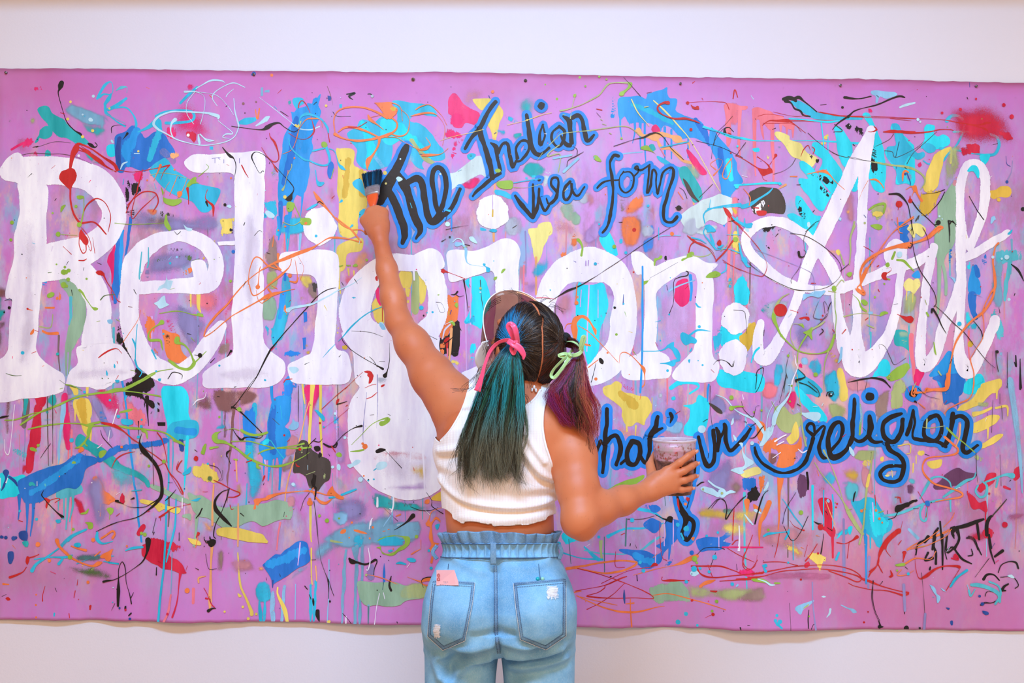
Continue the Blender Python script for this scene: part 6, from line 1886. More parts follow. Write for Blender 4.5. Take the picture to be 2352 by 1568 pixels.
OVER2 = """
@0,500
pR 72,13 74,10 77,15 80,20 79,25 76,24 74,21 72,18
lR 72,17,8 72,25,10 75,32,14 78,30,10 78,24,14
lR 74,9,8 80,17,8 83,27,8 82,30,10 80,25,6
lR 57.5,26,6 65,33,6
lR 84,18,5 86,32,6
lR 71.5,38.5,8 76,38.5,12 78.5,37,6
pR 87,49 91,47.5 94.5,50 95,54 93,52 89.5,51.5
lR 94,52,14 97,58,8 102,66,8 106,74,8 109,76,6
lR 89,126,8 93,123,16 100,119,18 106,118,10 110,122,6
lR 105,145.5,5 107,142,8
dR 25.5,82,10
lO 25,82,14 30,83.5,5
pO 27.5,104 31,100 31,103 29,105
dC 21,121.5,17 108,91.5,5 111.5,104,5 141,138,9 147.5,104.5,9 153.5,41,12
pi 96.5,92 101.5,91.5 101.5,95 98.5,95.5
pI 150,50 152,56 156,57 153,65 148,64 142,66 144,62 148,60 150,56
pI 146,71 149,70 150,76 153,78 150,80 144,82 142,79 139,77 143,75
di 159.5,35.5,10
pC 96,137 97.5,140 97,142.5 95.5,141
pC 103,131 104.5,133 104,135.5 102.5,134
pC 104,146 108,146 107,148.5 104.5,148
pC 142.5,145 145.5,144.5 145,147.5 143,147
lC 119.5,109,14 121.5,113,18 122.5,118,14
lC 124,96,8 123,108,10 122,129,14
lC 122,128,20 124,134,20 128,139,10 126,143,12
lC 137,119,16 141,127,12
lt 128,31,14 126,50,18 126,55,16
lt 134,27,14 134,40,16 133,45,12
dT 52.5,122.5,14
dG 59,44.5,12 62.5,47.5,18 58,49,26 60,49,20 62,55.5,18 58,60.5,26 60.5,61.5,14 51.5,42,8 78.5,55,10
pG 43,69 47,66.5 50,68 49,71 45,72.5 43,71.5
lG 72,65,22 75,68,20 78,73,12 83,80,10 86,82,34 88,82,20
ln 91,74,10 95,70,10 104,69,8
ln 44,49.5,10 47,49,6
ln 6,140,6 13,142,8 20,142,5
dG 53,15,20 11.5,4.5,16 10.5,20,14
le 56,15,8 70,16,6
lO 127,83,4 124,93,5 111,112,4
ln 54,146,4 60,150,6 69,153,8
lG 179,87,30 183,88,30 174,87,10 160,84,10 144,86,6
lG 146,94,50 143,96,16 137,100,10 134,105,12 135,110,22 142,110,26 145,111,22 146,116,16 147,119,8
lG 160,109,50 159,112,40 166,114,16 171,120,14 174,127,22 175,131,40 170,136,30 162,135,24 156,131,34 152,128,16
lG 175,131,16 186,120,6
lG 111,154,14 127,146,14 140,139,12 156,136,10
lK 151.5,145,6 156,139,8 164,141,8 164,145,5
dK 180.5,124,20
lK 175.5,123.5,5 180,124,10
lk 157.5,12.5,5 160,15,6 163,12.5,6
lG 150,3,30 152,7,30 154,10,18
pI 165.5,6 169,9 173.5,10 171.5,12 168,11
lD 116,80,6 119.5,80.5,6
le 90.5,93,5 87.5,93.5,5
dn 92.5,144.5,6 98,144.5,5
lO 184,106,16 186,100,12 196,87,14
li 154.5,35,6 152,38,5
lG 122,138,10 118,137,6
@400,500
lO 27,106,14 30,98,14 38,88,22 48,78,16 56,68,14 65,58,12 76,49,12 90,41,20 100,37,34 112,32,36 123,28,28 130,24,14 138,19,14 145,18,20 156,19,14 168,22,14
lO 28,107,12 36,102,10 50,90,12 60,84,14 76,75,16 86,70,40 100,66,12 109,64,6
lO 85,64,20 88,69,16 85,73,14 79,77,5
lO 88,61,8 93,64,5
lO 96,47,20 90,41,14
lO 94,33,30 93.5,39,14
lO 67,60,10 68,48,8 72,37,12 77,36,14 85,43,14 96,47,12
lO 68,60,10 70,68,14 73,70,14 80,66,10 86,60,14 96,52,22 104,44,8 106,37,6
lO 76,62,40 76,59,14 77,48,10 78,44,8
lO 74,65,5 76,74,6 80,77.5,5
dO 104.5,52,18 75.5,62.5,20
lO 104,57,8 110,58,20 112,54,12
lO 109,38,5 111,50,6 111,58,5
lO 112,35,4 117,45,5 114,56,4
pO 100,78 101,81 102,86 99.5,84 99,81.5
lO 90,16,8 89,26,10
lO 146,0,10 156,8,14 160,11,16 168,21,14 169,22,8
lO 160,11,12 168,11,10 174,15,12
lK 66,156,4 74,144,8 81,130,16 87,119,20 91,114,14 100,103,10 118,83,10 129,71,10 138,65,10 146,63,6
lI 103,83,50 107,81,26 118,79,24 126,77,20 140,70,14 147,66,12 160,60,10 169,54,6
lC 148,111,8 153,106,14 160,98,16 170,89,12 180,83,10 188,80,8
lC 134,126,4 140,119,10 145,114,5
lk 188,107,4 176,103,5 160,102,4
lK 151,108,6 153,112,8 160,119,6 172,127,8 183,133,10 188,136,26
lK 194,113,4 194,128,8 192,138,12 190,142,44
lk 176,125,5 180,129,6 183,134,8
pR 170.5,138.5 174,137 178,138.5 179.5,143 178,147 175.5,149 176,144 174.5,140
lR 170,139,4 160,148,4 154,154,3
lR 172,153,5 178,150.5,6 182,150,5
pR 186,151.5 188,150 190,150 188.5,152
lR 99,148,10 101,145.5,10 106.5,145,8
pI 103.5,135 110,134.5 112.5,137 109,140 106,139.5
pI 184.5,94 188,94 190,98 190.5,101 187,99 185,97
dC 41,133,10 82,146,9 128,16.5,13 162,72,8
lC 160.5,72,6 163.5,72,8
lk 72.5,16,8 77,11.5,5 79.5,13,4
pG 155,42.5 157.5,42.5 157,44
pG 161,43 164,41 166,43 164,44.5 161.5,44
lG 149,44,10 152,43,8
dG 158.5,43,7 51,57,14 173.5,38,12
dK 51.5,120,12 23.5,123.5,18
lK 48,125,8 51.5,119.5,20
ln 16,39,5 23,37,6
dO 119,5,12 100,8,8
pR 181,54 183,52 183.5,57 181.5,56.5
@800,500
dR 85.5,48,20
lR 87,48,22 92,50,10 105,55,6
li 98,24,50 103,24,24 106,29,28 106,37,18 109,42,8 122,44,5
lI 94,22,10 98,19,12 102,20,14 104,24,16
pI 109,18 112,17 115,20 116.5,23.5 113,22.5 110,20.5
lK 105,24,6 109.5,25,8
pC 121.5,41 124,41.5 123.5,43.5 127.5,45.5 127,48.5 124.5,48.5 124,45 121.5,43
dC 131,39,5 66,81,20 76,85,10 71,85.5,7
pG 137.5,49.5 139,46.5 141.5,46 140.5,48 138.5,50
pG 131,54 134,53 133.5,55.5 131.5,56
de 119,63.5,12
dI 119,67,8 123,80.5,5
lK 104,56,16 106,68,10 108,84,6
lk 119,56,5 120,72,6 122,84,5
lR 109,60,6 110,62,6
lK 92.5,69,5 96,69,12 98.5,66.5,16
lK 96,68.5,4 100,71,5 104,70,4
pG 96,79 97.5,76.5 99,78 98,81.5
pG 90.5,93 93.5,92 96,95 95.5,97 93,95 90.5,94.5
lw 85,109,12 87,101,16 92,96,16
pR 86,111 88,108 93,107.5 92.5,109 89,112 86.5,112
lR 89,111,30 89,118,16 89.5,123,10
lo 93,100,26 92,115,24 91,128,18
lS 89.5,118,16 89,128,14
lK 86,114,8 90,111,12 94,107.5,8
lC 0,101,8 6,95,14 16,87,12 30,80,8
lk 79,76,5 84,77,5 87,84,5 83,85,6 80,78,5
lk 71,105,5 80,109.5,5
dK 91.5,17.5,9 68,88,8
pi 28.5,94 32,96 34,100 31,101 28.5,97
lW 59,48,18 59.5,56,16
lW 87,96,6 94,93,5
lR 31,78,8 31,93,8
dO 70.5,85,5
pG 80,69.5 82,69 81.5,70
lO 170,72,6 178,72,6
@1200,500
lK 24,76,3 30,72,6 40,66,22 50,62,14 64,54,6 90,37,5 110,23,6 133,9,5
lG 50,20,34 52,22,26 54,27,18 53,34,24
pG 107.5,58 109,57 114,56 115,54.5 112,59 108.5,60.5
lk 115,54,5 126,48,4 140,40,4
pG 118,43 118.5,37 122,36.5 124,34 126,34.5 125,37 120.5,39 119.5,43
pG 142.5,38 144,36.5 147.5,35.5 148,33 152,30.5 154.5,32 153,35 148,36.5 144,39
le 153,34,14 160,35,12 166,34,10 170,32,6
pG 165,53 168,50 174,48 178,50 178,52 173,54 166,54
lC 179,50,12 183,47,14 183.5,41,12
lb 108,44,18 108,60,18 108,80,20 108,110,18 107,140,20 106,157,20
lb 151,52,30 152,64,26 151,74,22
li 132,66,16 135,64,18 144,60,12 155,56,14
lK 132,87,6 136,75,5 136,58,6 140,54,8 148,52,10 149,49,10 147,48,6
dC 65.5,41.5,14 88.5,21.5,14 93,31.5,14 25,65,6 133,54,5 132,87,9 162,132.5,9 130.5,137.5,12
pC 87.5,20 89.5,19.5 89.5,22.5 87.5,23
lC 156,77,14 158,80,18 160.5,80.5,10
lC 124,131,10 130,131,20 135,131,60 137,129,30 141,128,24
pC 130,116 136,112 136,116 140,120 142,126 140,129 137,125 134,119
lC 107,120,8 120,120,8 126,119,14 131,116,20
pC 142,106 144,103 150,106 154,108 157,110 156,113 151,113 147,115 143,111
lC 150,106,20 158,101,20 169,102,8
pC 150,120.5 152.5,116.5 152,120
pC 149,128 151,127.5 150,131
dC 159,98,14 158,128.5,5 124,110.5,8
pO 44,96 46,90 50,88 56,88 61,92 65,98 67,101 66,106 63,101 59,93 53,90 49,95 50,101 48,111 47,112 45,104
lO 44,95,14 40,96,10 38,100,6
lO 50,97,6 60,103,10 74,117,8 86,130,5
lO 87,131,5 88,123,6 92,121,10 98,124,10 105,131,14 109,136,34 110,141,14 110,149,10 108,152,14
lO 57,114,24 61,115,16
dO 76.5,121.5,9 66,145,15 48.5,76.5,18 96,141,5 134.5,14.5,18
lO 59.5,134.5,14 68,128,8
lO 49,60,8 48,76,14
pK 69,126 71,126 73.5,129 72.5,132 70,131 69,128.5
lK 66,131,5 64,140,6 62,148,8
dR 100.5,11,18 100,49,8
dG 84.5,105,12 82.5,26,18
dC 91,77.5,8 82.5,80.5,8
lN 91,69,4 90.5,78,12
li 122,17,10 130,16,12 142,16,12
lC 122.5,9,8 122.5,20,8
lS/v 12,72,10 20,72,8 30,73,5
lR 148,16,6 153,20,20 158,23,14 170,29,6 174,38,6
lR 154.5,21.5,14 151,25,10 149.5,31,12
lR 190,20,16 184,28,12 174,39,12
lR 180,38,6 188,43,6 196,47,6
pR 175.5,24.5 177.5,20.5 178.5,23.5 177,25
pC 164,8 168,6.5 174,12 170,13 166,11
lC 165,8,10 163,14,12 169,22,16 174,28,20
lC 169,15,20 172,24,26
pC 175,26.5 181,24 180,26.5 177,28
lC 152,18,14 160,20,14 165,23,10
lC 174,29,8 184,28,10 196,32,14
lC 184,15.5,8 196,15.5,8
le 187,0,5 188,10,8 184,24,8 178,30,6
dG 191.5,19.5,22
lk 174,129,5 180,128,6 186,131,8 188,134,8 190,129,4
lv 46,39,6 48,40,10
lV 57,39,10 57,43,10
lV 59.5,38.5,10 59,43,10
pK/d 127,34 130,34 130,39 127.5,40
dK 83,81,12
@1600,500
dR 75,83,58
pR 92,90.5 96,89 100.5,89 101.5,91.5 100,92.5 97,90.5 94,91.5
dR 90.5,85,6 98.5,86.5,5
pR 166,51 168,49 171,49.5 170,53 171.5,56 168,55.5 166,53.5
lR 171,50,10 174.5,47.5,6 174,45,4 170,46,4
pR 183.5,88 188,89 193,88.5 194.5,92 192,94.5 188,93
lR 180,87,6 185,89,14
lR 150,26,8 154,28,6 158.5,31,6
lR 162,44,10 163.5,43,10
lR 163,64.5,10 164,66.5,8
lR 151.5,92,8 154,90,8
lR 103,59,10 106.5,59,8
lR 31,0,10 40,10,8 46,16,6 56,28,6 61,36,6 63,44,6 60,52,8 54,52,6 40,47,6 24,40,6
lR 17,39,12 25,31,14 33,20,16
pR 18.5,23.5 20.5,20.5 21.5,23.5 20,25
lR 0,22,10 6,24,6 13,31,5 18,39,5
lK 38,22,5 37,26,5 40,33,6 49,43,6 60,51,5 76,60,6 90,65,6 106,65,6 118,62,6 127,55,6 130,48,6 128,40,6 120,31,8 108,22,6 96,16,6 84,14,4
lK 129,48,6 134,44,6 137,41,6
le 137,42,14 138,30,16 138,18,18 142,7,16
lk 97,30,4 96,20,4 99,12,5 106,6,4
lK 91.5,31,26 92.5,35,22 96,35,10 98,31,6 96,29,5
lk 94,37,4 92,45,4 85,55,4 85,59,4
lv 51,28,5 64,33,4 82,40,5 96,46,5 104,52,5 106,68,6
lC 114,66,8 109,76,5
lk 109,76,5 106,84,5 105,90,5 114,91,5 118,85,4 116,77,4 114,76,4 115,86,4
lK 120.5,76,8 118.5,80,10 117.5,84,4
lk 117,86,5 113,92,5 105,100,4
lK 112,100,8 113.5,102,10 110,105.5,6
dR 113,88,8 111.5,91.5,8 139.5,118.5,6 157.5,118.5,5
lR 122,100.5,8 124.5,104,5
lG 70,83,30 69,90,40 72,98,24 76,106,16 85,115,12 90,119,14 100,122,12 110,122,12 118,119,24 122,111,28 123,105,12
le 83,68,6 76,72,16 72,78,30 70,85,30
lG 91.5,96,10 94.5,96.5,30 96,99,10
le 94,96,8 86,96,6 84,106,8 87,115,10 90,119,8
pG 96,103 100,101 103,98 104.5,100 103,104 104,108 103,110 100,106 96,104
lG 99,105,18 94,113,14 91,120,10 90,130,10
le 104,100,16 111,96,18 115,93,10
pG 121.5,62 124,61 125.5,64 124,66.5 121.5,65.5
lG 124,66,8 124,80,8 125,90,8 124,108,10
le 125,62,8 130,56,12 132,58,10
pG 134.5,51 137,49 139.5,49.5 138.5,53 136,53.5
le 129,33,14 132,42,16
pG 147,75 150,73.5 153.5,76 153,78.5 150,79
lG 140,69,6 145,74,10 148,81,20 152,84,20
pG 164,88 166,85 170,84.5 172,86 169,87 165,89
le 132,89,14 140,87,10 150,86,5 164,88,6
le 153,96.5,14 159,99,14
lG 178,31,20 175.5,37,24
pG 169,42 172,40 173.5,43 171,45
lG 180,38,20 186,39,26 191,44,20 195,48,10
pG 170,54 174,55 173,56.5
le 118,120,14 115,130,14 114,142,8 114,157,8
dG 76,106,12 106.5,141,20 82,124,12 168.5,59.5,9 160,71.5,10
pO 183,24 190,23.5 193,25 190,28 186,28
lO 196,22,16 183,25,34 170,29,20 160,34,20 151,41,16 147,50,14 147,59,14 144,63,14 146,65,20 150,69,26 151,67,14
lO 152,45,14 150,52,30 147,60,10 149,65,16
lO 154,45,8 164,31,8 172,18,8 180,10,8 189,6,8
pi 154.5,84.5 158,84.5 158,87 154.5,87
pi 96,69 100,69 106,66 112,66 115,66 110,72 104,71 99,72 95,75
pI 180,31 184,30.5 184,35 180.5,36
li 130,117,20 129,126,26 127,130,14
pC 42,8 44,7 48,5 49.5,6 49,9 45,9
lc 56,117,20 52,121,20 49,130,12
lC 38,23,14 40,33,24 45,43,26 48,44,10
pC/v 38,36 44,34 48,42 44,43
pC 11,6 9,13 14,12
le 125,67,6 118,66,5
lk 33,83,5 42,84,5 44,90,5 45,104,4
lK 15,132,4 19,128,6 26,129,8 32,134,8 34,128,4
lk 164,118,4 164,114,5 169,116,5 174,126,5 178,132,5 188,126,4
lK 53,142,8 55,137,8 60,135,8 59,142,6 56,152,8 53,157,8
lk 83,121,5 80,136,5 81,144,8
lk 78,157,5 80,144,5
lK 89,147,20 92,145,18 95,144,6 97,142,6 91,136,6
lK 92,148,8 100,151,8 108,157,8
lW 88,124,10 89,131,12 90,136,12 86,146,14 84,157,14
lK 136,148,5 148,145,10 160,144,14 168,146,16 174,153,8
lK 60.5,101,8 60,106,6
lR 84,83,5 90.5,85,4
dI 77,119.5,4
@1852,500
lO 44,64,14 46,66,20 51,68,34 49,62,12 48,56,14 48,48,16 52,40,18 60,34,22 70,29,22 80,26,26 87,26,36 95,23,20 104,20,24 110,17,36 118,11,24 122,9,20 118,8,14 112,14,14
lO 49,59,12 51,52,40 56,43,12 65,29,8 74,17,8 82,9,8 96,0,10
lO 81,0,10 82,9,12 83,13,12 86,14,8
lK 94,2,8 95,24,6 98,38,8 102,48,8 110,60,8 115,69,10 116,77,8 114,80,10
lK 112,85,20 113,82,20 118,90,16 121,97,12 125,104,5
lK 115,79,6 122,85,6 132,95,8 142,104,8 152,117,6 162,129,6 169,135,4
lK 149,92,6 154,98,8 157,103,10 158,109,6
lK 93,23,8 94.5,24.5,8 93,27.5,10 91,26.5,6
lK 104,9,6 108,17,6 110,27,8
lK 128,6,14 131,3,10 134,8,6
lK 127,3,16 128,11,14 128,22,8
dK 118,4.5,22
lK 184,42,10 190,47,24 194,54,14 195,57,6
lO 172,23,20 169,27,14 167,40,16 169,50,14 169,62,24 165,68,14 160,78,12 158,86,14 159,96,8 158,108,8 150,121,8 147,128,10 150,140,10 149,157,8
lO 169,28,8 167,38,14 168,52,14 168,68,20 160,83,22 148,93,20 139,103,20 133,114,16 130,126,16 128,138,24 126,148,44 125,154,34 116,155,16 108,154,24 106,157,16
lO 106,157,16 96,157,16
dI 179.5,35.5,22 175,37,10 167,35.5,14 182,73.5,14
pi 128,53 131,54 133.5,56 133,59 131,56
dC 137,95.5,20
pC 180,14 185,10 185,13 182,15.5
lG 107.5,85.5,18 109,88,20
lG 114,112,10 115,120,18 116,123,10
le 106,74,10 107.5,78,8
dR 102.5,71.5,6 184.5,30.5,6
lk 170,120,16 170,128,8 172,138,10
dK 171,120.5,14
lK 180,121,5 180,140,6 180,153,6
lK 188,124,14 188.5,134,16 187,130,10
lK 192,127,8 192,140,16 192,154,20
le 118,138,14 120.5,141.5,14
lK 37,148,6 48,146,10 59,144,16 68,146,16 75,152,8
lk 45,146,5 46,157,4
lk 54.5,145,5 52,157,4
pR 67,52 69,49.5 72,49 70.5,53 73,56 69,55.5
pR 84,88 88,89.5 93,88.5 96,91 94,94.5 90,93.5 86,90.5
dV 55.5,19,4
lk 167,120,4 167,140,4
lv 150,69,5 153,69,6 158,72,4
le 98,148,8 94,157,10
"""
run(OVER2)
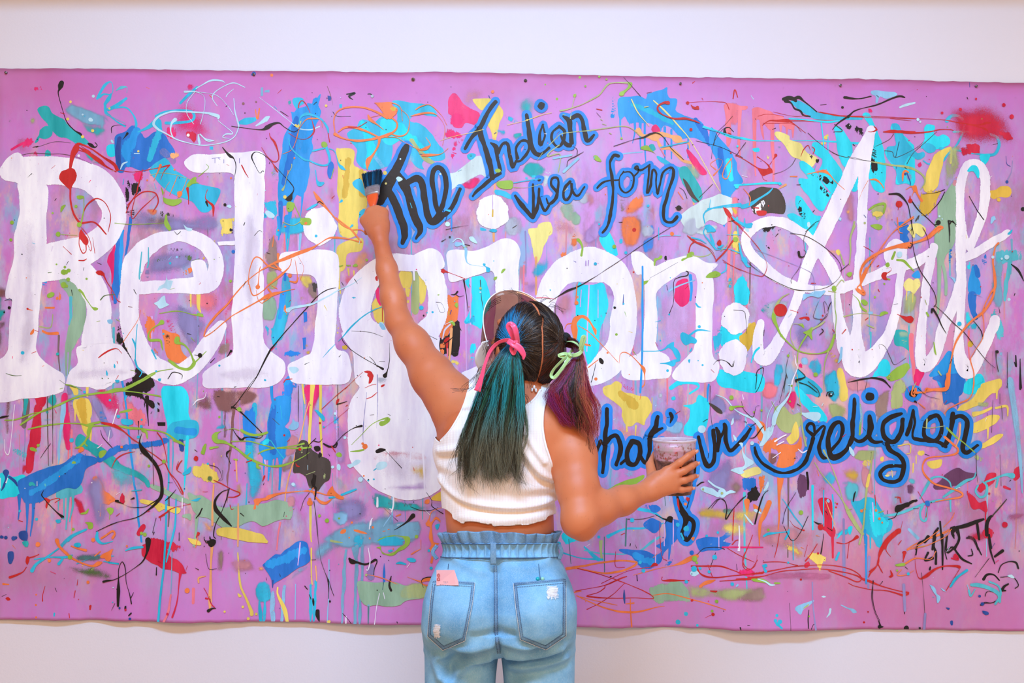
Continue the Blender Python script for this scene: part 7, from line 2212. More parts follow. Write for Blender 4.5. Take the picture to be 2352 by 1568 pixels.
OVER3 = """
@0,860
lG 19,45,16 28,39,20 42,31,12 56,26,16 70,20,18 86,17,20 96,16,22 104,14,40 112,13,30 124,8,18 140,-1,12
lG 5,41,12 16,40,14 30,35,12 40,33,10 52,28,14 60,24,20
lG 106,14,14 124,16,12 142,19,14 145,20,8
lG 60,9,14 66,10,10 74,14,8
lG 26,49,14 40,46,16 56,44,12 72,44,12 80,46,20 90,46,14 104,46,16 118,48,26 130,49,16 148,52,14 160,60,22 166,63,14
pG 78,45 83,43 88,42 91,42 90,44 85,45 83,50 80,58 79,52 80,47
lG 129,50,34 132,52,24 133,57,14
lG 79,56,20 77,60,20 72,65,20 68,66,10
lG 78,58,12 77,62,14 79,64,14
pG 89.5,72 91,69 95,68 96.5,69 95,72 92,75 89.5,74.5
pG 65,79 67,77.5 69,79 68,80 65.5,80
pG 27.5,66 30,65.5 33,67 33.5,69 30,68.5 28,68
dG 35,63.5,14 148,78,18 134.5,82,12 66.5,139,14 131,143.5,18 128,142.5,14
lG 108,34,14 115,32.5,26 119,31.5,16
pG 96.5,121 99,119.5 102.5,120.5 102,124 100,126 98,124
lG 99.5,125,10 99,130,6
lG 73.5,125,14 78,124,26 80,121,14
pG 77,133 80,132.5 84,133 84.5,137 83,139 80,138.5 79.5,135
pG 182,70 183,65 185,62 186,64 185,69 184,72
pG 191,56 194,52 196,53 196,62 193,60
lR 92,43,14 96,44,24 104,46,30 112,51,14 120,58,12 126,62,8 132,67,6 142,74,8 149,80,10 153,88,12 160,96,10 165,106,16 164,107,8 160,100,5 152,87,5
lR 142,52,12 146,58,12 149,68,8 151,79,5
lR 101,84,6 105,76,10 113,71,12 122,69,5
lR 161,78,6 159.5,85,10 164,88.5,6
dR 177,75,20
lR 140,83,8 147,80,8
pR 40,111 43,111 46,113 44,116 43,120 41.5,119 42,114
lR 45,113,8 52,111,8 54.5,112,10 50,115,6
lR 17.5,131,8 21,132,10
lR 144,128,16 149,125,20 156,120,8 172,116,6
lR 145,129,8 145,131,6
lK 128,53,4 126,60,14 128,66,44 131,70,50 135,74,34 140,80,34 144,88,36 146,98,30 146,107,36 143,113,30 136,120,18 124,128,10 105,133,8 87,141,6
lK 144,111,14 138,115,8 130,119,8 118,119,6 111,116,6 106,114,20
lK 40,104,4 38,108,12 40,111,8 45,117,10 52,124,14 57,128,30
lK 91,50,5 93,56,6 100,64,10 102,66,6
lK 105,113.5,24 107,113,14
lK 121,111,16 118,112,5
lK 0,39,14 4,38,20 8.5,37,8
lk 48,18,6 48,50,6 48,80,5
lK 46,62,6 41,69,6 37,75,5
lk 137,60,6 139,100,6
lK 149.5,113,10 154,109,12 159,103,6
lK 141,129,6 138,142,6
lK 182.5,120,10 180,125,10 177,129,8
dC 65,59,20 107,37.5,16 106,6,14 76.5,15.5,12 99.5,23,11 127.5,46.5,14 125,56,14 128,40.5,10
pC 109.5,40 113,39.5 119.5,40.5 120,44 116,45 110.5,44
lC 113,23,16 114.5,19,14
dT 28,98.5,16
pT 27,97 30,96.5 33,100 30,100
lt 41,98.5,16 41.5,100,14
pC 174,112.5 180,110.5 179,113.5 176,114
lC 166,89,30 170,87,40 171.5,84.5,24
lC 119,104.5,10 128,103.5,14
pC 50.5,131 54,130 55.5,132.5 52,134
dC 33.5,130,14 187.5,80,10 18.5,122.5,12
lW 14,27,8 12,45,8 10,64,8 8,72,10 5,68,6 5,58,5
lW 106,31,12 102,44,10
lW 99.5,50,8 98,60,8
lW 88,66,8 90.5,64.5,10 92.5,62.5,6
lW 174,27.5,10 178,23,14 184,21,8 186,16,8
lW 1,93,8 1,102,8
lW 6,97,12 7.5,93,8
lW 34,96,6 34,100,6
lW 164.5,111,8 164.5,120,8
dO 74,67,22 72.5,68.5,16 110,65,12 84.5,148,12 54,91.5,6
@400,860
lK 76,0,4 70,7,6 62,18,8 56,26,8 52,30,12
lK 52,29,14 57,31,16 64,37,14 72,45,10 79,52,10 80,55,10
lK 53,49,6 57,55,8 61,59,26 63,57,16 68,56,12 77,57,8 80,55,6
lK 47.5,74,5 48,70,20 51,68,6
lK 48,73,8 51,80,6
pG 34,55 37,52 41,51 44,50 50,49 44,51 40,54 39,58 43,59 48,61 50,63 44,62 38,62 35,59
lG 50,49,10 54,48.5,8 59,50,6
lG 49,62,20 56,66,18 66,74,26 76,79,20 86,82,14 96,82,26 106,79,14 116,74,10 122,70,6
lG 61,50,26 64,52,26 70,54,24 77,54,24 84,52,24
lG 52,60,8 68,60,10 80,63,12 92,66,14 104,66,14 116,66,20 124,65,14
lG 76,71,10 82,68,16 92,66,12 108,64,14 117,62,20
lG 65,74,16 69,70,8
lG 75,79,16 75.5,83,30 78,84,16
lG 26,70,34 27.5,66,20 29,62.5,14
lG 33,66,26 36,65.5,20 40,65,14
lG 0,59,24 6,61,24 9.5,63.5,14
dG 59,31,20 41,38,10 138,131,18 131,127,12
le 56,30,6 59,32,12 62,33,8
lG 54,76,14 57,76.5,16
pG 146,71.5 149,70 151,72 150,74 147,73.5
le 119,90,6 127,87,6
pb 184,117 185,117 185,118
lG 187,44,50 190,43,40 193,40,40 188,40,14 178,45,8 168,55,8 160,63,6
lG 159,69,10 166,68.5,20 171,67.5,16
dO 172,64.5,24 170,62,12
pO 170.5,62 172.5,62.5 174,65 172.5,67 170.5,66 170,64
lK 128,57,6 122,63,10 120,69,8 120,76,5
lK 126,59.5,10 131,60.5,8 134,57.5,5
lK 135,62,16 140,64.5,18 144,64,16 147,61,16 146,65,12 143,65,10
lK 146,61,6 154,53,8 162,48,10 169,46,22
lR 142,64,10 145.5,69.5,8
pR 146,27 146.5,23 149,21.5 148,25
lK 147,26.5,12 151,25.5,10 156,24,5
lK 183,69,34 186,68,40 190,67.5,16
lK 190,68,5 196,74,5 205,84,8
lR 65.5,78.5,14 70,77,14
lR 80,95.5,10 81.5,91.5,20 82,91,14
dR 20,75.5,20 99.5,54.5,10 113.5,67,14 131.5,43.5,10 91,22.5,6 55,86,6
lR 36,95,8 43,98,12 52,103,10 59,106,14 59,108,14 54,110,12 49,110,6
lR 3,85,12 5,80,12 7.5,77,8
lR 110,80,10 111,82,16 113,82.5,10
lR 173.5,21.5,8 178,20,10 183,16,5
pR 186,11 188,9 190,9 188,11
lR 133,31,5 145,20,6 158,9,6
lR 135,48,5 146,40,5 158,30,5
pR 174,0 179.5,0 179,4 176,8 176.5,4
pi 103,47 106.5,43 107,39 109,42 112,43 112,47 109,49.5 105,49
pI 144,34.5 145.5,33.5 146.5,35 145,36.5
pC 126.5,32 129,31.5 133,35 136,39 135,42 132,39 129,35
dC 135,47,9 180,94,8 175,95,9 82.5,5,8
pI 156,81 160,80 164,76.5 168,77 167,80 161,83 158,84
pI 182,82 185,78.5 191,78.5 192,82 188,85 183,85.5
pI 146.5,83 148,80 150,82 149.5,86 147.5,85.5
dI 143,83,14 168,94,22 154,56.5,14 107.5,98.5,16
lC 180,86,10 182,84.5,14
pO 72,113 74,111 78,111 83,110 85,108 100,105 113,104 124,104 124,106 113,105 100,107 90,109 84,112 79,114 76,118 74,117 74,120 72,121 73,116
lO 124,105,20 131,106,14 138,108,10 145,108,14
lO 125,105,16 128,110,14 132,114,24 137,115,20 142,112,10
pO 138,107 140,103 143,100 144,103 148,107 153,110 152,112 147,111 143,108 140,108
lO 123,105,12 127,100.5,8
dO 122.5,115,26 122.5,112,14
lC 140,110.5,16 145,110,14
lC 151,108,20 156,106,24 164,103,16
pC 121,103.5 124,102 123.5,104
lC 16,113,8 20,113,20 24,111,10
lC 13,86,30 15,83.5,20
lK 50,102,12 48,110,8 43,124,10 38,134,12 36,144,14 38,147,8
lK 50,103,8 44,105,10 39,110,20 37,115,24 38,121,40 42,126,38 47,131,34 52,136,14
pK 32,150 34,148 38,148.5 37,153 34,154.5 31.5,153
lK 28,148,8 30,151,10 34,150,12 32.5,146.5,10
lK 25.5,120,8 24,125,8 21,128,6
lR 50.5,117,8 52,121,8 54,120.5,6
lK 126,90,20 126,100,26 128,102,20 127,112,14
pK 123.5,96 128,90 127,100 125,101
lk 112,10,8 112,42,6
lk 126,114,6 129,133,6 130,148,5
lk 122,106,6 117,113,6 114,122,6
lk 95,45,5 89,39.5,5
lK 32,81,5 40,84,5 43,92,5 40,95,5 44,94,5 44,86,4
lR 22.5,144,14 23.5,142,12
lW 177,135,16 178,130,14 179,129,8
pO 150,141 153,138.5 155,139.5 154,142 151.5,143
pO 162,140 168,140 174,142.5 170,142.5 165,141.5
dO 179,137,10 176.5,147,8 160,133,8 171,91,8
lG 141.5,149,14 145,149.5,16 152,150.5,6
lC 87,59,14 94,69,12 99,75,16
pc 80,61 84,58 86,59 84,62.5 81,63
lC 96,28,6 97.5,40,8
@700,1130,4.9
lO 13,6,14 18,11,24 24,12,28 30,8,14
lK 51,74,30 54,77,60 60,78,26 68,80,24 75,78,20 80,75,30 82,77,14 79,85,12 78,92,10
lK 122,26,60 120,28,50 115,33,26 108,38,16 101,42,6
lK 98,93,8 96,103,26 98,109,26
lB 90,79,6 90,90,30 90,99,24
lf 89.5,100,14 88.5,108,10
pG 82,54 84,52 92,49 100,48 109,48 117,49 119,53 118,57 113,62 106,66 101,70 94,70 88,68 85,63 80,62 82,61 85,60 87,60 88,65 93,68 100,67 106,62 111,59 113,56 111,51 104,49 95,50 88,52 84,54
dG 25.5,31.5,24 17,26,16 126,49.5,20 39,29,12
le 30,54,26 35,55,24 43,56,10
pC 94,64.5 97,63.5 100,64.5 98,66.5 95,66.5
lC 108,54,20 112,53.5,16
pC 115,74 120,73 125,75 124,77.5 119,77.5
lC 104,79,20 108,78.5,30 114,80,20
pO 40,45 42,41.5 46,41 46.5,43 44,45.5 41.5,46.5
lO 56,42,14 61,43,26 66,45,16 70,46,8
dO 77,39,14 73.5,51,9 53.5,33.5,12 50.5,50.5,9 100,63,8
lO 88.5,43.5,14 91,43,12
lO 94,41.5,10 96,41,10
lO 103,26.5,14 108,24.5,18
lO 69,91,5 80,93,10 90,96,14 98,99,12 105,102,6
de 70,91.5,14
lO 116,94,6 124,97,8 131,99,20 138,97,40 143,97,40
lO 131,100,10 135,103,16 143,104,14
lK 143,94.5,10 137,95,12 132,98,10 134,106,6
lO 120,69,12 125,66,14 131,63,6
lO 131,53,6 131,63,5
pO 137,33 140,29 142,33 148,28 153,33 148,30 144,37 144,48 145,56 152,57 147,60 148,64 143,66 140,64 143,58 140,50 141,39 138,38 136,35
lO 140,31,10 142,23,14 146,20,12 155,17,8
lO 144,72,24 143,78,30
pO 136,9 140,8 140,12 137,13 134.5,12
pC 147,37 152,35 151,39 149,42
dC 140,65,16 142.5,84.5,18
lW 76,30,12 74,33,14 73,41,10
lW 72,62,10 74,76,14 72,86,14 70,86,8
lW 85,112,12 82,128,12 80,146,10
lW 89.5,111,8 91,118,8
lW 48,137,10 48,146,12
li 98,25,14 92,33,16 89,38,10
lW 100,12,14 99,19,20 96,18,14
lK 90,18,6 105,32,5
lK 119,16,5 130,20,10 142,20,12 150,17,6
lK 137,0,5 143,9,8 143,15,10 148,19,8 156,24,8
lk 11,10,6 15,48,5 19,76,5 27,97,8
lK 27,97,20 28,108,12 28,118,10
lK 28,98,6 31,108,10 34,115,8
dK 29.5,121,12
pK 9.5,119 10.5,118 12,122 11.5,127 10,124
pK 14,131 16,130 18,131 18,136 18,144 16,142 13,136
lK 6,114,10 8,119,10
lK 1,104.5,14 4,108,12
lK 44,134,6 50,140,6 55,146.5,6
lK 105,143,10 105.5,144.5,8
pY 26.5,143 28.5,141.5 31,142.5 30,145 27.5,145
@0,1130
lO 52,43,40 54,48,24 60,54,26 66,59,20 76,64,16 84,66,20 89,64,44 92,63,20
pO 90.5,57 94,54.5 98,53 101,51 103,51 101,56 101,60 97,62 95,59 92,59
lO 86,57,14 91,53,14
lO 92,41,20 96,38.5,16 102,34.5,16 104,37,18 102,40.5,26
lO 65,48,14 70,50,14 78,52,24
dO 84.5,42.5,18 35,46.5,22 80,80.5,14 115,48,9 45.5,61,16 34,91.5,8 34,100.5,9 170.5,87,22 34.5,111.5,9
lO 4,82,20 9,82.5,14
lR 10,76,24 16,74,20 22,71,12 25,67,8
pR 24,62 25,57.5 27,58 27.5,61 26,65 24.5,64
lR 27,58.5,14 31,57.5,12 36,55.5,8
pR 6,95 8.5,93.5 11,96 8,97
lR 42,84,5 40,92,10 40,97,14
lR 71,78,6 70.5,83,6
lR 69,88,8 68,94,6
pR 81.5,102 83,101.5 82.5,105.5 81,105
lR 64,108,10 64.5,112,8
lR 179,36,16 177.5,40,12
lO 179,40,8 177,49,10
lK 134,43,60 134,48,44 133,54,20 129,62,12 120,69,6 112,74,6 104,78,8 98,79,20 94,80,20
lK 108,101,20 108,88,34 108,78,14 108,68,8 111,62,8 114,68,8 115,80,6 118,90,8 120,99,14
lK 142,67,8 142,73.5,14
pK 187,44 190,42.5 195,43 194,47 191,49 188.5,47
lK 184.5,40,10 185,43,8 190,43,12 189.5,39.5,10
lK 162,36,6 162,43,8
pK 114,101.5 115.5,101 115.5,105 114,105
dm 115,104.5,10 153.5,107.5,12
lk 102,105,5 105,99,5
lK 118,109.5,12 120,107.5,14
dN 119,112.5,12 109.5,103,10 6,40.5,16 2,40,14
lC 51,108,20 51,110,16
lK 189.5,105,30 193,103,14 196,103,6
lm 185,85,6 188,90,8 192,99,12 195,102,8
lm 187,94,16 191,95,10
dG 64,58,20
ln 83,68,8 80.5,72,8
lk 186,55,5 189,68,5 196,68,5
@1250,1130
lO 20,68,24 34,66,20 50,63,18 68,61,18 80,62,16 83,63,20 80,66,20 70,70,20 56,72,18 46,71,14 30,68,12 20,69,14
lR 30,68,12 46,72,10 62,77,10 80,84,8 93,90,8 98,94,8 96,95,6 80,94,6 60,94,8 42,93,16 38,92,10 48,89,10 54,85,10 54,83,8
lR 28,88,8 44,85,8 56,82,12 68,77,14 74,75,8
lR 38,104,8 50,98,8 62,90,8 72,81,6
lO 27,89,14 33,88,10
lO 29,92,10 42,98,12 56,103,14 70,106,20 85,106,18 100,103,10 108,102,6
lO 32,93,6 50,97,8 65,100,6
lO 98,92,8 112,91,12 130,95,12 145,99,12 162,104,8
lO 77,95,10 77,105,14 78,119,14
lO 73,99,10 80,98.5,16
lR 96,66.5,14 99,64.5,34 101,65,24
lR 51,81,5 76,70,6 96,67,8
lR 106,76,8 106,79,10 113,79,26 122,79,14 130,79,8
lR 132,66,12 145,66,14 156,66,10 168,69,8 176,72,10
lR 137,67,10 141,73,10 152,76,12 170,74,10 196,72,8
lR 147,65,8 151,76,8
lO 80,74,5 100,69,8 114,66,8 124,63,34 130,60,44 137,57,40
dG 135,59.5,26 137,63,12
pO 140,84 143,80 148,79 154,78 150,81 144,83
lR 149,88,10 154.5,88,14
dR 151,108.5,14 132.5,96.5,12
lR 144,112,6 149,109.5,8
pI 131,72 133,70 138,70 139,72.5 135,75 131.5,74
dC 134.5,68.5,26 140,68,12 127.5,80,16 148,71,14 153,58,22 127,108.5,18 120,116,22 137,118.5,12
lK 113,24,60 114,25,50 108,24,14 100,20,6
lk 75,24,5 88,24,5 99,21,5
lR 104,27,6 104,40,6 106,58,6 110,61,8
lK 137,56,4 144,50,6 156,49,8 162,51,6
lK 154,54,6 149,67,6
lK 59,75,12 60,75,12
lK 77.5,46,8 77,48,8
lk 82,47,5 83,50,5
lK 83,74,8 83.5,79,8
lN 71.5,87,10 71.5,93,20 72,98.5,10
lR 69,38,10 72.5,36.5,8
lR 64,53,5 64,66,6 72,67,5
lR 169,43,8 171,13,6
lR 169,46.5,10 172,43,10 175,42.5,6
lW 175,30,10 175,40,12 174,52,14
dR 129,6,16
lR 128.5,5,20 129,8,12
lR 120,6,16 120.5,11,20 121.5,16,10
dO 127,10.5,14
pO 132,41 135,40 134,43.5
pC 125.5,32 129,30 130,34 126.5,34.5
lC 123,37,20 125,42,18
lR 163,49,6 175,56,8 188,62,6
lR 183,48,8 179,58,8 178,65,8 182,69,8 189,65,6 191,56,5
lM/d 160,49,14 180,49,16 196,49,14
pM/d 169,69 178,69 196,69 196,71 180,74 172,72
lR 172,77,14 180,77,22 190,76,14
lG 186,77,20 196,78,20
@1600,1130
lR 0,66,10 10,66,14 22,66,10 31,69,8
lR 0,69,8 6,75,8 16,76,10 32,74,10 50,72,12 70,69,12 86,66,10 100,65,8 120,65,8 138,69,8 147,75,10 147,79,10 143,80,12 134,76,10 118,70,8
lR 20,79,6 42,77,16 47,76,24 60,74,10 76,70,10 90,69,8 106,68,8 125,70,10 142,74,12 150,78,20 156,80,24 166,84,14 180,88,10 190,90,16 185,92,20 178,90,14 170,88,10 156,87,8 142,84,8 136,81,8
lR 59,62,8 76,62,6 90,65,6
lR 154,76,8 156,72,16 161,67,10 163,60,14 166,52,24 172,43,30 180,35,44
lR 162.5,64,10 166,71,6
lR 173.5,76,10 175.5,74.5,24 174,70,8
pR 173.5,75 174.5,73.5 176,74.5 175,76
lR 126,45,16 133,46,10 140,43,16 144,40,36
lR 137,44,6 135,59,6
lR 83.5,25,6 87,30,6 94,33.5,10 96,34,20
lR 97,61,14 102,55,10 108,46,6
lR 99,47,6 96,57,8
lR 74,37,6 72,48,8 69,58,6
lR 50,38,6 45,50,8 41,58,8 42,65,8 48,68,6 54,60,5
lR 185,26,5 183,34,6
lR 186,54,30 187,57,14 185,62,8
lR 171,46,10 170,52,10 174,57.5,6
lR 33,15,5 32,43,8
lR 31.5,46.5,10 35,43,10 37,42.5,6
dR 13.5,108.5,13 150,116.5,10 153.5,107,7 108.5,54.5,10 92.5,77.5,10
lW 38,30,8 38,40,12 38,52,14
pG 49,78 56,76 62,78 66,81 60,80 52,79
lI 54,77,10 60,79,14 65,82,18 69,82,8
lG 69,80.5,16 73.5,80.5,14
pi 87,104 88,101 95,98 104,96 100,100 94,104 91,108
pe 93,103 99,98.5 98.5,101
pi 128,100 134,102 142,105 144,108 140,109 136,105
lI 119,104,20 118,108,20 115.5,111,10
pI 111,93 113,92 115.5,93 113,94
pi 34,83 36,81 36.5,83 34.5,84
dC 31,81.5,16 70,108.5,14 68.5,113,16 72.5,114,20 70.5,116,18 61,70,14 61,65,16 81.5,62.5,10
lC 69,115,20 74,119.5,20
lC 59,65,20 60.5,69,20
lC 60,39,20 64,37,26 74,36,14 82,35,14
lC 79,42,14 82,37,20 82.5,33,12
lC 86,42,8 86,60,10
lC 77,6,8 82,13,12 88,22,12 95,31,12
lC 125,60,26 127.5,54,20
lb 152,40,30 152,60,18 152,81,16
lK 111,55,12 112,50,10 114,37,6
lK 112,28,6 109,28,16 105,26,5
lK 77,28,6 80,15,5 89,0,4
lK 78,30,6 85,43,8 92,37,6 100,21,5
lK 158,79,6 158,96,6 160,106,6 164,115,6
lK 164,120,34 165,121,20 163,115,8
lK 164,121,20 167,120,6
lK 186.5,104,8 186.5,109,8
dK 188,121.5,22
lK 99,104,6 98,112,12 98,120,8
dG 99,109.5,8
lK 100.5,121,6 103,116.5,6 105,118,5
lK 37,119,14 37.5,121.5,10
lK 43.5,117,8 45.5,117,6
lk 82,98,5 82,123,5
lv 103,80,14 103,100,14 105,122,20
lK 10,15,5 19,6,5 25,8,6 27,15,10 26,24,12 30,18,6 40,6,6 43,4,5
lK 52,28,14 54,20,14 58,6,6 60,2,5
lO 3,84,30 8,80,24 16,78,10
lR 12,88,12 16.5,88.5,14
dG 17,97,16 13,105.5,12 64,33.5,12 93.5,18,20
pI 51,16 53,15 57,17.5 58,19 54,18
pI 47,25 49,26 51,29 49,29
lI 43,20,12 48,26.5,20
pG 162,18.5 166,16.5 170,16 165,18.5
dO 148,16.5,14 161,16,12 164,23.5,12 166.5,27,8
@1600,860
lI 17,18,6 26,22,12 34,31,12 42,36,20 50,39,34 56,45,40 60,52,24 61,56,10
pI 56,64 59,58 61,53 65,47 67,48 69,43 70,44 68,53 65,58 60,64
lI 69,44,40 70,38,44 74,30,36 80,23,24 84,15,14 84,9,14 82,9,10
lI 62,50,8 64,36,8 70,24,6
lI 66,50,14 72,34,10 78,24,6
pI 89,29 92,33 96,34 102,34 108,34 111,36 110,40 106,42 102,40 96,37
pI 38,62 40,61 42,62 42,68 45,74 50,77 51,80 47,83 42,86 43,88 39,90 34,88 30,86 34,84 41,83 43,80 41,73 41,66
pI 3,102 6,100 12,101 18,105 21,108 19,110 14,108 6,105 4,104
pI 20,104 24,103 26,106 30,104 35,104 36,106 31,107 26,108 24,110 21,109
lI 10.5,95.5,16 16,100,20 23,103,20
de 22.5,106.5,12 5.5,103,10
dI 4.5,49,36 49.5,61.5,18
lI 33,54.5,14 34.5,57.5,26 35,59,14
lI 31,45,10 32,43,26 32.5,39,8
pI 136.5,65.5 138,64.5 141.5,70 141,73.5 138.5,71
pI 60,104 64,96 64.5,100 62,104
lW 41,18,8 42,22,12
lI 44,40,6 45.5,44,6
lW 70,60,16 76,56,14 80,54,14
lW 72,63,16 78,60,8
lW 68,75,8 75,70,10
lW 91,67,10 95,70,16 99,68,10
lK 74,25,4 78,10,6 80,0,6
lK 54,0,6 53,13,6
lK 40,24,4 42,31,6 50,38,8 53,29,6 56,28,5
lK 14,47,4 12,30,6 12,10,6
pk 10.5,25.5 15,27 22,32 23,35 19,34 14,30
lG 30,30,30 36,28.5,20 42,28.5,14
dG 31,20.5,20 31,30,22 85,10,10 83.5,24,10 51,33.5,8 58,32,10
le 90,0,10 92,20,10 94,36,12
le 94,40,14 95,50,18 98,64,16
le 106,79,10 112,89,10 122,101,10 131,113,14 136,123,40 140,130,40 145,138,34 149,143,30
le 114,68,20 119,78,10 126,95,10 131,112,8
lo 116,114,8 121,127,8 124,135,6
le 158,69,12 156,86,18 153,100,20 151,120,16 149,140,16 146,152,20
lY 155,90,26 153,100,30
pK 178,122 179,118 185,116 190,115 191,118 186,120 181,123
lK 189,117.5,20 194,114,20 197.5,113,20
lK 181,122,8 178,128,8 172,130,6
lK 140.5,114,8 141.5,108,16 142.5,105,8
lR 160,108,6 161,120,8
lR 178,110,8 182,110,6 183,115,6
dR 111,137,26 126,116,9 125,119,8
pi 116.5,113 118,111.5 119.5,113.5 118.5,115
lK 13,120,4 20,112,5 25,113,6 27,120,10 26,130,12 33,120,6 44,109,6
lK 52,134,14 55,123,14 60,108,6 64,104,6
lK 47,57,6 52,56,10 58,48,10 60,46,6
lK 0,100,10 4,97,14 6.5,96.5,8
dK 120,18,20
lK 116.5,19,8 117.5,16,10 122,15,8 123,18,8
dI 120.5,17.5,8
lK 89,5,22 93,4,18 97.5,2,8
lk 100,6,8 108,13,8 110,18,8 109,20,8
lO 194,10,14 193,18,16 196,19,14
lG 67,24,5 72,33,5
@1852,860
lO 127,0,44 126,11,30 116,13,20 107,14,30 108,12,14
lO 96,20,14 97.5,12,16 98,15,14 96,16.5,10 100,17,8
lO 100,25,10 106,30,12
lO 150,0,10 150,10,10 146,21,12 136,26,12 128,30,10 123,35,8
lO 124,56,24 131,62,20 136,67,20 134,71,18 124,73,14 112,74,14 106,77,16 104,84,16 107,91,18 115,98,18 125,101,16 135,104,16 140,107,18 138,110,18 126,112,14 116,114,10
lK 97,24,20 98.5,25,10
le 108,40,16 107.5,48,14
le 104,47,8 110,48,8 124,46,6
lG 126,48,20 133,55,20 142,62,14 151,70,10
py 70,90.5 73,89.5 74.5,91 72,92
ly 76.5,86,10 77,92,8
lo 138,45,20 137,56,16 134,65,12
lY 82,64,12 92.5,62.5,12 93,70,10 90,71,10
lK 100,12,6 108,19,6 119,22,5
lk 173.5,17,5 173.5,26,6
lk 167,23,5 166,52,5
lk 175,28,5 175.5,40,5
lk 152,70,6 153,90,6 154,97,5
lk 174,72,4 175,100,4
lK 192.5,0,12 193,12,14
lK 179,12,6 180.5,8,6
pB 106,114 110,113 111,118 108,119
pK 79,122.5 80,118 85,116.5 91,114.5 91.5,117 88,120 82,123.5
lK 89,117,20 95,113.5,20 98,113.5,16
lK 82,123,8 79,128,8 73.5,130,6
lR 81.5,111,8 84,110,8 85,115,6
lR 100,105,6 106,115,5
lR 109,118,6 107,128,8
lO 90,157,10 100,151,12 120,144,12 131,139,10
lO 106,149,14 122,142,10 130,138,10
lO 123,137,8 130,130,8 133,124,6
lK 120,132,16 121,146,18 122,157,16
lK 131,139,50 134,138,40 131,142,30 132.5,147,12
lK 132,138,24 142,136,40 153,132,34 159,130,20
lK 153,132,20 154,140,26 155,148,20
lK 162,144,36 162,134,36 165,128,30 167,127,20
lk 167,127,14 174,119,14 180,112,8
lK 118,138,20 115,143,30 114,150,26 113,157,20
lK 109,146,40 106,150,34
lK/v 105,149,20 100,153,14 98,157,12
lK/v 134,139,24 137,147,24 133,157,20
lK/v 126,145,20 125,157,20
lK/v 146,146,30 151,149,24 154,157,16
lK/v 164,144,20 166,156,16
lR 70,156,20 74,149,24 83,141,24
dR 82.5,140.5,24
lG 100,155,10 106,154,14
@1852,1130
lK 115,40,30 114,48,24 116,54,26 116,64,24
lK 122,38,20 122,50,20 122,62,16 122,69,14
lK/v 98,56,14 100,46,14 106,43,20
lK/v 109,54,20 106,61,16 113,59,30
lK 111,67,16 110.5,69,20
lK 136,33,20 137,42,20 133,49,18 127,54,18 126,52,16 131,49,16 135,54,20 140,60,22 148,64,14
lK/v 126,40,16 124,52,14 126,60,10
lK 130,32,24 132,39,20
lK/v 144,41,20 149,41,24 153,48,18 157,56,14
lK/v 145,57,14 149,56,16 148,51,12
lK/v 164,40,20 165,52,18 169,64,12
lK 169,57.5,20 176,52.5,34
lK 159,78,30 162,74,24 168,74,16 173,79,14
lK/v 172,72,10 175,65,12 182,62,14 188,63,20 190,68,20
lK/v 174,76,8 185,76,8 190,83,10 187,86,10
lK 175.5,87,30 177.5,84,20 181,82,14
lK 175.5,88,20 178.5,88,14
lK/v 160,93,8 162,89,8 169,90,8 172,95,8 166,99,10 160,99,16 156,101,16
lK/v 151,76,6 164,59,6
lt 148,83,30 154,83,40 164,86,36 172,91,36 173,98,24
lt 164,80,20 172,84,20 174,92,20 169,100,20
lt 145.5,88,20 147,93,16 151,87,14
lC 129,84,26 133,78,30 138,74,20 144,70,24
lR 125,88,8 132,77,8 137,69,8
lR 137,67,30 134,66,20 124,66,12 115,69,20 107,75,30 101,77,10 98,69,6 97,56,5
lR 88,54,34 87,57,16 86.5,62,6
lR 85,43,6 82,47,5
lR 56,71,12 64,64,10 65,54,16 70,45,28 76,38,24 83,34,40
lR 64,64,8 68,72,6
lR 74,75.5,10 76.5,74.5,24
lO 88,64,20 98,59,14 111,60,10 116,53,8
lO 90,52,8 104,45,10 119,34,8
lO 91,51,10 106,48,8 124,40,8 130,33,8
lO 85,69,8 81,74,8 88,74,10 96,70,5
pG 79.5,64.5 87,63.5 88,65.5 81,66
dG 81,70,10
pi 110,83 114,85 116,88 117,91 120,93 120,97 118,100 116,99 116,95 116,92 114,90
pi 120,85.5 123,87 125,89 122,88.5
pI 180,75 184,74 186.5,77 183,76.5
pN 124.5,103 128,103.5 127,105
pN 157,106 162,106.5 163,109 160,109.5
pN 128.5,115.5 131,115 131,119 129,119
dN 155,93,12 157.5,100,16 130,117,12
lK 119.5,28,14 120.5,34,14
dC 91,73,14
dm 178,29,26 164,1,10
lm 134,57,20 136,60,24 130,59,14
pm/d 130,58 133,53 137,59 133,60.5
li 144,83,10 145.5,87,10
lK 60,79,6 58,92,8 60,105,6 64,115,6
lK 65,120.5,36 68,120.5,8
lK 87.5,102,8 87.5,108,10
dK 89,122,24 101,121.5,10
lk 103,72,6 105,96,6 106,120,6
lv 106,109,24 105,123,24
lv 87,83,30 88,106,24
li 30,100.5,8 34,102.5,12 38,104.5,10
"""
run(OVER3)
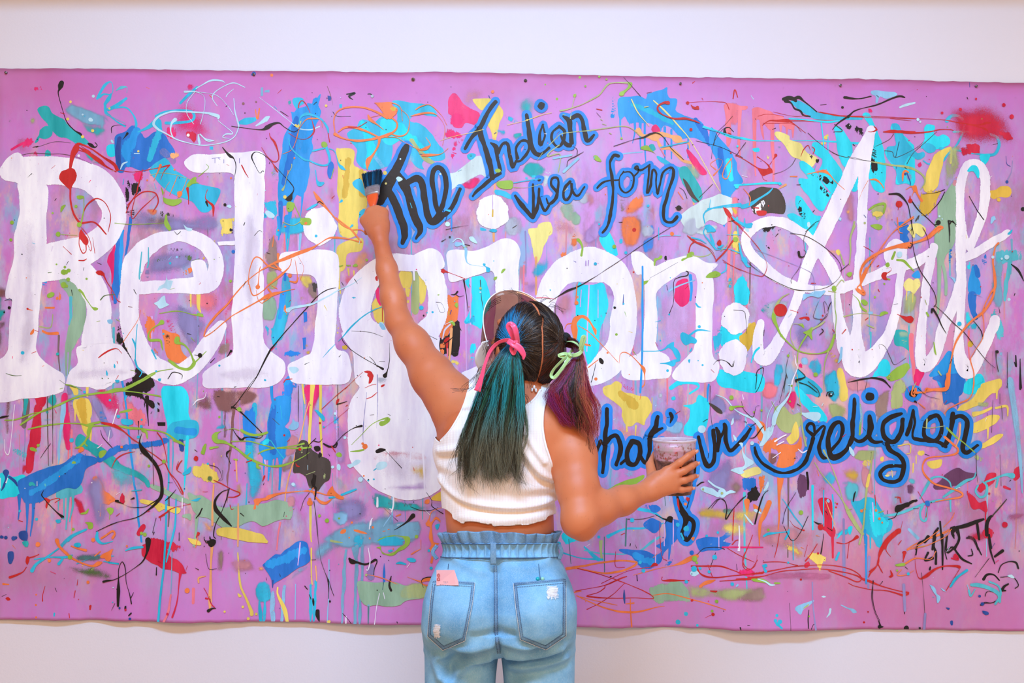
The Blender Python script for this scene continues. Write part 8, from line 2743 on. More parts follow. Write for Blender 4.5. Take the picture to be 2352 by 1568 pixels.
# fine flicks of paint thrown over the whole canvas
def flicks():
    r = np.random.default_rng(21)
    spec = [('K', 240, .5, 1.4), ('R', 60, .5, 1.5), ('O', 40, .6, 1.6), ('C', 30, .6, 1.7), ('I', 30, .6, 1.6), ('G', 30, .6, 1.6), ('N', 20, .6, 1.6), ('Y', 20, .6, 1.6), ('M', 20, .6, 1.6), ('W', 30, .5, 1.4)]
    for c, n, a, b in spec:
        bb = _speck.setdefault(c, Bits())
        for _ in range(n):
            x = r.uniform(10, 2340); y = r.uniform(200, 1400)
            if r.random() < .6:
                bb.dot(x, y, r.uniform(a, b))
            else:
                t = r.uniform(0, 6.28); L = r.uniform(4, 14)
                bb.ribbon([(x, y, r.uniform(.8, 2)), (x + math.cos(t) * L, y + math.sin(t) * L, r.uniform(.5, 1.2))], 0.1)
flicks()
flush_specks()
# the nails that hold the canvas
M_NAIL = mat_plain('nail_steel', rgb(120, 112, 108), 0.35, 0.1, 80, Metallic=0.9)
for u, v in ((949, 183), (1207, 186), (1562, 193), (1929, 197), (16, 168), (584, 172), (2240, 199)):
    n = 10; t = np.linspace(0, 2 * np.pi, n, endpoint=False)
    p0 = canvas_pts(u, v, 0.006); rr = 0.0036
    V = [(p0[0] + rr * math.cos(a), p0[1], p0[2] + rr * math.sin(a)) for a in t] + [(p0[0] + rr * math.cos(a), p0[1] + .006, p0[2] + rr * math.sin(a)) for a in t] + [(p0[0], p0[1] - 0.0015, p0[2])]
    F = [(i, (i + 1) % n, n + (i + 1) % n, n + i) for i in range(n)] + [(2 * n, (i + 1) % n, i) for i in range(n)]
    mesh_obj('nail', V, F, M_NAIL, PAINTING, smooth=False)
# ---------------------------------------------------------------- modelling with distance fields
class Vol:
    def __init__(self, lo, hi, h):
        self.lo = np.array(lo, float); self.h = h
        self.n = np.ceil((np.array(hi) - self.lo) / h).astype(int) + 1
        self.A = np.full(self.n, 1.0, np.float32)
        self.ax = [(self.lo[i] + np.arange(self.n[i]) * h).astype(np.float32) for i in range(3)]
    def box(self, lo, hi):
        a = np.clip(np.floor((np.array(lo) - self.lo) / self.h).astype(int), 0, self.n)
        b = np.clip(np.ceil((np.array(hi) - self.lo) / self.h).astype(int) + 1, 0, self.n)
        return tuple(slice(int(x), int(y)) for x, y in zip(a, b))
    def add(self, lo, hi, fn, k=0.0):
        m = 2.5 * k + 3 * self.h
        s = self.box(np.array(lo) - m, np.array(hi) + m)
        if any(q.stop <= q.start for q in s): return
        X = self.ax[0][s[0]][:, None, None]; Y = self.ax[1][s[1]][None, :, None]; Z = self.ax[2][s[2]][None, None, :]
        d = fn(X, Y, Z).astype(np.float32)
        a = self.A[s]
        self.A[s] = smin(a, d, k)
    def cone(self, p, q, r, s=None, k=0.0):
        p = np.asarray(p, float); q = np.asarray(q, float); s = r if s is None else s
        R = max(r, s)
        self.add(np.minimum(p, q) - R, np.maximum(p, q) + R, lambda X, Y, Z: d_cone(X, Y, Z, p, q, r, s), k)
    def ell(self, c, r, k=0.0, rot=None):
        c = np.asarray(c, float); r = np.asarray(r, float); R = r.max() if rot is not None else r
        self.add(c - R, c + R, lambda X, Y, Z: d_ell(X, Y, Z, c, r, rot), k)
    def merge(self, other, k):
        """smooth-union a smaller volume on the same lattice"""
        o = np.round((other.lo - self.lo) / self.h).astype(int)
        s = tuple(slice(int(a), int(a + b)) for a, b in zip(o, other.n))
        self.A[s] = smin(self.A[s], other.A, k)
    def sub(self, lo, hi):
        a = np.floor((np.array(lo) - self.lo) / self.h)
        v = Vol(self.lo + a * self.h, np.array(hi), self.h)
        return v
    def mesh(self, iso=0.0):
        return surface_nets(self.A - np.float32(iso), self.lo, self.h)
    def back(self):
        """first surface met when looking along +Y from the camera side: table of Y over (x, z)"""
        neg = self.A < 0
        i = neg.argmax(1)
        hit = neg.any(1)
        I, K = np.meshgrid(np.arange(self.n[0]), np.arange(self.n[2]), indexing='ij')
        j = np.clip(i, 1, None)
        v1 = self.A[I, j, K]; v0 = self.A[I, j - 1, K]
        y = self.lo[1] + (j - v1 / np.where(v1 - v0 == 0, 1, v1 - v0)) * self.h
        return np.where(hit, y, np.nan)
def smin(a, b, k):
    if k <= 0: return np.minimum(a, b)
    h = np.maximum(k - np.abs(a - b), 0) / k
    return np.minimum(a, b) - h * h * (k * 0.25)
def d_cone(X, Y, Z, p, q, r, s):
    d = q - p; L2 = max(float(d @ d), 1e-12)
    t = np.clip(((X - p[0]) * d[0] + (Y - p[1]) * d[1] + (Z - p[2]) * d[2]) / L2, 0, 1)
    return np.sqrt((X - p[0] - t * d[0]) ** 2 + (Y - p[1] - t * d[1]) ** 2 + (Z - p[2] - t * d[2]) ** 2) - (r + (s - r) * t)
def d_ell(X, Y, Z, c, r, rot=None):
    x, y, z = X - c[0], Y - c[1], Z - c[2]
    if rot is not None:
        x, y, z = (rot[0][0] * x + rot[0][1] * y + rot[0][2] * z, rot[1][0] * x + rot[1][1] * y + rot[1][2] * z, rot[2][0] * x + rot[2][1] * y + rot[2][2] * z)
    k0 = np.sqrt((x / r[0]) ** 2 + (y / r[1]) ** 2 + (z / r[2]) ** 2)
    k1 = np.sqrt((x / r[0] ** 2) ** 2 + (y / r[1] ** 2) ** 2 + (z / r[2] ** 2) ** 2)
    return k0 * (k0 - 1) / np.maximum(k1, 1e-6)
def loft(prof, power=2.0):
    """prof rows: z, cx, cy, rx, ry (z descending or ascending) -> distance-like function"""
    P = np.array(sorted(map(tuple, prof)), float)
    def fn(X, Y, Z):
        cx, cy, rx, ry = (np.interp(Z, P[:, 0], P[:, i]).astype(np.float32) for i in (1, 2, 3, 4))
        q = (np.abs((X - cx) / rx) ** power + np.abs((Y - cy) / ry) ** power) ** (1 / power)
        d = (q - 1) * np.minimum(rx, ry)
        return np.maximum(d, np.maximum(P[0, 0] - Z, Z - P[-1, 0]))
    return fn
def surface_nets(A, lo, h):
    n = A.shape
    S = A < 0
    c = S[:-1, :-1, :-1].astype(np.int8)
    for dx in (0, 1):
        for dy in (0, 1):
            for dz in (0, 1):
                if dx or dy or dz:
                    c = c + S[dx:n[0] - 1 + dx, dy:n[1] - 1 + dy, dz:n[2] - 1 + dz]
    act = np.flatnonzero(((c > 0) & (c < 8)).ravel())
    m = (n[0] - 1, n[1] - 1, n[2] - 1)
    i, j, k = np.unravel_index(act, m)
    cor = {}
    for dx in (0, 1):
        for dy in (0, 1):
            for dz in (0, 1):
                cor[dx, dy, dz] = A[i + dx, j + dy, k + dz]
    pos = np.zeros((len(act), 3)); cnt = np.zeros(len(act))
    ks = list(cor)
    for a in ks:
        for ax in range(3):
            if a[ax] == 0:
                b = list(a); b[ax] = 1; b = tuple(b)
                v0, v1 = cor[a], cor[b]
                x = (v0 < 0) != (v1 < 0)
                t = v0 / np.where(v0 == v1, 1, v0 - v1)
                p = np.empty((len(act), 3)); p[:] = a; p[:, ax] = t
                pos += np.where(x[:, None], p, 0); cnt += x
    pos /= cnt[:, None]
    V = lo + (np.stack([i, j, k], -1) + pos) * h
    faces = []
    for ax in range(3):
        b, d = [(1, 2), (2, 0), (0, 1)][ax]
        sl0 = [slice(1, -1)] * 3; sl1 = [slice(1, -1)] * 3
        sl0[ax] = slice(0, n[ax] - 1); sl1[ax] = slice(1, n[ax])
        s0 = S[tuple(sl0)]; s1 = S[tuple(sl1)]
        e = np.argwhere(s0 != s1)
        if not len(e): continue
        flip = s1[tuple(e.T)]
        e = e.copy(); 
        for q in range(3):
            if q != ax: e[:, q] += 1
        ids = []
        for ob, od in ((-1, -1), (0, -1), (0, 0), (-1, 0)):
            f = e.copy(); f[:, b] += ob; f[:, d] += od
            ids.append(np.ravel_multi_index(f.T, m))
        q = np.stack(ids, -1)
        q = np.searchsorted(act, q)
        q[flip] = q[flip][:, ::-1]
        faces.append(q)
    return V, np.vstack(faces)
def normals_of(V, F):
    if F.shape[1] == 4:
        fn = np.cross(V[F[:, 2]] - V[F[:, 0]], V[F[:, 3]] - V[F[:, 1]])
    else:
        fn = np.cross(V[F[:, 1]] - V[F[:, 0]], V[F[:, 2]] - V[F[:, 0]])
    N = np.zeros_like(V)
    for q in range(F.shape[1]):
        np.add.at(N, F[:, q], fn)
    return N / np.maximum(np.linalg.norm(N, axis=1), 1e-12)[:, None]
def relax(V, F, it=2, lam=0.5):
    e = np.vstack([F[:, [a, (a + 1) % F.shape[1]]] for a in range(F.shape[1])])
    for _ in range(it):
        s = np.zeros_like(V); c = np.zeros(len(V))
        np.add.at(s, e[:, 0], V[e[:, 1]]); np.add.at(c, e[:, 0], 1)
        V = V + lam * (s / np.maximum(c, 1)[:, None] - V)
    return V
def clip_mesh(V, F, f):
    """keep the part of a quad/tri mesh where f >= 0, cutting faces cleanly along f = 0"""
    if F.shape[1] == 4:
        T = np.vstack([F[:, [0, 1, 2]], F[:, [0, 2, 3]]])
    else: T = F
    pos = f >= 0
    cnt = pos[T].sum(1)
    out = [T[cnt == 3]]
    V = [V]; base = len(f); new = {}; NV = []
    Vall = V[0]
    def cut(a, b):
        k = (a, b) if a < b else (b, a)
        if k not in new:
            t = f[a] / (f[a] - f[b])
            new[k] = base + len(NV); NV.append(Vall[a] + (Vall[b] - Vall[a]) * t)
        return new[k]
    ex = []
    for t in T[(cnt == 1) | (cnt == 2)]:
        p = pos[t]
        if p.sum() == 1:
            i = int(np.argmax(p)); a, b, c = t[i], t[(i + 1) % 3], t[(i + 2) % 3]
            ex.append((a, cut(a, b), cut(a, c)))
        else:
            i = int(np.argmin(p)); a, b, c = t[i], t[(i + 1) % 3], t[(i + 2) % 3]
            ab, ac = cut(a, b), cut(a, c)
            ex.append((ab, b, c)); ex.append((ab, c, ac))
    if ex: out.append(np.array(ex))
    V = np.vstack([Vall, np.array(NV)]) if NV else Vall
    T = np.vstack(out)
    u, inv = np.unique(T, return_inverse=True)
    return V[u], inv.reshape(T.shape)
def poly_sd(P, C):
    """signed distance in the plane, positive inside"""
    d = edge_dist(P, C)
    return np.where(inside(P, C), d, -d)
def thicken(o, t, offset=0.0):
    m = o.modifiers.new('thickness', 'SOLIDIFY'); m.thickness = t; m.offset = offset
    return o

def tubes(paths, rad, sides=3):
    """many strands at once: paths (N,P,3), rad (N,P) -> verts, quads"""
    N, P, _ = paths.shape
    T = np.gradient(paths, axis=1); T /= np.maximum(np.linalg.norm(T, axis=2), 1e-9)[..., None]
    ref = np.array([0.31, 0.87, 0.39]); ref = ref / np.linalg.norm(ref)
    A = np.cross(T, ref); A /= np.maximum(np.linalg.norm(A, axis=2), 1e-6)[..., None]
    B = np.cross(T, A)
    ring = []
    for s in range(sides):
        a = 2 * math.pi * s / sides
        ring.append(paths + (A * math.cos(a) + B * math.sin(a)) * rad[..., None])
    V = np.stack(ring, 2).reshape(-1, 3)
    idx = np.arange(N * P * sides).reshape(N, P, sides)
    q = []
    for s in range(sides):
        t = (s + 1) % sides
        q.append(np.stack([idx[:, :-1, s], idx[:, 1:, s], idx[:, 1:, t], idx[:, :-1, t]], -1).reshape(-1, 4))
    return V, np.vstack(q)
def cr3(P, n):
    """resample control rows (K,3) or (N,K,3) as Catmull-Rom to n points"""
    P = np.asarray(P, float)
    one = P.ndim == 2
    if one: P = P[None]
    K = P.shape[1]
    Q = np.concatenate([2 * P[:, :1] - P[:, 1:2], P, 2 * P[:, -1:] - P[:, -2:-1]], 1)
    t = np.linspace(0, K - 1 - 1e-9, n); i = t.astype(int); u = (t - i)[None, :, None]
    p0, p1, p2, p3 = Q[:, i], Q[:, i + 1], Q[:, i + 2], Q[:, i + 3]
    R = 0.5 * (2 * p1 + (p2 - p0) * u + (2 * p0 - 5 * p1 + 4 * p2 - p3) * u ** 2 + (3 * p1 - 3 * p2 + p3 - p0) * u ** 3)
    return R[0] if one else R
def strip(name, ctrl, width, mat, parent, n=40, face=(0, -1, 0), thick=0.0008, twist=None, wfun=None):
    """a flat ribbon along ctrl, its flat side turned to 'face'"""
    C = cr3(ctrl, n)
    T = np.gradient(C, axis=0); T /= np.linalg.norm(T, axis=1)[:, None]
    F = np.asarray(face, float); F = np.broadcast_to(F, C.shape) if F.ndim == 1 else cr3(F, n)
    S = np.cross(T, F); S /= np.maximum(np.linalg.norm(S, axis=1), 1e-6)[:, None]
    Nn = np.cross(S, T)
    if twist is not None:
        a = np.interp(np.linspace(0, 1, n), np.linspace(0, 1, len(twist)), twist)[:, None]
        S = S * np.cos(a) + Nn * np.sin(a); Nn = np.cross(S, T)
    w = np.full(n, width) if wfun is None else width * np.interp(np.linspace(0, 1, n), np.linspace(0, 1, len(wfun)), wfun)
    rows = [C + S * (w * q)[:, None] / 2 + Nn * (-0.06 * w * (1 - q * q))[:, None] for q in (-1, -.5, 0, .5, 1)]
    V = np.stack(rows, 1).reshape(-1, 3)
    idx = np.arange(n * 5).reshape(n, 5)
    f = np.stack([idx[:-1, :-1], idx[1:, :-1], idx[1:, 1:], idx[:-1, 1:]], -1).reshape(-1, 4)
    return thicken(mesh_obj(name, V, f, mat, parent), thick)
# ---------------------------------------------------------------- the painter
PY = -0.53
PERSON = empty('person', (-0.03, PY, 0.0))
tag(PERSON, 'woman seen from behind in white crop top and light jeans, painting', 'person')

SKIN = rgb(202, 122, 84)
def skin_material():
    t = NT('skin')
    oc = t.coords()
    c = t.mix(t.ramp(t.noise(6, oc, 3), .3, .7), rgb(196, 104, 62), rgb(214, 128, 84))
    c = t.mix(t.math('MULTIPLY', t.ramp(t.noise(130, oc, 3), .62, .75), .25), c, rgb(140, 74, 48))
    b = t.bsdf(c, 0.48)
    b.inputs['Subsurface Weight'].default_value = 0.10
    b.inputs['Subsurface Radius'].default_value = (0.012, 0.005, 0.003)
    b.inputs['Specular IOR Level'].default_value = 0.4
    t.bump(b, t.noise(480, oc, 2), 0.10, 0.0006)
    return t.end(b)
M_SKIN = skin_material()

SL, EL, WL = wpt(1038, 934, -.51), wpt(915, 738, -.33), wpt(873, 548, -.20)
SR, ER, WR = wpt(1310, 992, -.55), wpt(1336, 1184, -.665), wpt(1490, 1127, -.525)
def prof(rows, Y=PY):
    out = []
    for py, cx, rx, ry, dy in rows:
        p = wpt(cx, py, Y)
        out.append((p[2], p[0], Y + dy, rx, ry))
    return out
TORSO = prof([(1470, 1147, .120, .075, 0), (1400, 1147, .135, .090, 0), (1300, 1147, .128, .086, 0), (1255, 1148, .122, .084, .005), (1232, 1149, .129, .090, .006), (1215, 1149, .131, .092, .006), (1150, 1145, .133, .094, .004), (1090, 1143, .134, .099, 0),
              (1030, 1148, .136, .101, -.002), (980, 1160, .134, .097, -.004), (945, 1174, .118, .084, -.002), (915, 1188, .088, .066, 0), (885, 1198, .058, .055, .004), (850, 1205, .049, .050, .008), (800, 1210, .046, .048, .01)])
HC = wpt(1214, 792, -.535)
FDIR = np.array([-.40, .80, .45]); FDIR /= np.linalg.norm(FDIR)
MDIR = np.array([.895, .428, .12]); MDIR -= FDIR * (MDIR @ FDIR); MDIR /= np.linalg.norm(MDIR)
UDIR = np.cross(MDIR, FDIR)

def torso_into(V, full=True):
    P = np.array(TORSO)
    V.add((P[:, 1].min() - .17, PY - .13, P[:, 0].min()), (P[:, 1].max() + .17, PY + .13, P[:, 0].max()), loft(TORSO, 2.25), 0.0)
    # shoulders and shoulder blades
    V.cone(wpt(1205, 925, -.545), wpt(1300, 972, -.555), .046, .047, .05)
    V.cone(wpt(1185, 925, -.535), wpt(1068, 925, -.515), .046, .048, .05)
    V.ell(wpt(1258, 1010, -.595), (.052, .032, .070), .05)
    V.ell(wpt(1080, 985, -.580), (.055, .034, .066), .05)
    V.cone(wpt(1060, 940, -.52), wpt(1040, 1035, -.53), .046, .038, .04)      # flank under the raised arm
    V.cone(wpt(1290, 1000, -.55), wpt(1262, 1085, -.54), .044, .034, .04)
    # spine furrow left to the blades; small of the back
B = Vol((-.50, -.82, .78), (.54, -.02, 1.95), .003)
torso_into(B)
# raised left arm
def limb(pts, k=.02):
    for (p, r), (q, s) in zip(pts[:-1], pts[1:]):
        B.cone(p, q, r, s, k)
mid = lambda a, b, t: a + (b - a) * t
limb([(SL, .056), (mid(SL, EL, .35), .0505), (mid(SL, EL, .72), .0405), (EL, .0320)], .03)
limb([(EL, .0320), (mid(EL, WL, .28), .0312), (mid(EL, WL, .62), .0262), (WL, .0200)], .018)
B.ell(mid(SL, EL, .12) + np.array([.008, -.006, .012]), (.050, .050, .050), .03)
# right arm, bent at the elbow
limb([(SR, .050), (mid(SR, ER, .3) + [.002, -.004, 0], .049), (mid(SR, ER, .7) + [.000, 0, 0], .0455), (ER, .0385)], .03)
limb([(ER, .0385), (mid(ER, WR, .25) + [0, 0, .002], .0385), (mid(ER, WR, .6), .0325), (WR, .0230)], .02)
B.cone(wpt(1326, 1206, -.675), wpt(1338, 1220, -.668), .022, .014, .05)
# neck and head
B.cone(wpt(1196, 925, -.545), wpt(1207, 850, -.535), .050, .049, .03)
hrot = np.stack([MDIR, FDIR, UDIR])
B.ell(HC, (.0755, .097, .100), .02, hrot)
fc = lambda f, u, m=0.0: HC + FDIR * f + UDIR * u + MDIR * m
B.ell(fc(.040, -.058), (.055, .062, .066), .03, hrot)          # jaw
B.ell(fc(.083, -.105), (.020, .016, .016), .02, hrot)          # chin
B.cone(fc(.094, .006), fc(.112, -.034), .008, .012, .012)      # nose
B.ell(fc(.098, -.068), (.022, .010, .006), .008, hrot)         # lips
B.ell(fc(.098, -.077), (.019, .010, .007), .008, hrot)
B.ell(fc(.086, .026), (.050, .014, .010), .02, hrot)           # brow
for s in (-1, 1):
    B.ell(fc(.078, -.030, s * .040), (.022, .018, .018), .02, hrot)
    B.ell(fc(-.004, -.012, s * .078), (.007, .018, .030), .008, hrot)   # ears
    B.ell(fc(-.010, -.004, s * .082), (.006, .010, .014), .006, hrot)

# --- hand holding the brush
def finger(vol, pts, radii, k=.004):
    for a, b, r, s in zip(pts[:-1], pts[1:], radii[:-1], radii[1:]):
        vol.cone(a, b, r, s, k)
def hand_into(palm, fingers, lo, hi, kp=.014, kf=.0055):
    hv = B.sub(lo, hi)
    for p, q, r, s in palm: hv.cone(p, q, r, s, kp)
    for pts, rad in fingers:
        fv = B.sub(lo, hi)
        finger(fv, pts, rad)
        hv.merge(fv, kf) if False else None
        hv.A = np.minimum(hv.A, fv.A) if False else smin(hv.A, fv.A, kf)
    B.merge(hv, .014)
KN = [wpt(880, 489, -.150), wpt(865, 483, -.146), wpt(850, 488, -.148), wpt(838, 506, -.155)]
palm = [(WL, mid(WL, KN[0], .55), .020, .020), (mid(WL, KN[0], .4), KN[0], .020, .0160), (mid(WL, KN[1], .25), KN[1], .021, .0150),
        (mid(WL, KN[2], .25), KN[2], .021, .0150), (mid(WL, KN[3], .35), KN[3], .019, .0150)]
fing = []
for i, kpt in enumerate(KN):
    L = (.92, 1.0, .95, .8)[i]
    fing.append(([kpt, kpt + np.array([.001, .036, .006]) * L, kpt + np.array([.003, .047, -.022]) * L, kpt + np.array([.003, .028, -.040]) * L], [.0105, .0095, .0088, .0078]))
th0 = wpt(879, 526, -.175)
fing.append(([mid(WL, th0, .5), th0 + np.array([.002, .012, .012]), wpt(880, 502, -.128), wpt(868, 490, -.105)], [.015, .0125, .0105, .0085]))
hand_into(palm, fing, wpt(800, 580, -.26) - .02, wpt(920, 440, -.03) + .01)

# --- hand around the cup
CUPX, CUPY = float(wpt(1549, 1070, -.47)[0]), -.47
CUP_Z0, CUP_Z1 = float(wpt(1549, 1134, -.47)[2]), float(wpt(1549, 1008, -.47)[2])
def cup_r(z): return .0425 + (.0535 - .0425) * np.clip((z - CUP_Z0) / (CUP_Z1 - CUP_Z0), 0, 1)
def on_cup(px, py, off):
    Y = CUPY - .06
    for _ in range(5):
        p = wpt(px, py, Y)
        R = float(cup_r(p[2])) + off; dx = p[0] - CUPX
        Y = CUPY - math.sqrt(max(R * R - dx * dx, .00008))
    return wpt(px, py, Y)
K2 = [on_cup(1531, 1082, .0135), on_cup(1544, 1093, .0145), on_cup(1549, 1108, .0140), on_cup(1546, 1122, .0130)]
palm2 = [(WR, mid(WR, K2[0], .5), .022, .019), (mid(WR, K2[0], .35), K2[0], .019, .0125), (mid(WR, K2[1], .2), K2[1], .021, .0130),
         (mid(WR, K2[2], .2), K2[2], .020, .0125), (mid(WR, K2[3], .3), K2[3], .018, .0120), (WR, on_cup(1508, 1098, .016), .020, .017)]
F2 = [([K2[0], on_cup(1561, 1062, .0115), on_cup(1581, 1047, .0085), on_cup(1595, 1037, .0070)], [.0100, .0089, .0080, .0070]),
      ([K2[1], on_cup(1571, 1081, .0115), on_cup(1589, 1070, .0088), on_cup(1599, 1064, .0074)], [.0100, .0090, .0081, .0071]),
      ([K2[2], on_cup(1572, 1103, .0110), on_cup(1588, 1097, .0085), on_cup(1597, 1093, .0072)], [.0096, .0086, .0078, .0068]),
      ([K2[3], on_cup(1566, 1125, .0100), on_cup(1581, 1123, .0078), on_cup(1589, 1121, .0066)], [.0088, .0076, .0068, .0060])]
tb = np.array([CUPX - .058, CUPY - .028, float(wpt(1500, 1098, -.5)[2])])
F2.append(([mid(WR, tb, .7), tb, np.array([CUPX - float(cup_r(tb[2] + .03)) - .011, CUPY + .002, tb[2] + .028]), np.array([CUPX - .042, CUPY + .042, tb[2] + .052])], [.0170, .0145, .0115, .0092]))
hand_into(palm2, F2, wpt(1440, 1190, -.60) - .02, np.array([CUPX + .09, CUPY + .09, CUP_Z1 + .02]))
# the cup itself presses the skin flat
Xc = B.ax[0][:, None, None]; Yc = B.ax[1][None, :, None]; Zc = B.ax[2][None, None, :]
sb = B.box((CUPX - .09, CUPY - .09, CUP_Z0 - .02), (CUPX + .09, CUPY + .09, CUP_Z1 + .02))
xx, yy, zz = B.ax[0][sb[0]][:, None, None], B.ax[1][sb[1]][None, :, None], B.ax[2][sb[2]][None, None, :]
dc = np.sqrt((xx - CUPX) ** 2 + (yy - CUPY) ** 2) - (cup_r(zz) + .001)
dc = np.where((zz < CUP_Z0 - .001), .05, dc)
B.A[sb] = np.maximum(B.A[sb], -dc.astype(np.float32))
bv, bf = B.mesh()
bv = relax(bv, bf, 1, .4)
mesh_obj('body', bv, bf, M_SKIN, PERSON)
del B.A

# finger nails on the cup hand
M_NAIL_F = mat_plain('finger_nail', rgb(226, 156, 130), .25, .03)
for pts, rad in F2[:4]:
    d = pts[-1] - pts[-2]; d /= np.linalg.norm(d)
    o = pts[-1] - np.array([CUPX, CUPY, pts[-1][2]]); o /= np.linalg.norm(o)
    u_ = np.cross(d, o); V = []
    for i in range(6):
        for j in range(5):
            a_, b_ = (i / 5 - .35) * .011, (j / 4 - .5) * 1.5
            V.append(pts[-1] + d * a_ + (u_ * math.sin(b_) * .85 + o * math.cos(b_)) * (rad[-1] + .0004) * (1 if i < 5 else .93))
    ix = np.arange(30).reshape(6, 5)
    thicken(mesh_obj('finger_nail', V, np.stack([ix[:-1, :-1], ix[1:, :-1], ix[1:, 1:], ix[:-1, 1:]], -1).reshape(-1, 4), M_NAIL_F, PERSON), .0005)
# eyes
M_EYE = mat_plain('eye_white', rgb(236, 232, 226), .25, .02)
M_IRIS = mat_plain('iris_brown', rgb(52, 30, 20), .2, .05)
def uv_ball(name, c, r, mat, parent, n=16, sx=(1, 1, 1)):
    t = np.linspace(0, np.pi, n); p = np.linspace(0, 2 * np.pi, 2 * n, endpoint=False)
    V = np.stack([np.outer(np.sin(t), np.cos(p)), np.outer(np.sin(t), np.sin(p)), np.outer(np.cos(t), np.ones(2 * n))], -1) * r * np.array(sx) + c
    idx = np.arange(n * 2 * n).reshape(n, 2 * n); nx = np.roll(idx, -1, 1)
    f = np.stack([idx[:-1], idx[1:], nx[1:], nx[:-1]], -1).reshape(-1, 4)
    return mesh_obj(name, V.reshape(-1, 3), f, mat, parent)
for s in (-1, 1):
    e = uv_ball('eye', fc(.080, .004, s * .032), .0125, M_EYE, PERSON, 10)
    uv_ball('iris', fc(.0885, .004, s * .032), .0052, M_IRIS, e, 8)

# ---------------------------------------------------------------- crop top
TV = Vol((-.26, -.72, .90), (.24, -.36, 1.40), .003)
torso_into(TV)
tv, tf = TV.mesh(.0035)
tn = normals_of(tv, tf)
def xz_of(px, py, Y=-.628): p = wpt(px, py, Y); return (p[0], p[2])
TANK = np.array([xz_of(*q) for q in [
    (985, 1178), (1018, 1177), (1036, 1186), (1039, 1196), (1051, 1200), (1063, 1206), (1070, 1200), (1088, 1198), (1105, 1201), (1121, 1204), (1129, 1203), (1134, 1209), (1150, 1207), (1167, 1208), (1190, 1206), (1212, 1207), (1235, 1202), (1254, 1199), (1257, 1194), (1266, 1191), (1320, 1185),
    (1320, 1100), (1272, 1080), (1262, 1050), (1252, 1018), (1246, 983), (1247, 949), (1253, 925), (1262, 905), (1268, 880), (1246, 872), (1243, 896), (1231, 914), (1215, 928), (1200, 935), (1180, 937), (1150, 932), (1122, 918), (1104, 900), (1098, 870), (1074, 868), (1074, 898), (1067, 925), (1056, 952), (1040, 980), (1027, 998), (1008, 1018), (985, 1024)]])
ed = crom(TANK, .004, True)
ff = poly_sd(tv[:, [0, 2]], ed)
def ridge(P2, pts, amp, sig, Y=-.628):
    C = np.array([xz_of(a, b, Y) for a, b in pts])
    C = crom(C, .004)
    d = np.full(len(P2), 9.0)
    for i in range(0, len(P2), 5000):
        q = P2[i:i + 5000]
        d[i:i + 5000] = np.sqrt(((q[:, None] - C[None]) ** 2).sum(2).min(1))
    return amp * np.exp(-.5 * (d / sig) ** 2)
fold = np.zeros(len(tv))
P2 = tv[:, [0, 2]]
for pts, a, s in [([(1008, 1105), (1025, 1128), (1060, 1148), (1110, 1160), (1180, 1166), (1240, 1162), (1280, 1150)], .0050, .006),
                  ([(1015, 1128), (1060, 1160), (1120, 1174), (1200, 1178), (1275, 1168)], -.0035, .006),
                  ([(1195, 1022), (1215, 1052), (1240, 1085), (1270, 1103)], .0042, .006),
                  ([(1180, 1030), (1200, 1062), (1235, 1100), (1272, 1116)], -.0030, .006),
                  ([(1210, 1000), (1228, 1030), (1250, 1060)], .0028, .005),
                  ([(1008, 1040), (1050, 1030), (1085, 1016)], .0030, .006), ([(1010, 1055), (1060, 1050), (1100, 1040)], -.0025, .006),
                  ([(1010, 1075), (1060, 1085), (1110, 1082)], .0020, .008), ([(1140, 1105), (1200, 1120), (1270, 1125)], .0026, .008), ([(1130, 1130), (1200, 1143), (1270, 1138)], -.0022, .007),
                  ([(1060, 1190), (1140, 1196), (1240, 1190)], .0022, .008)]:
    fold += ridge(P2, pts, a * 1.7, s)
backside = np.clip((-.50 - tv[:, 1]) / .06, 0, 1)
tv2 = tv + tn * (fold * backside)[:, None]
kv, kf = clip_mesh(tv2, tf, ff)
def knit_material():
    t = NT('white_ribbed_cotton')
    oc = t.coords()
    sep = t.n('ShaderNodeSeparateXYZ'); t.put(sep.inputs[0], oc)
    rib = t.math('SINE', t.math('MULTIPLY', sep.outputs[0], 2 * math.pi / .0036))
    row = t.math('SINE', t.math('MULTIPLY', sep.outputs[2], 2 * math.pi / .0040))
    hgt = t.math('ADD', rib, t.math('MULTIPLY', row, .22))
    c = t.mix(t.ramp(hgt, -1.4, 1.0), rgb(240, 228, 224), rgb(252, 250, 250))
    b = t.bsdf(c, 0.85)
    b.inputs['Sheen Weight'].default_value = .1
    t.bump(b, hgt, .35, .0007)
    return t.end(b)
M_KNIT = knit_material()
M_TRIM = mat_plain('white_cotton_binding', rgb(250, 249, 250), .8, .02, 300)
TANKO = thicken(mesh_obj('crop_top', kv, kf, M_KNIT, PERSON), .0016, 1.0)
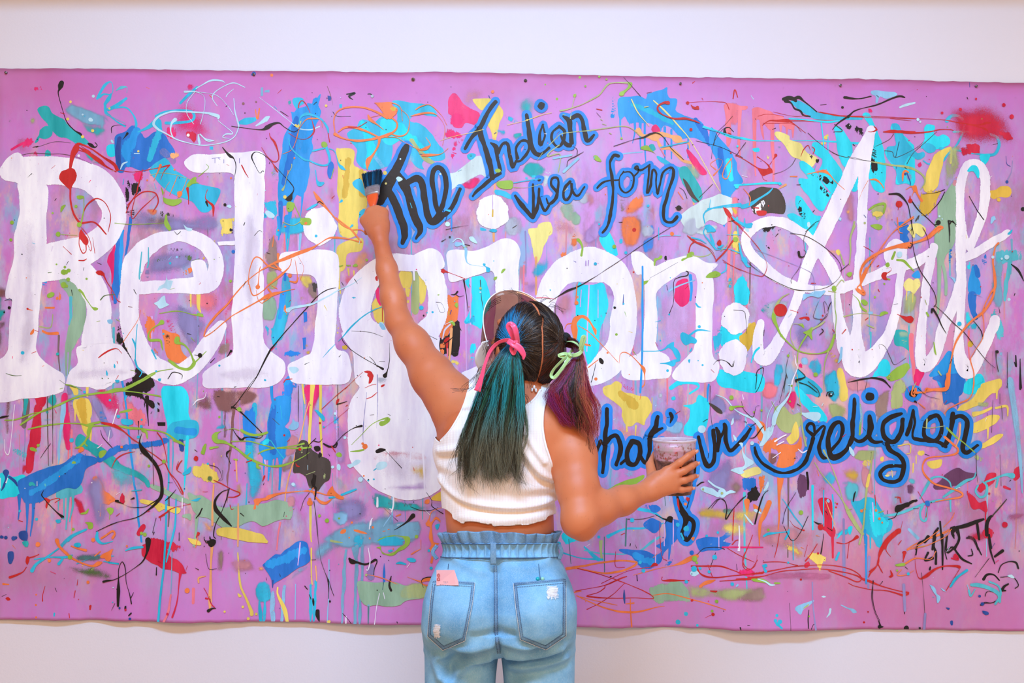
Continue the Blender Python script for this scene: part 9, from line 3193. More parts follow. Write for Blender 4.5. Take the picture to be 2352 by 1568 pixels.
# bound edges of neckline and armholes: thin rolls that follow the cut edge
def tank_y(x, z):
    return np.interp(0, [0], [0])
tb_back = TV.back()
def back_lookup(vol, tab, x, z):
    i = (np.asarray(x) - vol.lo[0]) / vol.h; k = (np.asarray(z) - vol.lo[2]) / vol.h
    i0 = np.clip(np.floor(i).astype(int), 0, vol.n[0] - 2); k0 = np.clip(np.floor(k).astype(int), 0, vol.n[2] - 2)
    a = np.clip(i - i0, 0, 1); c = np.clip(k - k0, 0, 1)
    g = lambda u, v: tab[i0 + u, k0 + v]
    return (g(0, 0) * (1 - a) * (1 - c) + g(1, 0) * a * (1 - c) + g(0, 1) * (1 - a) * c + g(1, 1) * a * c)
def binding(pts):
    C = crom(np.array([xz_of(a, b) for a, b in pts]), .003)
    y = back_lookup(TV, tb_back, C[:, 0], C[:, 1])
    ok = ~np.isnan(y); C = C[ok]; y = y[ok] - .0052
    if len(C) < 4: return
    path = np.stack([C[:, 0], y, C[:, 1]], -1)
    path[:, 1] = np.convolve(np.pad(path[:, 1], 4, 'edge'), np.ones(9) / 9, 'valid')
    V, F = tubes(path[None], np.full((1, len(path)), .0030), 8)
    mesh_obj('edge_binding', V, F, M_TRIM, TANKO)
binding([(1272, 1082), (1262, 1050), (1252, 1018), (1246, 983), (1247, 949), (1253, 925), (1262, 905)])
binding([(1243, 896), (1231, 914), (1215, 928), (1200, 935), (1180, 937), (1150, 932), (1122, 918), (1106, 902)])
binding([(1074, 898), (1067, 925), (1056, 952), (1040, 980), (1027, 998), (1010, 1016)])

# ---------------------------------------------------------------- jeans
J = Vol((-.30, -.78, .02), (.25, -.30, 1.00), .004)
JT = prof([(1496, 1147, .182, .070, .010), (1462, 1147, .186, .108, -.004), (1430, 1147, .187, .131, -.012), (1380, 1147, .181, .134, -.012), (1340, 1148, .171, .126, -.008), (1300, 1148, .156, .113, 0), (1276, 1148, .141, .101, .003), (1255, 1148, .136, .097, .005)])
Pj = np.array(JT)
J.add((Pj[:, 1].min() - .19, -.70, Pj[:, 0].min()), (Pj[:, 1].max() + .19, -.36, Pj[:, 0].max()), loft(JT, 2.4), 0)
def leg_prof(sgn):
    rows = []
    for py, off, rx, ry in [(1440, .088, .082, .090), (1505, .094, .0905, .088), (1568, .0965, .0865, .088)]:
        p = wpt(1147.5, py, PY); rows.append((p[2], p[0] + sgn * off, PY + {1440: .012, 1505: .022, 1568: .014}[py], rx, ry))
    x0 = wpt(1147.5, 1568, PY)[0]
    rows += [(.30, x0 + sgn * .098, PY, .084, .092), (.045, x0 + sgn * .100, PY, .088, .095)]
    return rows
JA = J.A.copy()
legs = []
for s in (-1, 1):
    lv = Vol(J.lo, J.lo + (J.n - 1) * J.h, J.h)
    L = leg_prof(s); Lp = np.array(L)
    lv.add((Lp[:, 1].min() - .1, -.68, .045), (Lp[:, 1].max() + .1, -.40, Lp[:, 0].max()), loft(L, 2.2), 0)
    J.A = smin(J.A, lv.A, .012)
for px in (1066, 1230):
    J.ell(wpt(px, 1398, -.578), (.078, .096, .080), .045)
POCKETS = ([(994, 1332), (1091, 1336), (1086, 1380), (1068, 1470), (1017, 1493), (982, 1460), (988, 1385)],
           [(1179, 1338), (1300, 1328), (1300, 1400), (1300, 1460), (1254, 1491), (1195, 1467), (1184, 1390)])
jv, jf = J.mesh()
jv = relax(jv, jf, 2, .5)
jn = normals_of(jv, jf)
def jean_folds(P2):
    fold = np.zeros(len(P2))
    for pts, a, s in [([(1140, 1300), (1140, 1400), (1144, 1500)], -.006, .008),
                      ([(1128, 1455), (1090, 1462), (1045, 1452)], -.006, .010), ([(1130, 1478), (1090, 1488), (1030, 1484)], .006, .009),
                      ([(1128, 1500), (1085, 1506), (1020, 1502)], -.0055, .009), ([(1124, 1518), (1085, 1532), (1050, 1560), (1030, 1590)], .007, .008),
                      ([(1020, 1512), (1000, 1540), (1010, 1575)], .006, .009), ([(1060, 1520), (1030, 1540), (1035, 1570)], -.006, .009),
                      ([(1150, 1450), (1200, 1460), (1235, 1450)], -.006, .010), ([(1156, 1475), (1210, 1485), (1270, 1465)], .005, .008),
                      ([(1160, 1490), (1220, 1500), (1300, 1476)], -.0045, .008), ([(1165, 1512), (1220, 1518), (1290, 1496)], .006, .008),
                      ([(1170, 1530), (1230, 1532), (1295, 1512)], -.005, .008), ([(1175, 1552), (1230, 1545), (1300, 1530)], .006, .009),
                      ([(1180, 1575), (1240, 1562), (1310, 1550)], -.005, .008),
                      ([(985, 1400), (978, 1440), (984, 1480)], .004, .008), ([(1045, 1296), (1075, 1308), (1110, 1318)], .003, .007), ([(1180, 1305), (1220, 1310), (1260, 1300)], .0025, .007)]:
        fold += ridge(P2, pts, a * (1.7 if pts[0][1] < 1475 else 2.5), s, -.655)
    for pk in POCKETS:
        C = np.array([xz_of(a, b, -.66) for a, b in pk])
        fold *= 1 - .85 * np.clip(1 + poly_sd(P2, C) / .012, 0, 1)
    wob_f = sum(np.sin(P2[:, 0] * a + P2[:, 1] * b + c) * d for a, b, c, d in [(60, 35, 1, .0009), (-45, 70, 2, .0009), (110, 20, 4, .0005)])
    return fold + wob_f
back = np.clip((-.54 - jv[:, 1]) / .05, 0, 1)
jv = jv + jn * (jean_folds(jv[:, [0, 2]]) * back)[:, None]
def denim_material(name, a, b_, c_):
    t = NT(name)
    oc = t.coords()
    n1 = t.noise(14, oc, 4, .6)
    weave = t.noise(700, t.coords((1, 1, .35)), 2, .6)
    c = t.mix(t.ramp(n1, .35, .68), a, b_)
    c = t.mix(t.math('MULTIPLY', t.ramp(weave, .45, .7), .30), c, c_)
    b = t.bsdf(c, .8)
    t.bump(b, weave, .35, .0006)
    return t.end(b)
M_DENIM = denim_material('light_blue_denim', rgb(100, 162, 204), rgb(136, 194, 226), rgb(198, 224, 238))
M_DENIM_D = denim_material('denim_seam', rgb(74, 116, 156), rgb(120, 168, 200), rgb(190, 210, 222))
M_PALE = mat_plain('pale_denim_edge', rgb(196, 208, 214), .85, .1, 200)
M_STITCH = mat_plain('dark_stitching', rgb(62, 92, 128), .8, .15, 200)
M_WHITE_T = mat_plain('frayed_white_thread', rgb(240, 242, 246), .9, .06, 200)
topz = wpt(1147, 1272, -.632)[2]
jcut_v, jcut_f = clip_mesh(jv, jf, np.minimum(topz - .17 * (jv[:, 1] + .632) - jv[:, 2], jv[:, 2] - .05))
JEANS = mesh_obj('jeans', jcut_v, jcut_f, M_DENIM, PERSON)
# look-up of the finished back surface, for pockets and seams
JB = J.back()
gx_, gz_ = np.meshgrid(J.ax[0], J.ax[2], indexing='ij')
JB = JB - jean_folds(np.stack([gx_.ravel(), gz_.ravel()], -1)).reshape(JB.shape) * .97
JB = np.where(np.isnan(JB), PY, JB)
for _ in range(2):
    JB[1:-1, 1:-1] = (JB[1:-1, 1:-1] * 2 + JB[:-2, 1:-1] + JB[2:, 1:-1] + JB[1:-1, :-2] + JB[1:-1, 2:]) / 6
def on_jeans(U, lift):
    """places picked out on the seat of the jeans -> points on the cloth"""
    U = np.asarray(U, float); Y = np.full(len(U), -.65)
    for _ in range(3):
        d = Y - CAM[1]
        x = (U[:, 0] - IMW / 2) * d / FPX; z = CAM[2] + (IMH / 2 - U[:, 1]) * d / FPX
        Y = back_lookup(J, JB, x, z)
    return np.stack([x, Y - lift, z], -1)
def cloth_patch(name, pts, lift, mat, parent, smooth=False, thick=.0016):
    b = Bits(); b.poly(pts, .15, smooth=smooth, step=4)
    V = np.vstack(b.V)
    F = np.array([t[::-1] for t in b.F if len(t) == 3])
    o = mesh_obj(name, on_jeans(V, lift), F, mat, parent)
    return thicken(o, thick, 0)
def cloth_line(name, lines, lift, mat, parent, w=1.6, dash=None):
    b = Bits()
    for ln in lines:
        C = crom(np.array(ln, float), 3.0) if len(ln) > 2 else np.array(ln, float)
        if dash:
            L = np.concatenate([[0], np.cumsum(np.hypot(*np.diff(C, axis=0).T))])
            s = 0
            while s < L[-1]:
                q = np.array([[np.interp(u, L, C[:, 0]), np.interp(u, L, C[:, 1]), w] for u in (s, min(s + dash * .62, L[-1]))])
                b.ribbon(q, 0, 2.0, cap=False); s += dash
        else:
            b.ribbon(np.column_stack([C, np.full(len(C), w)]), .08, 3.0, cap=False)
    return mesh_obj(name, on_jeans(np.vstack(b.V), lift), b.F, mat, parent)
def pocket(pts, rip):
    p = cloth_patch('pocket', pts, .0032, M_DENIM, JEANS)
    P = np.array(pts, float); c = P.mean(0)
    ins = lambda q: c + (P - c) * (1 - q / 55.0)
    e1, e2 = ins(1.2), ins(6.5)
    cloth_line('pocket_hem', [[e1[0], e1[1]]], .0056, M_DENIM_D, p, 6.0)
    for q in (e1, e2):
        loop = list(q) + [q[0]]
        cloth_line('stitching', [[a, b] for a, b in zip(loop[:-1], loop[1:])], .0062, M_STITCH, p, 1.1, 4.0)
    e3 = ins(4.0)
    cloth_line('pocket_edge', [[a, b] for a, b in zip(list(e3)[1:], list(e3)[2:] + [e3[0]])], .0049, M_DENIM_D, p, 7.0)
    cloth_line('pocket_piping', [[a, b] for a, b in zip(list(P)[1:], list(P)[2:] + [P[0]])], .0052, M_PALE, p, 1.6)
    x0, y0, x1, y1 = rip
    b = Bits(); rr = np.random.default_rng(int(x0))
    pts2 = [(x0 + (x1 - x0) * (.5 + .5 * math.cos(a) * rr.uniform(.7, 1.05)), y0 + (y1 - y0) * (.5 + .5 * math.sin(a) * rr.uniform(.75, 1.05))) for a in np.linspace(0, 2 * np.pi, 16, endpoint=False)]
    cloth_patch('frayed_hole', pts2, .0062, M_WHITE_T, p, smooth=True, thick=.0004)
    th = []
    for i in range(16):
        y = y0 + (y1 - y0) * (i + .5) / 16
        th.append([(x0 + rr.uniform(-1, 4), y), (x0 + (x1 - x0) * .5, y + rr.uniform(-1, 1.5)), (x1 + rr.uniform(-4, 1), y + rr.uniform(-1, 1))])
    for i in range(10):
        x = x0 + (x1 - x0) * rr.uniform(.1, .9)
        th.append([(x, y1 - 6), (x + rr.uniform(-2, 2), y1 + rr.uniform(0, 4))])
    cloth_line('loose_threads', th, .0074, M_WHITE_T, p, .8)
    return p
pocket(POCKETS[0], (995, 1431, 1012, 1461))
pocket(POCKETS[1], (1255, 1343, 1283, 1371))
cloth_line('centre_seam', [[(1138, 1298), (1139, 1380), (1140, 1450), (1146, 1500)]], .0022, M_DENIM_D, JEANS, 8.0)
cloth_line('stitching', [[(1135, 1298), (1136, 1380), (1137, 1450), (1143, 1500)], [(1141, 1298), (1142, 1380), (1143, 1450), (1149, 1500)]], .0034, M_STITCH, JEANS, 1.1, 4.0)
cloth_line('dart_seam', [[(1030, 1294), (1029, 1306)]], .0020, M_STITCH, JEANS, 1.4)
cloth_line('dart_seam', [[(1237, 1294), (1241, 1330)]], .0020, M_STITCH, JEANS, 1.4)
# gathered elastic waistband and the ruffled edge above it
def ring(name, rows, ripple, mat, parent, n=720, thick=.0016):
    th = np.linspace(0, 2 * np.pi, n, endpoint=False)
    V = []
    for t, (py, cx, rx, ry) in zip(np.linspace(0, 1, len(rows)), rows):
        p = wpt(cx, py, -.632)
        q = ripple(th, t)
        dz = q[1] if isinstance(q, tuple) else 0; q = q[0] if isinstance(q, tuple) else q
        c, s = np.cos(th), np.sin(th)
        sup = (np.abs(c) ** 2.3 + np.abs(s) ** 2.3) ** (-1 / 2.3)
        V.append(np.stack([p[0] + c * (rx + q) * sup, PY + .003 + s * (ry + q) * sup, np.full(n, p[2]) + dz - .17 * (PY + .003 + s * (ry + q) * sup + .632)], -1))
    V = np.array(V); m = len(rows)
    idx = np.arange(m * n).reshape(m, n); nx = np.roll(idx, -1, 1)
    f = np.stack([idx[:-1], nx[:-1], nx[1:], idx[1:]], -1).reshape(-1, 4)
    return thicken(mesh_obj(name, V.reshape(-1, 3), f, mat, parent), thick)
g1 = np.random.default_rng(3)
ph = np.cumsum(g1.uniform(.6, 1.4, 720)); ph = ph / ph[-1] * 2 * np.pi * 46
def elastic(th, t): return (.0052 * np.sin(np.pi * min(1, max(0, t))) ** .5 * (1 - 2 * np.abs(np.sin(ph / 2)) ** .6) - .0002)
band_rows = [(1282 - 34 * t, 1148, .1425 - .006 * math.sin(math.pi * t), .102 - .004 * math.sin(math.pi * t)) for t in np.linspace(0, 1, 11)]
WB = ring('waistband', band_rows, elastic, M_DENIM, JEANS)
ph2 = np.cumsum(g1.uniform(.5, 1.5, 720)); ph2 = ph2 / ph2[-1] * 2 * np.pi * 31
def ruffle(th, t): return (.0012 + .0050 * t) * np.sin(ph2 + .6 * t) + .002 * np.sin(5 * th) * t, .0035 * t * np.sin(3 * th + 1) + .0016 * t * np.sin(ph2 * .5)
ring('ruffle', [(1250 - 27 * t, 1146, .1375 + .0085 * t, .099 + .006 * t) for t in np.linspace(0, 1, 9)], ruffle, M_DENIM_D, JEANS)
def ruf_line(name, py, rad, mat):
    th = np.linspace(0, 2 * np.pi, 721)
    p = wpt(1146, py, -.632); c, s = np.cos(th), np.sin(th); sup = (np.abs(c) ** 2.3 + np.abs(s) ** 2.3) ** (-1 / 2.3)
    path = np.stack([p[0] + c * (.1375 + rad) * sup, PY + .003 + s * (.099 + rad) * sup, np.full(721, p[2]) - .17 * (PY + .003 + s * (.099 + rad) * sup + .632)], -1)
    V, F = tubes(path[None], np.full((1, 721), .0011), 5)
    mesh_obj(name, V, F, mat, JEANS)
ruf_line('waist_seam', 1249, .0042, M_STITCH)
ruf_line('waist_seam', 1281, .0062, M_STITCH)
def loop_at(px, py0, py1, w, Y, bulge=.008, lean=0):
    c = [wpt(px, py0, Y), wpt(px + lean, (py0 + py1) / 2, Y - bulge), wpt(px, py1, Y)]
    strip('belt_loop', c, w, M_DENIM_D, JEANS, 16, (0, -1, 0), .0022)
loop_at(1133, 1246, 1296, .0135, -.645, .004)
loop_at(1004, 1252, 1284, .009, -.545, .002, -10)
loop_at(1284, 1250, 1284, .009, -.560, .002, 6)

# shoes
M_SHOE = mat_plain('white_sneaker_leather', rgb(232, 230, 228), .5, .04)
M_SOLE = mat_plain('rubber_sole', rgb(214, 206, 196), .7, .04)
for s in (-1, 1):
    x = wpt(1147.5, 1568, PY)[0] + s * .098
    sv = Vol((x - .07, -.66, -.01), (x + .07, -.30, .15), .004)
    sv.cone((x, -.565, .040), (x + s * .012, -.375, .030), .036, .033, .02)
    sv.cone((x, -.56, .05), (x, -.55, .115), .038, .036, .03)
    sv.add((x - .06, -.65, 0), (x + .06, -.31, .12), lambda X, Y, Z: np.full(np.broadcast(X, Y, Z).shape, 1.0), 0)
    v, f = sv.mesh(); v[:, 2] = np.maximum(v[:, 2], .012)
    so = mesh_obj('shoe', v, f, M_SHOE, PERSON)
    sv2 = Vol((x - .07, -.66, -.02), (x + .07, -.30, .05), .004)
    sv2.cone((x, -.565, .0), (x + s * .012, -.375, .0), .040, .037, .0)
    v, f = sv2.mesh(); v[:, 2] = np.clip(v[:, 2], .001, .016)
    mesh_obj('sole', v, f, M_SOLE, so)
# ---------------------------------------------------------------- hair
hr = np.random.default_rng(11)
RH = np.array([.0815, .104, .1065])                       # hair shell in head axes (side, front, up)
def sph(p): q = hrot @ (np.asarray(p) - HC); return q / RH
def unsph(n): return HC + (np.asarray(n) * RH) @ hrot
def dir_of(px, py):
    """point of the hair shell seen at a place of the picture (camera side)"""
    Y = HC[1] - .12
    o = np.array(CAM); d = wpt(px, py, -.5) - o; d /= np.linalg.norm(d)
    a, b = hrot @ (o - HC) / RH, hrot @ d / RH
    A, Bq, Cq = b @ b, 2 * a @ b, a @ a - 1
    D = Bq * Bq - 4 * A * Cq
    t = (-Bq - math.sqrt(max(D, 0))) / (2 * A)
    n = a + b * t
    return n / np.linalg.norm(n)
NL, NR = dir_of(1180, 790), dir_of(1283, 784)
# parting: a gently bent line over the back of the head
PART = np.array([dir_of(*q) for q in [(1214, 690), (1228, 700), (1238, 720), (1245, 752), (1246, 790), (1246, 825), (1241, 850), (1234, 872)]])
def side_of(n):
    """> 0 right of the parting"""
    zz = n[:, 2]
    o = np.argsort(PART[:, 2])
    return n[:, 0] - np.interp(zz, PART[o, 2], PART[o, 0])
def hair_material():
    t = NT('hair')
    c = t.attr('Col', 'Color')
    b = t.bsdf(c, .34)
    b.inputs['Specular IOR Level'].default_value = .45
    b.inputs['Coat Weight'].default_value = .12; b.inputs['Coat Roughness'].default_value = .25
    return t.end(b)
M_HAIR = hair_material()
M_CAP = mat_plain('hair_undercoat', rgb(30, 18, 14), .6, .2, 60)
L3 = lambda *c: np.array([lin(x) for x in c])
# undercoat, open along the parting and around the face
nth, nph = 150, 260
t_ = np.linspace(.001, np.pi - .001, nth); p_ = np.linspace(0, 2 * np.pi, nph, endpoint=False)
N0 = np.stack([np.outer(np.sin(t_), np.cos(p_)), np.outer(np.sin(t_), np.sin(p_)), np.outer(np.cos(t_), np.ones(nph))], -1).reshape(-1, 3)
idx = np.arange(nth * nph).reshape(nth, nph); nx = np.roll(idx, -1, 1)
capf = np.stack([idx[:-1], idx[1:], nx[1:], nx[:-1]], -1).reshape(-1, 4)
fr = np.minimum.reduce([.34 - N0[:, 1] + .10 * N0[:, 2], np.maximum(np.abs(side_of(N0)) - .030, (N0[:, 1] - .05)), .62 - np.clip(-N0[:, 2], 0, 1) + np.clip(-N0[:, 1], 0, 1) * .9])
cv, cf = clip_mesh(N0, capf, fr)
HAIR = mesh_obj('hair', unsph(cv * .985), cf, M_CAP, PERSON)
# bare skin along the parting
pc = cr3(PART, 60); pc = pc / np.linalg.norm(pc, axis=1)[:, None]
jag = hr.normal(0, .006, (60, 1)) * np.array([[1., 0, 0]])
strip('parting', [unsph(q * .990) for q in pc[::3] + jag[::3]], .0052, M_SKIN, HAIR, 60, [q @ hrot for q in pc[::3]], .0004)
def slerp(a, b, t):
    d = np.clip((a * b).sum(1), -1, 1); w = np.arccos(d)[:, None, None]; s = np.maximum(np.sin(w), 1e-4)
    t = t[None, :, None]
    return np.sin((1 - t) * w) / s * a[:, None] + np.sin(t * w) / s * b[:, None]
def scalp(n, tie, right):
    out = []
    while sum(map(len, out)) < n:
        q = hr.normal(0, 1, (4000, 3)); q /= np.linalg.norm(q, axis=1)[:, None]
        s = side_of(q)
        ok = (q[:, 1] < .34 + .10 * q[:, 2]) & ((s > .032) if right else (s < -.032)) & (q[:, 2] > -.62 - np.clip(-q[:, 1], 0, 1) * .35)
        out.append(q[ok])
    R = np.vstack(out)[:n]
    # a share of the roots sits right on the parting, so the combed rows start there
    m = n // 4
    o = np.argsort(PART[:, 2]); zz = hr.uniform(-.8, .97, m)
    px_ = np.interp(zz, PART[o, 2], PART[o, 0]) + (.030 if right else -.030) + hr.normal(0, .006, m)
    yy = -np.sqrt(np.clip(1 - zz ** 2 - px_ ** 2, .0004, 1))
    R[:m] = np.stack([px_, yy, zz], -1); R[:m] /= np.linalg.norm(R[:m], axis=1)[:, None]
    P = 15; t = np.linspace(0, 1, P)
    T = np.repeat(tie[None], n, 0) + hr.normal(0, .045, (n, 3)); T /= np.linalg.norm(T, axis=1)[:, None]
    N = slerp(R, T, t)
    lift = 1.0 + .012 * hr.random((n, 1)) + .028 * np.sin(np.pi * t)[None] * hr.uniform(.5, 1.2, (n, 1)) + .05 * t[None] ** 4
    N = N / np.linalg.norm(N, axis=2)[..., None] * lift[..., None]
    N += (hr.normal(0, .010, (n, 1, 3)) * np.sin(np.pi * t)[None, :, None])
    N += .006 * np.sin(t[None, :, None] * hr.uniform(3, 9, (n, 1, 1)) + hr.uniform(0, 6, (n, 1, 1)))
    return R, unsph(N.reshape(-1, 3)).reshape(n, P, 3), t
def shade(n, base, var=.35):
    return base[None] * hr.uniform(1 - var, 1 + var, (n, 1))
nL = 3600
R, paths, t = scalp(nL, NL, False)
col = np.repeat(shade(nL, L3(46, 30, 22), .55)[:, None], len(t), 1)
BLX = np.array([dir_of(*q) for q in [(1214, 790), (1212, 768), (1208, 745), (1202, 722), (1190, 703)]]); BLX = BLX[np.argsort(BLX[:, 2])]
lite = hr.random(nL) < .10
col[lite] = L3(120, 96, 74)
blue = (R[:, 2] > .05) & (R[:, 0] < np.interp(R[:, 2], BLX[:, 2], BLX[:, 0]) + .20) & (R[:, 0] > -.95) & (hr.random(nL) < .95) & (R[:, 1] < .45)
tb_ = np.clip((t - .12) / .25, 0, 1)[None, :, None]
cb = shade(nL, L3(24, 128, 178), .4)[:, None]
col[blue] = (col[:, :] * (1 - tb_) + cb * tb_)[blue]
g2 = (~blue) & (hr.random(nL) < .35)
tg = np.clip((t - .45) / .4, 0, 1)[None, :, None]
col[g2] = (col * (1 - tg) + L3(24, 84, 88) * tg)[g2]
rad = np.full((nL, len(t)), .00062); rad[:, 0] = .0003
v, f = tubes(paths, rad); 
tag(mesh_obj('combed_strands', v, f, M_HAIR, HAIR, cols=np.repeat(col.reshape(-1, 3), 3, 0)), 'dark hair with a bright blue streak combed to the tie', kind='stuff')
nR = 3000
R, paths, t = scalp(nR, NR, True)
col = np.repeat(shade(nR, L3(44, 28, 20), .55)[:, None], len(t), 1)
col[hr.random(nR) < .10] = L3(112, 88, 66)
rd = (R[:, 2] < .3) & (hr.random(nR) < .3)
col[rd] = L3(92, 40, 30)
v, f = tubes(paths, np.full((nR, len(t)), .00062))
tag(mesh_obj('combed_strands', v, f, M_HAIR, HAIR, cols=np.repeat(col.reshape(-1, 3), 3, 0)), kind='stuff')

def pig(n, clumps, ctrl, color, wave=.004, rad0=.00044, spread=.0035):
    """hanging tail: ctrl(u, rnd) -> control points of one clump centre"""
    U = hr.random(clumps)
    C = np.array([ctrl(u, hr) for u in U])
    P = 22
    S = cr3(C, P)
    t = np.linspace(0, 1, P)
    k = hr.integers(0, clumps, n)
    X = S[k].copy()
    off = hr.normal(0, 1, (n, 1, 3)) * spread * (.35 + .65 * t[None, :, None]) * (1 - .35 * t[None, :, None])
    X += off
    a, b = hr.uniform(4, 11, (clumps, 1)), hr.uniform(0, 6.3, (clumps, 1))
    w = wave * (t ** 1.6)[None] * np.sin(a * t[None] * 1.6 + b)
    X[..., 0] += w[k] + wave * .5 * (t ** 2)[None] * np.sin(hr.uniform(6, 16, (n, 1)) * t[None] + hr.uniform(0, 6, (n, 1)))
    X[..., 1] -= np.abs(w[k]) * .5
    # strands end at different lengths
    e = hr.uniform(.62, 1.0, (n, 1)); tt = t[None] * e
    i = np.clip((tt * (P - 1)).astype(int), 0, P - 2); fr_ = (tt * (P - 1) - i)[..., None]
    ar = np.arange(n)[:, None]
    X = X[ar, i] * (1 - fr_) + X[ar, i + 1] * fr_
    col = color(U[k], tt, k)
    r = rad0 * (1 - .75 * t[None] ** 3) * hr.uniform(.7, 1.2, (n, 1))
    v, f = tubes(X, r)
    return v, f, np.repeat(col.reshape(-1, 3), 3, 0)
def ctrlL(u, r):
    d = r.uniform(-.5, .5)
    a = r.uniform(0, 6.3); q = r.uniform(0, .010)
    return [wpt(1180 + 950 * q * math.cos(a), 792 + 950 * q * math.sin(a), -.644), wpt(1174 - 26 * (1 - u) + 14 * u, 815, -.668 + .008 * d),
            wpt(1118 + 78 * u + r.normal(0, 3), 862, -.676 + .014 * d), wpt(1092 + 108 * u + r.normal(0, 4), 925, -.672 + .014 * d),
            wpt(1066 + 128 * u + r.normal(0, 6), 1000, -.664 + .012 * d), wpt(1054 + 142 * u + r.normal(0, 9), 1065 + r.uniform(-25, 30), -.655 + .008 * d),
            wpt(1056 + 144 * u + r.normal(0, 14), 1110 + r.uniform(-40, 36), -.650 + .006 * d)]
ncl = 130
kindL = hr.random(ncl)
def colL(u, tt, k):
    c_root = L3(12, 84, 118); c_teal = L3(44, 152, 160); c_dark = L3(40, 38, 28); c_green = L3(42, 98, 78); c_olive = L3(124, 122, 100); c_dk2 = L3(66, 62, 48)
    kk = kindL[k] - .22 * np.exp(-((u - .55) / .25) ** 2)
    m = np.where(kk[:, None] < .30, c_teal, np.where(kk[:, None] < .56, c_green, c_dark))
    e = np.where(kk[:, None] < .5, c_olive, c_dk2)
    n = len(u)
    a = np.clip((tt - .06) / .16, 0, 1)[..., None]; b = np.clip((tt - .50) / .22, 0, 1)[..., None]
    c = c_root * (1 - a) + m[:, None] * a
    c = c * (1 - b) + e[:, None] * b
    return c * hr.uniform(.55, 1.45, (n, 1, 1))
v, f, c = pig(4300, ncl, ctrlL, colL, .0075, spread=.0046)
PL = tag(mesh_obj('pigtail', v, f, M_HAIR, HAIR, cols=c), 'loose pigtail dyed teal and green', kind='stuff')
def ctrlR(u, r):
    d = r.uniform(-.5, .5); a = r.uniform(0, 6.3); q = r.uniform(0, .010)
    return [wpt(1298 + 900 * q * math.cos(a), 783 + 900 * q * math.sin(a), -.572), wpt(1320 + 8 * d, 792 + 6 * math.sin(a), -.588), wpt(1329 + 10 * (u - .5), 816, -.598 + .006 * d),
            wpt(1300 + 44 * u + r.normal(0, 3), 855, -.612 + .014 * d), wpt(1270 + 84 * u + r.normal(0, 5), 900 - 8 * (1 - u), -.632 + .014 * d),
            wpt(1268 + 94 * u + r.normal(0, 6), 935 - 24 * (1 - u) ** 2, -.640 + .010 * d), wpt(1290 + 76 * u + r.normal(0, 6), 960 + 30 * u ** 2 + r.uniform(-10, 10), -.640 + .006 * d),
            wpt(1308 + 56 * u + r.normal(0, 7), 975 + 55 * u ** 3 + r.uniform(-12, 10), -.636 + .004 * d)]
ncr = 110
kindR = hr.random(ncr)
def colR(u, tt, k):
    c_root = L3(66, 24, 20); dark = L3(48, 24, 20); burg = L3(150, 30, 54); plum = L3(140, 44, 108); cop = L3(176, 88, 62)
    kk = kindR[k][:, None]
    m = np.where(u[:, None] < .32, np.where(kk < .5, plum, burg), np.where(u[:, None] > .68, np.where(kk < .55, cop, burg), np.where(kk < .6, dark, L3(112, 72, 48))))
    a = np.clip((tt - .15) / .18, 0, 1)[..., None]
    c = c_root * (1 - a) + m[:, None] * a
    return c * hr.uniform(.55, 1.5, (len(u), 1, 1))
v, f, c = pig(3300, ncr, ctrlR, colR, .0090, spread=.0052)
PR = tag(mesh_obj('pigtail', v, f, M_HAIR, HAIR, cols=c), 'loose pigtail dyed burgundy and copper', kind='stuff')
# a few flyaways
fl = []
for (x0, y0, x1, y1, x2, y2, Y) in [(1110, 850, 1088, 870, 1060, 890, -.655), (1108, 856, 1085, 890, 1040, 897, -.65), (1120, 840, 1098, 850, 1094, 880, -.65), (1205, 690, 1185, 672, 1168, 668, -.54), (1240, 695, 1252, 684, 1268, 690, -.54),
                                    (1256, 706, 1275, 700, 1290, 712, -.55), (1130, 790, 1118, 806, 1126, 830, -.60), (1133, 778, 1115, 790, 1112, 812, -.60), (1290, 830, 1262, 858, 1250, 884, -.62), (1200, 830, 1216, 862, 1222, 890, -.648), (1198, 826, 1222, 850, 1232, 872, -.645),
                                    (1196, 900, 1212, 912, 1208, 932, -.65), (1190, 1010, 1202, 1060, 1196, 1100, -.648), (1365, 960, 1374, 990, 1368, 1030, -.63), (1360, 940, 1352, 990, 1356, 1040, -.63)]:
    for _ in range(5):
        j = hr.normal(0, 3, (3, 2))
        fl.append(cr3([wpt(x0 + j[0, 0], y0 + j[0, 1], Y), wpt(x1 + j[1, 0], y1 + j[1, 1], Y - .004), wpt(x2 + 2 * j[2, 0], y2 + 2 * j[2, 1], Y)], 14))
fl = np.array(fl)
v, f = tubes(fl, np.full(fl.shape[:2], .00038))
tag(mesh_obj('flyaway_strands', v, f, M_HAIR, HAIR, cols=np.repeat(np.repeat(L3(50, 34, 24)[None], len(v), 0), 1, 0)), kind='stuff')
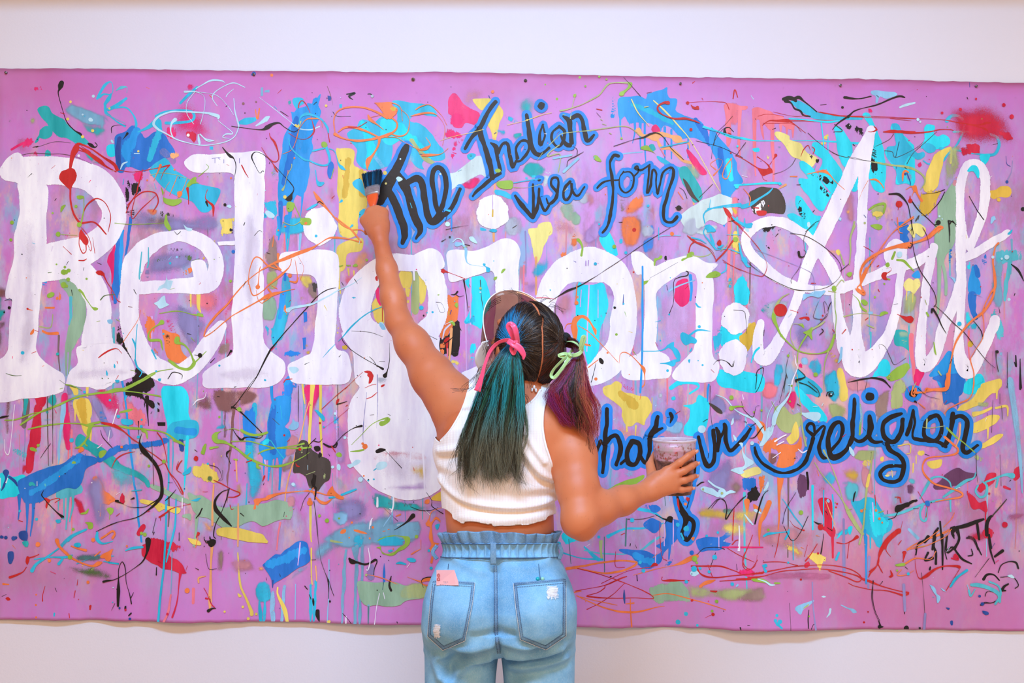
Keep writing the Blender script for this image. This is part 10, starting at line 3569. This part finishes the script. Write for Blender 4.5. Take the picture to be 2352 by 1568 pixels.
# ties and ribbons
M_TIE = mat_plain('black_hair_tie', rgb(22, 20, 22), .8, .2, 200, bump=.4)
M_PINK = mat_plain('pink_satin_ribbon', rgb(252, 84, 128), .32, .06, 30, Sheen_Weight=.3)
M_LIME = mat_plain('green_satin_ribbon', rgb(172, 212, 138), .30, .08, 30, Sheen_Weight=.3)
def torus(name, c, axis, R, r, mat, parent, lump=0.0):
    a = np.asarray(axis, float); a /= np.linalg.norm(a)
    u = np.cross(a, [.1, .2, 1]); u /= np.linalg.norm(u); w = np.cross(a, u)
    th = np.linspace(0, 2 * np.pi, 48, endpoint=False); ph_ = np.linspace(0, 2 * np.pi, 14, endpoint=False)
    V = []
    for q in th:
        e = u * math.cos(q) + w * math.sin(q); rr = r * (1 + lump * math.sin(9 * q))
        for s in ph_: V.append(np.asarray(c) + e * (R + rr * math.cos(s)) + a * rr * math.sin(s))
    idx = np.arange(48 * 14).reshape(48, 14); nx = np.roll(idx, -1, 0); ny = np.roll(idx, -1, 1); nxy = np.roll(nx, -1, 1)
    return mesh_obj(name, V, np.stack([idx, nx, nxy, ny], -1).reshape(-1, 4), mat, parent)
torus('hair_tie', wpt(1180, 789, -.646), (-.35, -.9, -.25), .0105, .0045, M_TIE, HAIR)
torus('hair_tie', wpt(1298, 781, -.572), (.9, -.38, -.25), .0095, .0085, M_TIE, HAIR, .2)
Yp = -.682
KP = [(1181, 787)]
rb = empty('pink_ribbon', tuple(wpt(1181, 787, Yp))); rb.parent = HAIR
def W3(*pts): return [wpt(a, b, c) for a, b, c in pts]
strip('ribbon_tail', W3((1188, 786, -.672), (1168, 781, -.684), (1146, 786, -.688), (1126, 806, -.690), (1114, 836, -.692), (1106, 866, -.690), (1096, 898, -.686)), .0125, M_PINK, rb, 60, (0, -1, 0), .0006, [0, .5, .9, .4, .2, 0, .1], [.8, .8, .9, .7, .55, .8, 1.25])
strip('ribbon_loop', W3((1184, 788, -.676), (1176, 768, -.690), (1168, 750, -.696), (1174, 744, -.700), (1182, 752, -.704), (1187, 770, -.698), (1190, 792, -.680)), .0125, M_PINK, rb, 60, (0.5, -1, .2), .0006, [0, .1, .2, .1, -.2, -.1, 0])
strip('ribbon_tail', W3((1166, 782, -.686), (1180, 790, -.694), (1194, 800, -.696), (1202, 814, -.694), (1202, 826, -.690)), .0135, M_PINK, rb, 40, (0, -1, 0), .0006, [0, .2, 0, -.2, -.6], [.9, 1.1, 1.1, .9, .25])
strip('ribbon_loop', W3((1178, 788, -.672), (1174, 802, -.678), (1180, 812, -.680), (1184, 800, -.676), (1178, 790, -.670)), .008, M_PINK, rb, 40, (0.3, -1, 0), .0006)
torus('ribbon_knot', wpt(1183, 787, -.688), (.6, -.3, -.6), .0035, .0042, M_PINK, rb, .15)
gb = empty('green_ribbon', tuple(wpt(1328, 812, -.62))); gb.parent = HAIR
Yg = -.614
strip('ribbon_band', W3((1308, 812, -.600), (1314, 816, -.618), (1328, 813, -.624), (1338, 804, -.616), (1340, 796, -.600), (1330, 800, -.585), (1312, 806, -.585), (1308, 812, -.600)), .0095, M_LIME, gb, 60, [wpt(1308, 812, -.7) - wpt(1324, 806, -.60), wpt(1314, 816, -.7) - wpt(1324, 806, -.6), (0, -1, 0), (.7, -.6, 0), (1, 0, 0), (0, 1, 0), (-1, .3, 0), (-1, 0, 0)], .0006)
strip('ribbon_loop', W3((1310, 814, -.622), (1294, 826, -.632), (1274, 846, -.640), (1266, 862, -.642), (1274, 866, -.644), (1288, 850, -.640), (1302, 830, -.632), (1311, 815, -.624)), .0085, M_LIME, gb, 70, (0.2, -1, .2), .0006, [.3, .7, .8, .3, -.2, -.4, -.2, 0])
strip('ribbon_loop', W3((1308, 814, -.622), (1296, 812, -.630), (1284, 816, -.630), (1296, 820, -.628), (1308, 816, -.622)), .0075, M_LIME, gb, 40, (0, -1, .3), .0006)
strip('ribbon_tail', W3((1302, 784, -.584), (1314, 784, -.602), (1326, 790, -.606), (1332, 800, -.600)), .006, M_LIME, gb, 30, (0, -.6, .8), .0006)
strip('ribbon_loop', W3((1334, 806, -.618), (1338, 792, -.624), (1343, 776, -.626), (1339, 774, -.628), (1335, 788, -.626), (1333, 804, -.620)), .009, M_LIME, gb, 40, (.3, -1, 0), .0006)
torus('ribbon_knot', wpt(1309, 815, -.626), (.7, -.2, .6), .003, .0035, M_LIME, gb, .15)
# white butterfly clip at the nape
M_CLIP = mat_plain('white_hair_clip', rgb(246, 246, 248), .25, .02)
ck = empty('hair_clip', tuple(wpt(1227, 893, -.60))); ck.parent = HAIR
for dx, dy, r in ((0, -4, .0042), (-5, 2, .0038), (4, 3, .0040)):
    uv_ball('clip_wing', wpt(1227 + dx, 893 + dy, -.604), r, M_CLIP, ck, 8, (.7, .6, 1.2))

# ---------------------------------------------------------------- clear face shield
def film_material():
    t = NT('clear_film_reflection_tint')
    tr = t.n('ShaderNodeBsdfTransparent'); tr.inputs[0].default_value = (.66, .47, .40, 1)  # brown tint stands in for her face reflected in the film
    gl = t.n('ShaderNodeBsdfGlossy'); gl.inputs['Color'].default_value = (.9, .82, .78, 1); gl.inputs['Roughness'].default_value = .08
    ms = t.n('ShaderNodeMixShader'); ms.inputs[0].default_value = .16
    t.t.links.new(tr.outputs[0], ms.inputs[1]); t.t.links.new(gl.outputs[0], ms.inputs[2])
    return t.end(ms)
M_FILM = film_material()
M_RIM = mat_plain('white_plastic_rim', rgb(246, 242, 242), .4, .02)
SH = empty('face_shield', tuple(HC)); SH.parent = PERSON; SH.matrix_parent_inverse = PERSON.matrix_basis.inverted()
def shield_pt(ph_, u):
    return HC + FDIR * (.012 + .108 * math.cos(ph_)) + MDIR * (.094 * math.sin(ph_) - .016) + UDIR * (u - .004)
def top_u(ph_): return .098 - .080 * (abs(ph_) / 1.7) ** 2.0
A_ = np.linspace(-1.72, 1.25, 61)
V = []; 
for a in A_:
    for q in np.linspace(0, 1, 13): V.append(shield_pt(a, -.13 + (top_u(a) + .13) * q))
idx = np.arange(61 * 13).reshape(61, 13)
film = thicken(mesh_obj('film', V, np.stack([idx[:-1, :-1], idx[1:, :-1], idx[1:, 1:], idx[:-1, 1:]], -1).reshape(-1, 4), M_FILM, SH), .0006)
path = np.array([shield_pt(a, top_u(a)) for a in A_])
v, f = tubes(path[None], np.full((1, 61), .0014), 6)
mesh_obj('rim', v, f, M_RIM, SH)
# scalloped white flange along the open edge
V = []
us = np.linspace(-.125, .030, 40)
for u in us:
    w = .018 + .016 * abs(math.sin((u + .125) / .155 * math.pi * 2.0)) * (1 if u < .02 else .6)
    for q in np.linspace(0, 1, 5): V.append(shield_pt(-1.70, u) - MDIR * w * q - FDIR * .2 * w * q)
idx = np.arange(200).reshape(40, 5)
thicken(mesh_obj('flange', V, np.stack([idx[:-1, :-1], idx[1:, :-1], idx[1:, 1:], idx[:-1, 1:]], -1).reshape(-1, 4), M_RIM, SH), .0010)
# small print on the film near the upper edge: rows of short dark marks
M_PRINT = mat_plain('dark_print', rgb(70, 44, 36), .7, .1)
V = []; F = []
pr = np.random.default_rng(5)
for row in range(4):
    a = -.62
    while a < -.18:
        w = pr.uniform(.01, .05)
        u0 = top_u(a) - .016 - row * .0052
        b0 = len(V)
        for aa, uu in ((a, u0), (a + w, u0), (a + w, u0 + .0022), (a, u0 + .0022)):
            p = shield_pt(aa, uu); c0 = HC + UDIR * uu
            V.append(p + (c0 - p) / np.linalg.norm(c0 - p) * .0010)
        F.append((b0, b0 + 1, b0 + 2, b0 + 3)); a += w + pr.uniform(.008, .016)
mesh_obj('small_print', V, F, M_PRINT, SH, smooth=False)
# ---------------------------------------------------------------- paint cup in the right hand
def lathe(rows, n=72, cx=0, cy=0):
    th = np.linspace(0, 2 * np.pi, n, endpoint=False)
    V = np.array([[(cx + r * math.cos(a), cy + r * math.sin(a), z) for a in th] for r, z in rows])
    m = len(rows); idx = np.arange(m * n).reshape(m, n); nx = np.roll(idx, -1, 1)
    return V.reshape(-1, 3), np.stack([idx[:-1], nx[:-1], nx[1:], idx[1:]], -1).reshape(-1, 4)
def cup_material():
    t = NT('paint_smeared_plastic')
    oc = t.coords()
    sep = t.n('ShaderNodeSeparateXYZ'); t.put(sep.inputs[0], oc)
    n1 = t.noise(38, oc, 5, .65); n2 = t.noise(90, oc, 4, .6); n3 = t.noise(24, t.coords((1, 1, .35)), 4, .6)
    hz = t.n('ShaderNodeMapRange'); t.put(hz.inputs[0], t.math('ADD', sep.outputs[2], t.math('MULTIPLY', n3, .03)))
    hz.inputs[1].default_value = CUP_Z0 + .088 + .012; hz.inputs[2].default_value = CUP_Z0 + .092 + .012
    up = t.mix(t.ramp(n1, .45, .6), rgb(200, 146, 162), rgb(176, 152, 148))
    up = t.mix(t.ramp(n2, .52, .62), up, rgb(150, 92, 78))
    lowc = t.mix(t.ramp(n1, .4, .62), rgb(72, 46, 34), rgb(150, 104, 92))
    c = t.mix(hz.outputs[0], lowc, up)
    vo = t.n('ShaderNodeTexVoronoi'); vo.inputs['Scale'].default_value = 34; t.put(vo.inputs['Vector'], oc)
    c = t.mix(t.ramp(vo.outputs['Distance'], .24, .18), c, rgb(190, 40, 26)) if False else c
    c = t.mix(t.ramp(t.noise(60, oc, 2), .66, .69), c, rgb(196, 44, 30))
    c = t.mix(t.ramp(t.noise(52, t.coords((1.3, .8, 1)), 2), .68, .71), c, rgb(110, 160, 190))
    b = t.bsdf(c, .28)
    t.bump(b, n2, .2, .001)
    return t.end(b)
CUP = empty('paint_cup', (CUPX, CUPY, CUP_Z0))
tag(CUP, 'small plastic cup smeared with pink, brown and red paint, held in the right hand', 'cup')
H = CUP_Z1 - CUP_Z0
rows = [(.002, CUP_Z0 + .004), (.0385, CUP_Z0 + .004), (.0405, CUP_Z0), (.0425, CUP_Z0 + .002)]
for q in np.linspace(.02, .78, 14): rows.append((float(cup_r(CUP_Z0 + H * q)), CUP_Z0 + H * q))
rows += [(float(cup_r(CUP_Z0 + H * .80)) + .0012, CUP_Z0 + H * .80), (float(cup_r(CUP_Z0 + H * .82)) + .0012, CUP_Z0 + H * .82), (float(cup_r(CUP_Z0 + H * .84)), CUP_Z0 + H * .84), (.0528, CUP_Z0 + H * .95)]
v, f = lathe(rows, 96, CUPX, CUPY)
M_CUP = cup_material()
thicken(mesh_obj('cup_wall', v, f, M_CUP, CUP), .0010, -1)
M_RIMC = mat_plain('clear_cup_rim', rgb(212, 196, 206), .2, .1, 120)
v, f = lathe([(.0522, CUP_Z0 + H * .945), (.0538, CUP_Z0 + H * .965), (.0548, CUP_Z0 + H * .985), (.0544, CUP_Z1), (.0532, CUP_Z1 + .0004), (.0522, CUP_Z0 + H * .985), (.0522, CUP_Z0 + H * .945)], 96, CUPX, CUPY)
mesh_obj('cup_rim', v, f, M_RIMC, CUP)
M_LILAC = mat_plain('lilac_paint', rgb(186, 146, 196), .3, .2, 40)
v, f = lathe([(.001, CUP_Z0 + H * .60), (float(cup_r(CUP_Z0 + H * .60)) - .0016, CUP_Z0 + H * .60), (float(cup_r(CUP_Z0 + H * .93)) - .0016, CUP_Z0 + H * .93)], 96, CUPX, CUPY)
mesh_obj('wet_paint', v, f[:, ::-1], M_LILAC, CUP)

# ---------------------------------------------------------------- brush in the raised hand
M_ORANGE = mat_plain('orange_lacquered_handle', rgb(238, 92, 40), .22, .04, 20)
M_FERR = mat_plain('paint_stained_ferrule', rgb(176, 160, 158), .35, .25, 120, Metallic=.5)
BR = empty('paint_brush', tuple(wpt(857, 500, -.115)))
tag(BR, 'flat paint brush with an orange handle and blue-black bristles in the raised hand', 'brush')
a0 = wpt(858, 520, -.118); a1 = wpt(856, 470, -.104); a2 = wpt(857, 447, -.094); a3 = wpt(853, 432, -.086); tip = wpt(855, 396, -.030)
ax = (tip - a1); ax /= np.linalg.norm(ax)
wd = np.array([46., 0., 23.]); wd /= np.linalg.norm(wd); wd -= ax * (wd @ ax); wd /= np.linalg.norm(wd)
th_ = np.cross(ax, wd)
def flat_loft(name, rows, mat, parent, n=28):
    """rows: centre, half width, half thickness"""
    t = np.linspace(0, 2 * np.pi, n, endpoint=False)
    V = []
    for c, w, d in rows:
        e = (np.abs(np.cos(t)) ** 3 + np.abs(np.sin(t)) ** 3) ** (-1 / 3)
        V.append(np.asarray(c) + np.outer(np.cos(t) * w * e, wd) + np.outer(np.sin(t) * d * e, th_))
    m = len(rows); V = np.array(V).reshape(-1, 3)
    idx = np.arange(m * n).reshape(m, n); nx = np.roll(idx, -1, 1)
    F = [tuple(q) for q in np.stack([idx[:-1], nx[:-1], nx[1:], idx[1:]], -1).reshape(-1, 4)]
    F += [tuple(idx[0][::-1]), tuple(idx[-1])]
    return mesh_obj(name, V, F, mat, parent)
mm = lambda q: a1 + (tip - a1) * q
flat_loft('handle', [(a0 - ax * .05, .0055, .004), (a0, .0065, .005), (a1 - ax * .006, .0085, .006), (mm(.06), .0125, .0075), (mm(.18), .0165, .008), (mm(.26), .0165, .0075), (mm(.30), .0175, .007)], M_ORANGE, BR)
flat_loft('ferrule', [(mm(.28), .0200, .0078), (mm(.34), .0215, .0082), (mm(.46), .0225, .0080), (mm(.54), .0228, .0078)], M_FERR, BR)
nb = 1400
g = np.random.default_rng(8)
u = g.uniform(-1, 1, nb); w_ = g.uniform(-1, 1, nb)
base = mm(.52) + np.outer(u * .0215, wd) + np.outer(w_ * .0062, th_)
end = mm(1.0) + np.outer(u * .029 + g.normal(0, .0012, nb), wd) + np.outer(w_ * .009 + g.normal(0, .001, nb), th_) - np.outer(g.uniform(0, .006, nb), ax)
pth = base[:, None] + (end - base)[:, None] * np.linspace(0, 1, 6)[None, :, None]
bc = np.where(g.random((nb, 1)) < .5, L3(18, 70, 96), np.where(g.random((nb, 1)) < .5, L3(10, 120, 170), L3(26, 30, 34)))
stripe = (np.sin(u * 9 + .5) > .2)[:, None]
bc = np.where(stripe, bc, bc * .55)
v, f = tubes(pth, np.repeat(np.linspace(.0007, .00045, 6)[None], nb, 0))
M_BRIS = None
t = NT('wet_bristles'); b = t.bsdf(t.attr('Col', 'Color'), .35); M_BRIS = t.end(b)
tag(mesh_obj('bristles', v, f, M_BRIS, BR, cols=np.repeat(np.repeat(bc[:, None], 6, 1).reshape(-1, 3), 3, 0)), kind='stuff')

# ---------------------------------------------------------------- things in the back pockets
M_PAPER = mat_plain('salmon_pink_paper', rgb(250, 176, 170), .7, .03, 60)
M_RED = mat_plain('red_print', rgb(206, 48, 36), .6, .05)
PP = empty('folded_paper', tuple(on_jeans([(1027, 1334)], .004)[0]))
tag(PP, 'folded pink paper with red letters sticking out of the left back pocket', 'paper')
def quad_sheet(name, pts, lift, mat, parent, thick):
    P = on_jeans(np.array(pts, float), lift)
    P[:, 1] = P[:, 1].min() if False else P[:, 1]
    F = [tuple(range(len(pts)))[::-1]]
    return thicken(mesh_obj(name, P, F, mat, parent, smooth=False), thick)
quad_sheet('sheet', [(1003, 1308), (1044, 1307), (1046, 1342), (1003, 1342)], .0090, M_PAPER, PP, .0006)
quad_sheet('folded_flap', [(1044, 1307), (1053, 1333), (1054, 1342), (1045, 1342)], .0086, M_PAPER, PP, .0006)
bb = Bits()
for st in ([(1004.8, 1330, 1.3), (1010, 1330, 1.3), (1010.2, 1326.5, 1.3), (1007.5, 1325, 1.3), (1004.8, 1326.5, 1.3), (1004.8, 1330, 1.3)],
           [(1005.5, 1316.5, 1.3), (1005, 1319.5, 1.3), (1007, 1322, 1.3), (1009.5, 1321, 1.3), (1010, 1318, 1.3), (1009, 1316, 1.3), (1007.5, 1316, 1.3), (1007.5, 1318.5, 1.3)]):
    bb.ribbon(st, 0, 1.0)
P = on_jeans(np.vstack(bb.V), .0100)
mesh_obj('red_letters', P, bb.F, M_RED, PP)
for (px, c, nm, lab) in ((1235, rgb(20, 178, 186), 'teal', 'pen with a teal rounded cap in the right back pocket'), (1246, rgb(150, 214, 190), 'mint', 'pen with a pale mint rounded cap in the right back pocket')):
    m_ = mat_plain(nm + '_plastic', c, .3, .03)
    p0 = on_jeans([(px, 1329)], .0005)[0]
    pen = empty('pen', tuple(p0)); tag(pen, lab, 'pen', 'pens in the right back pocket')
    uv_ball('cap', p0, .0048, m_, pen, 10)
    v, f = lathe([(.0042, p0[2]), (.0040, p0[2] - .05), (.001, p0[2] - .06)], 14, p0[0], p0[1] + .003)
    mesh_obj('barrel', v, f[:, ::-1], m_, pen)
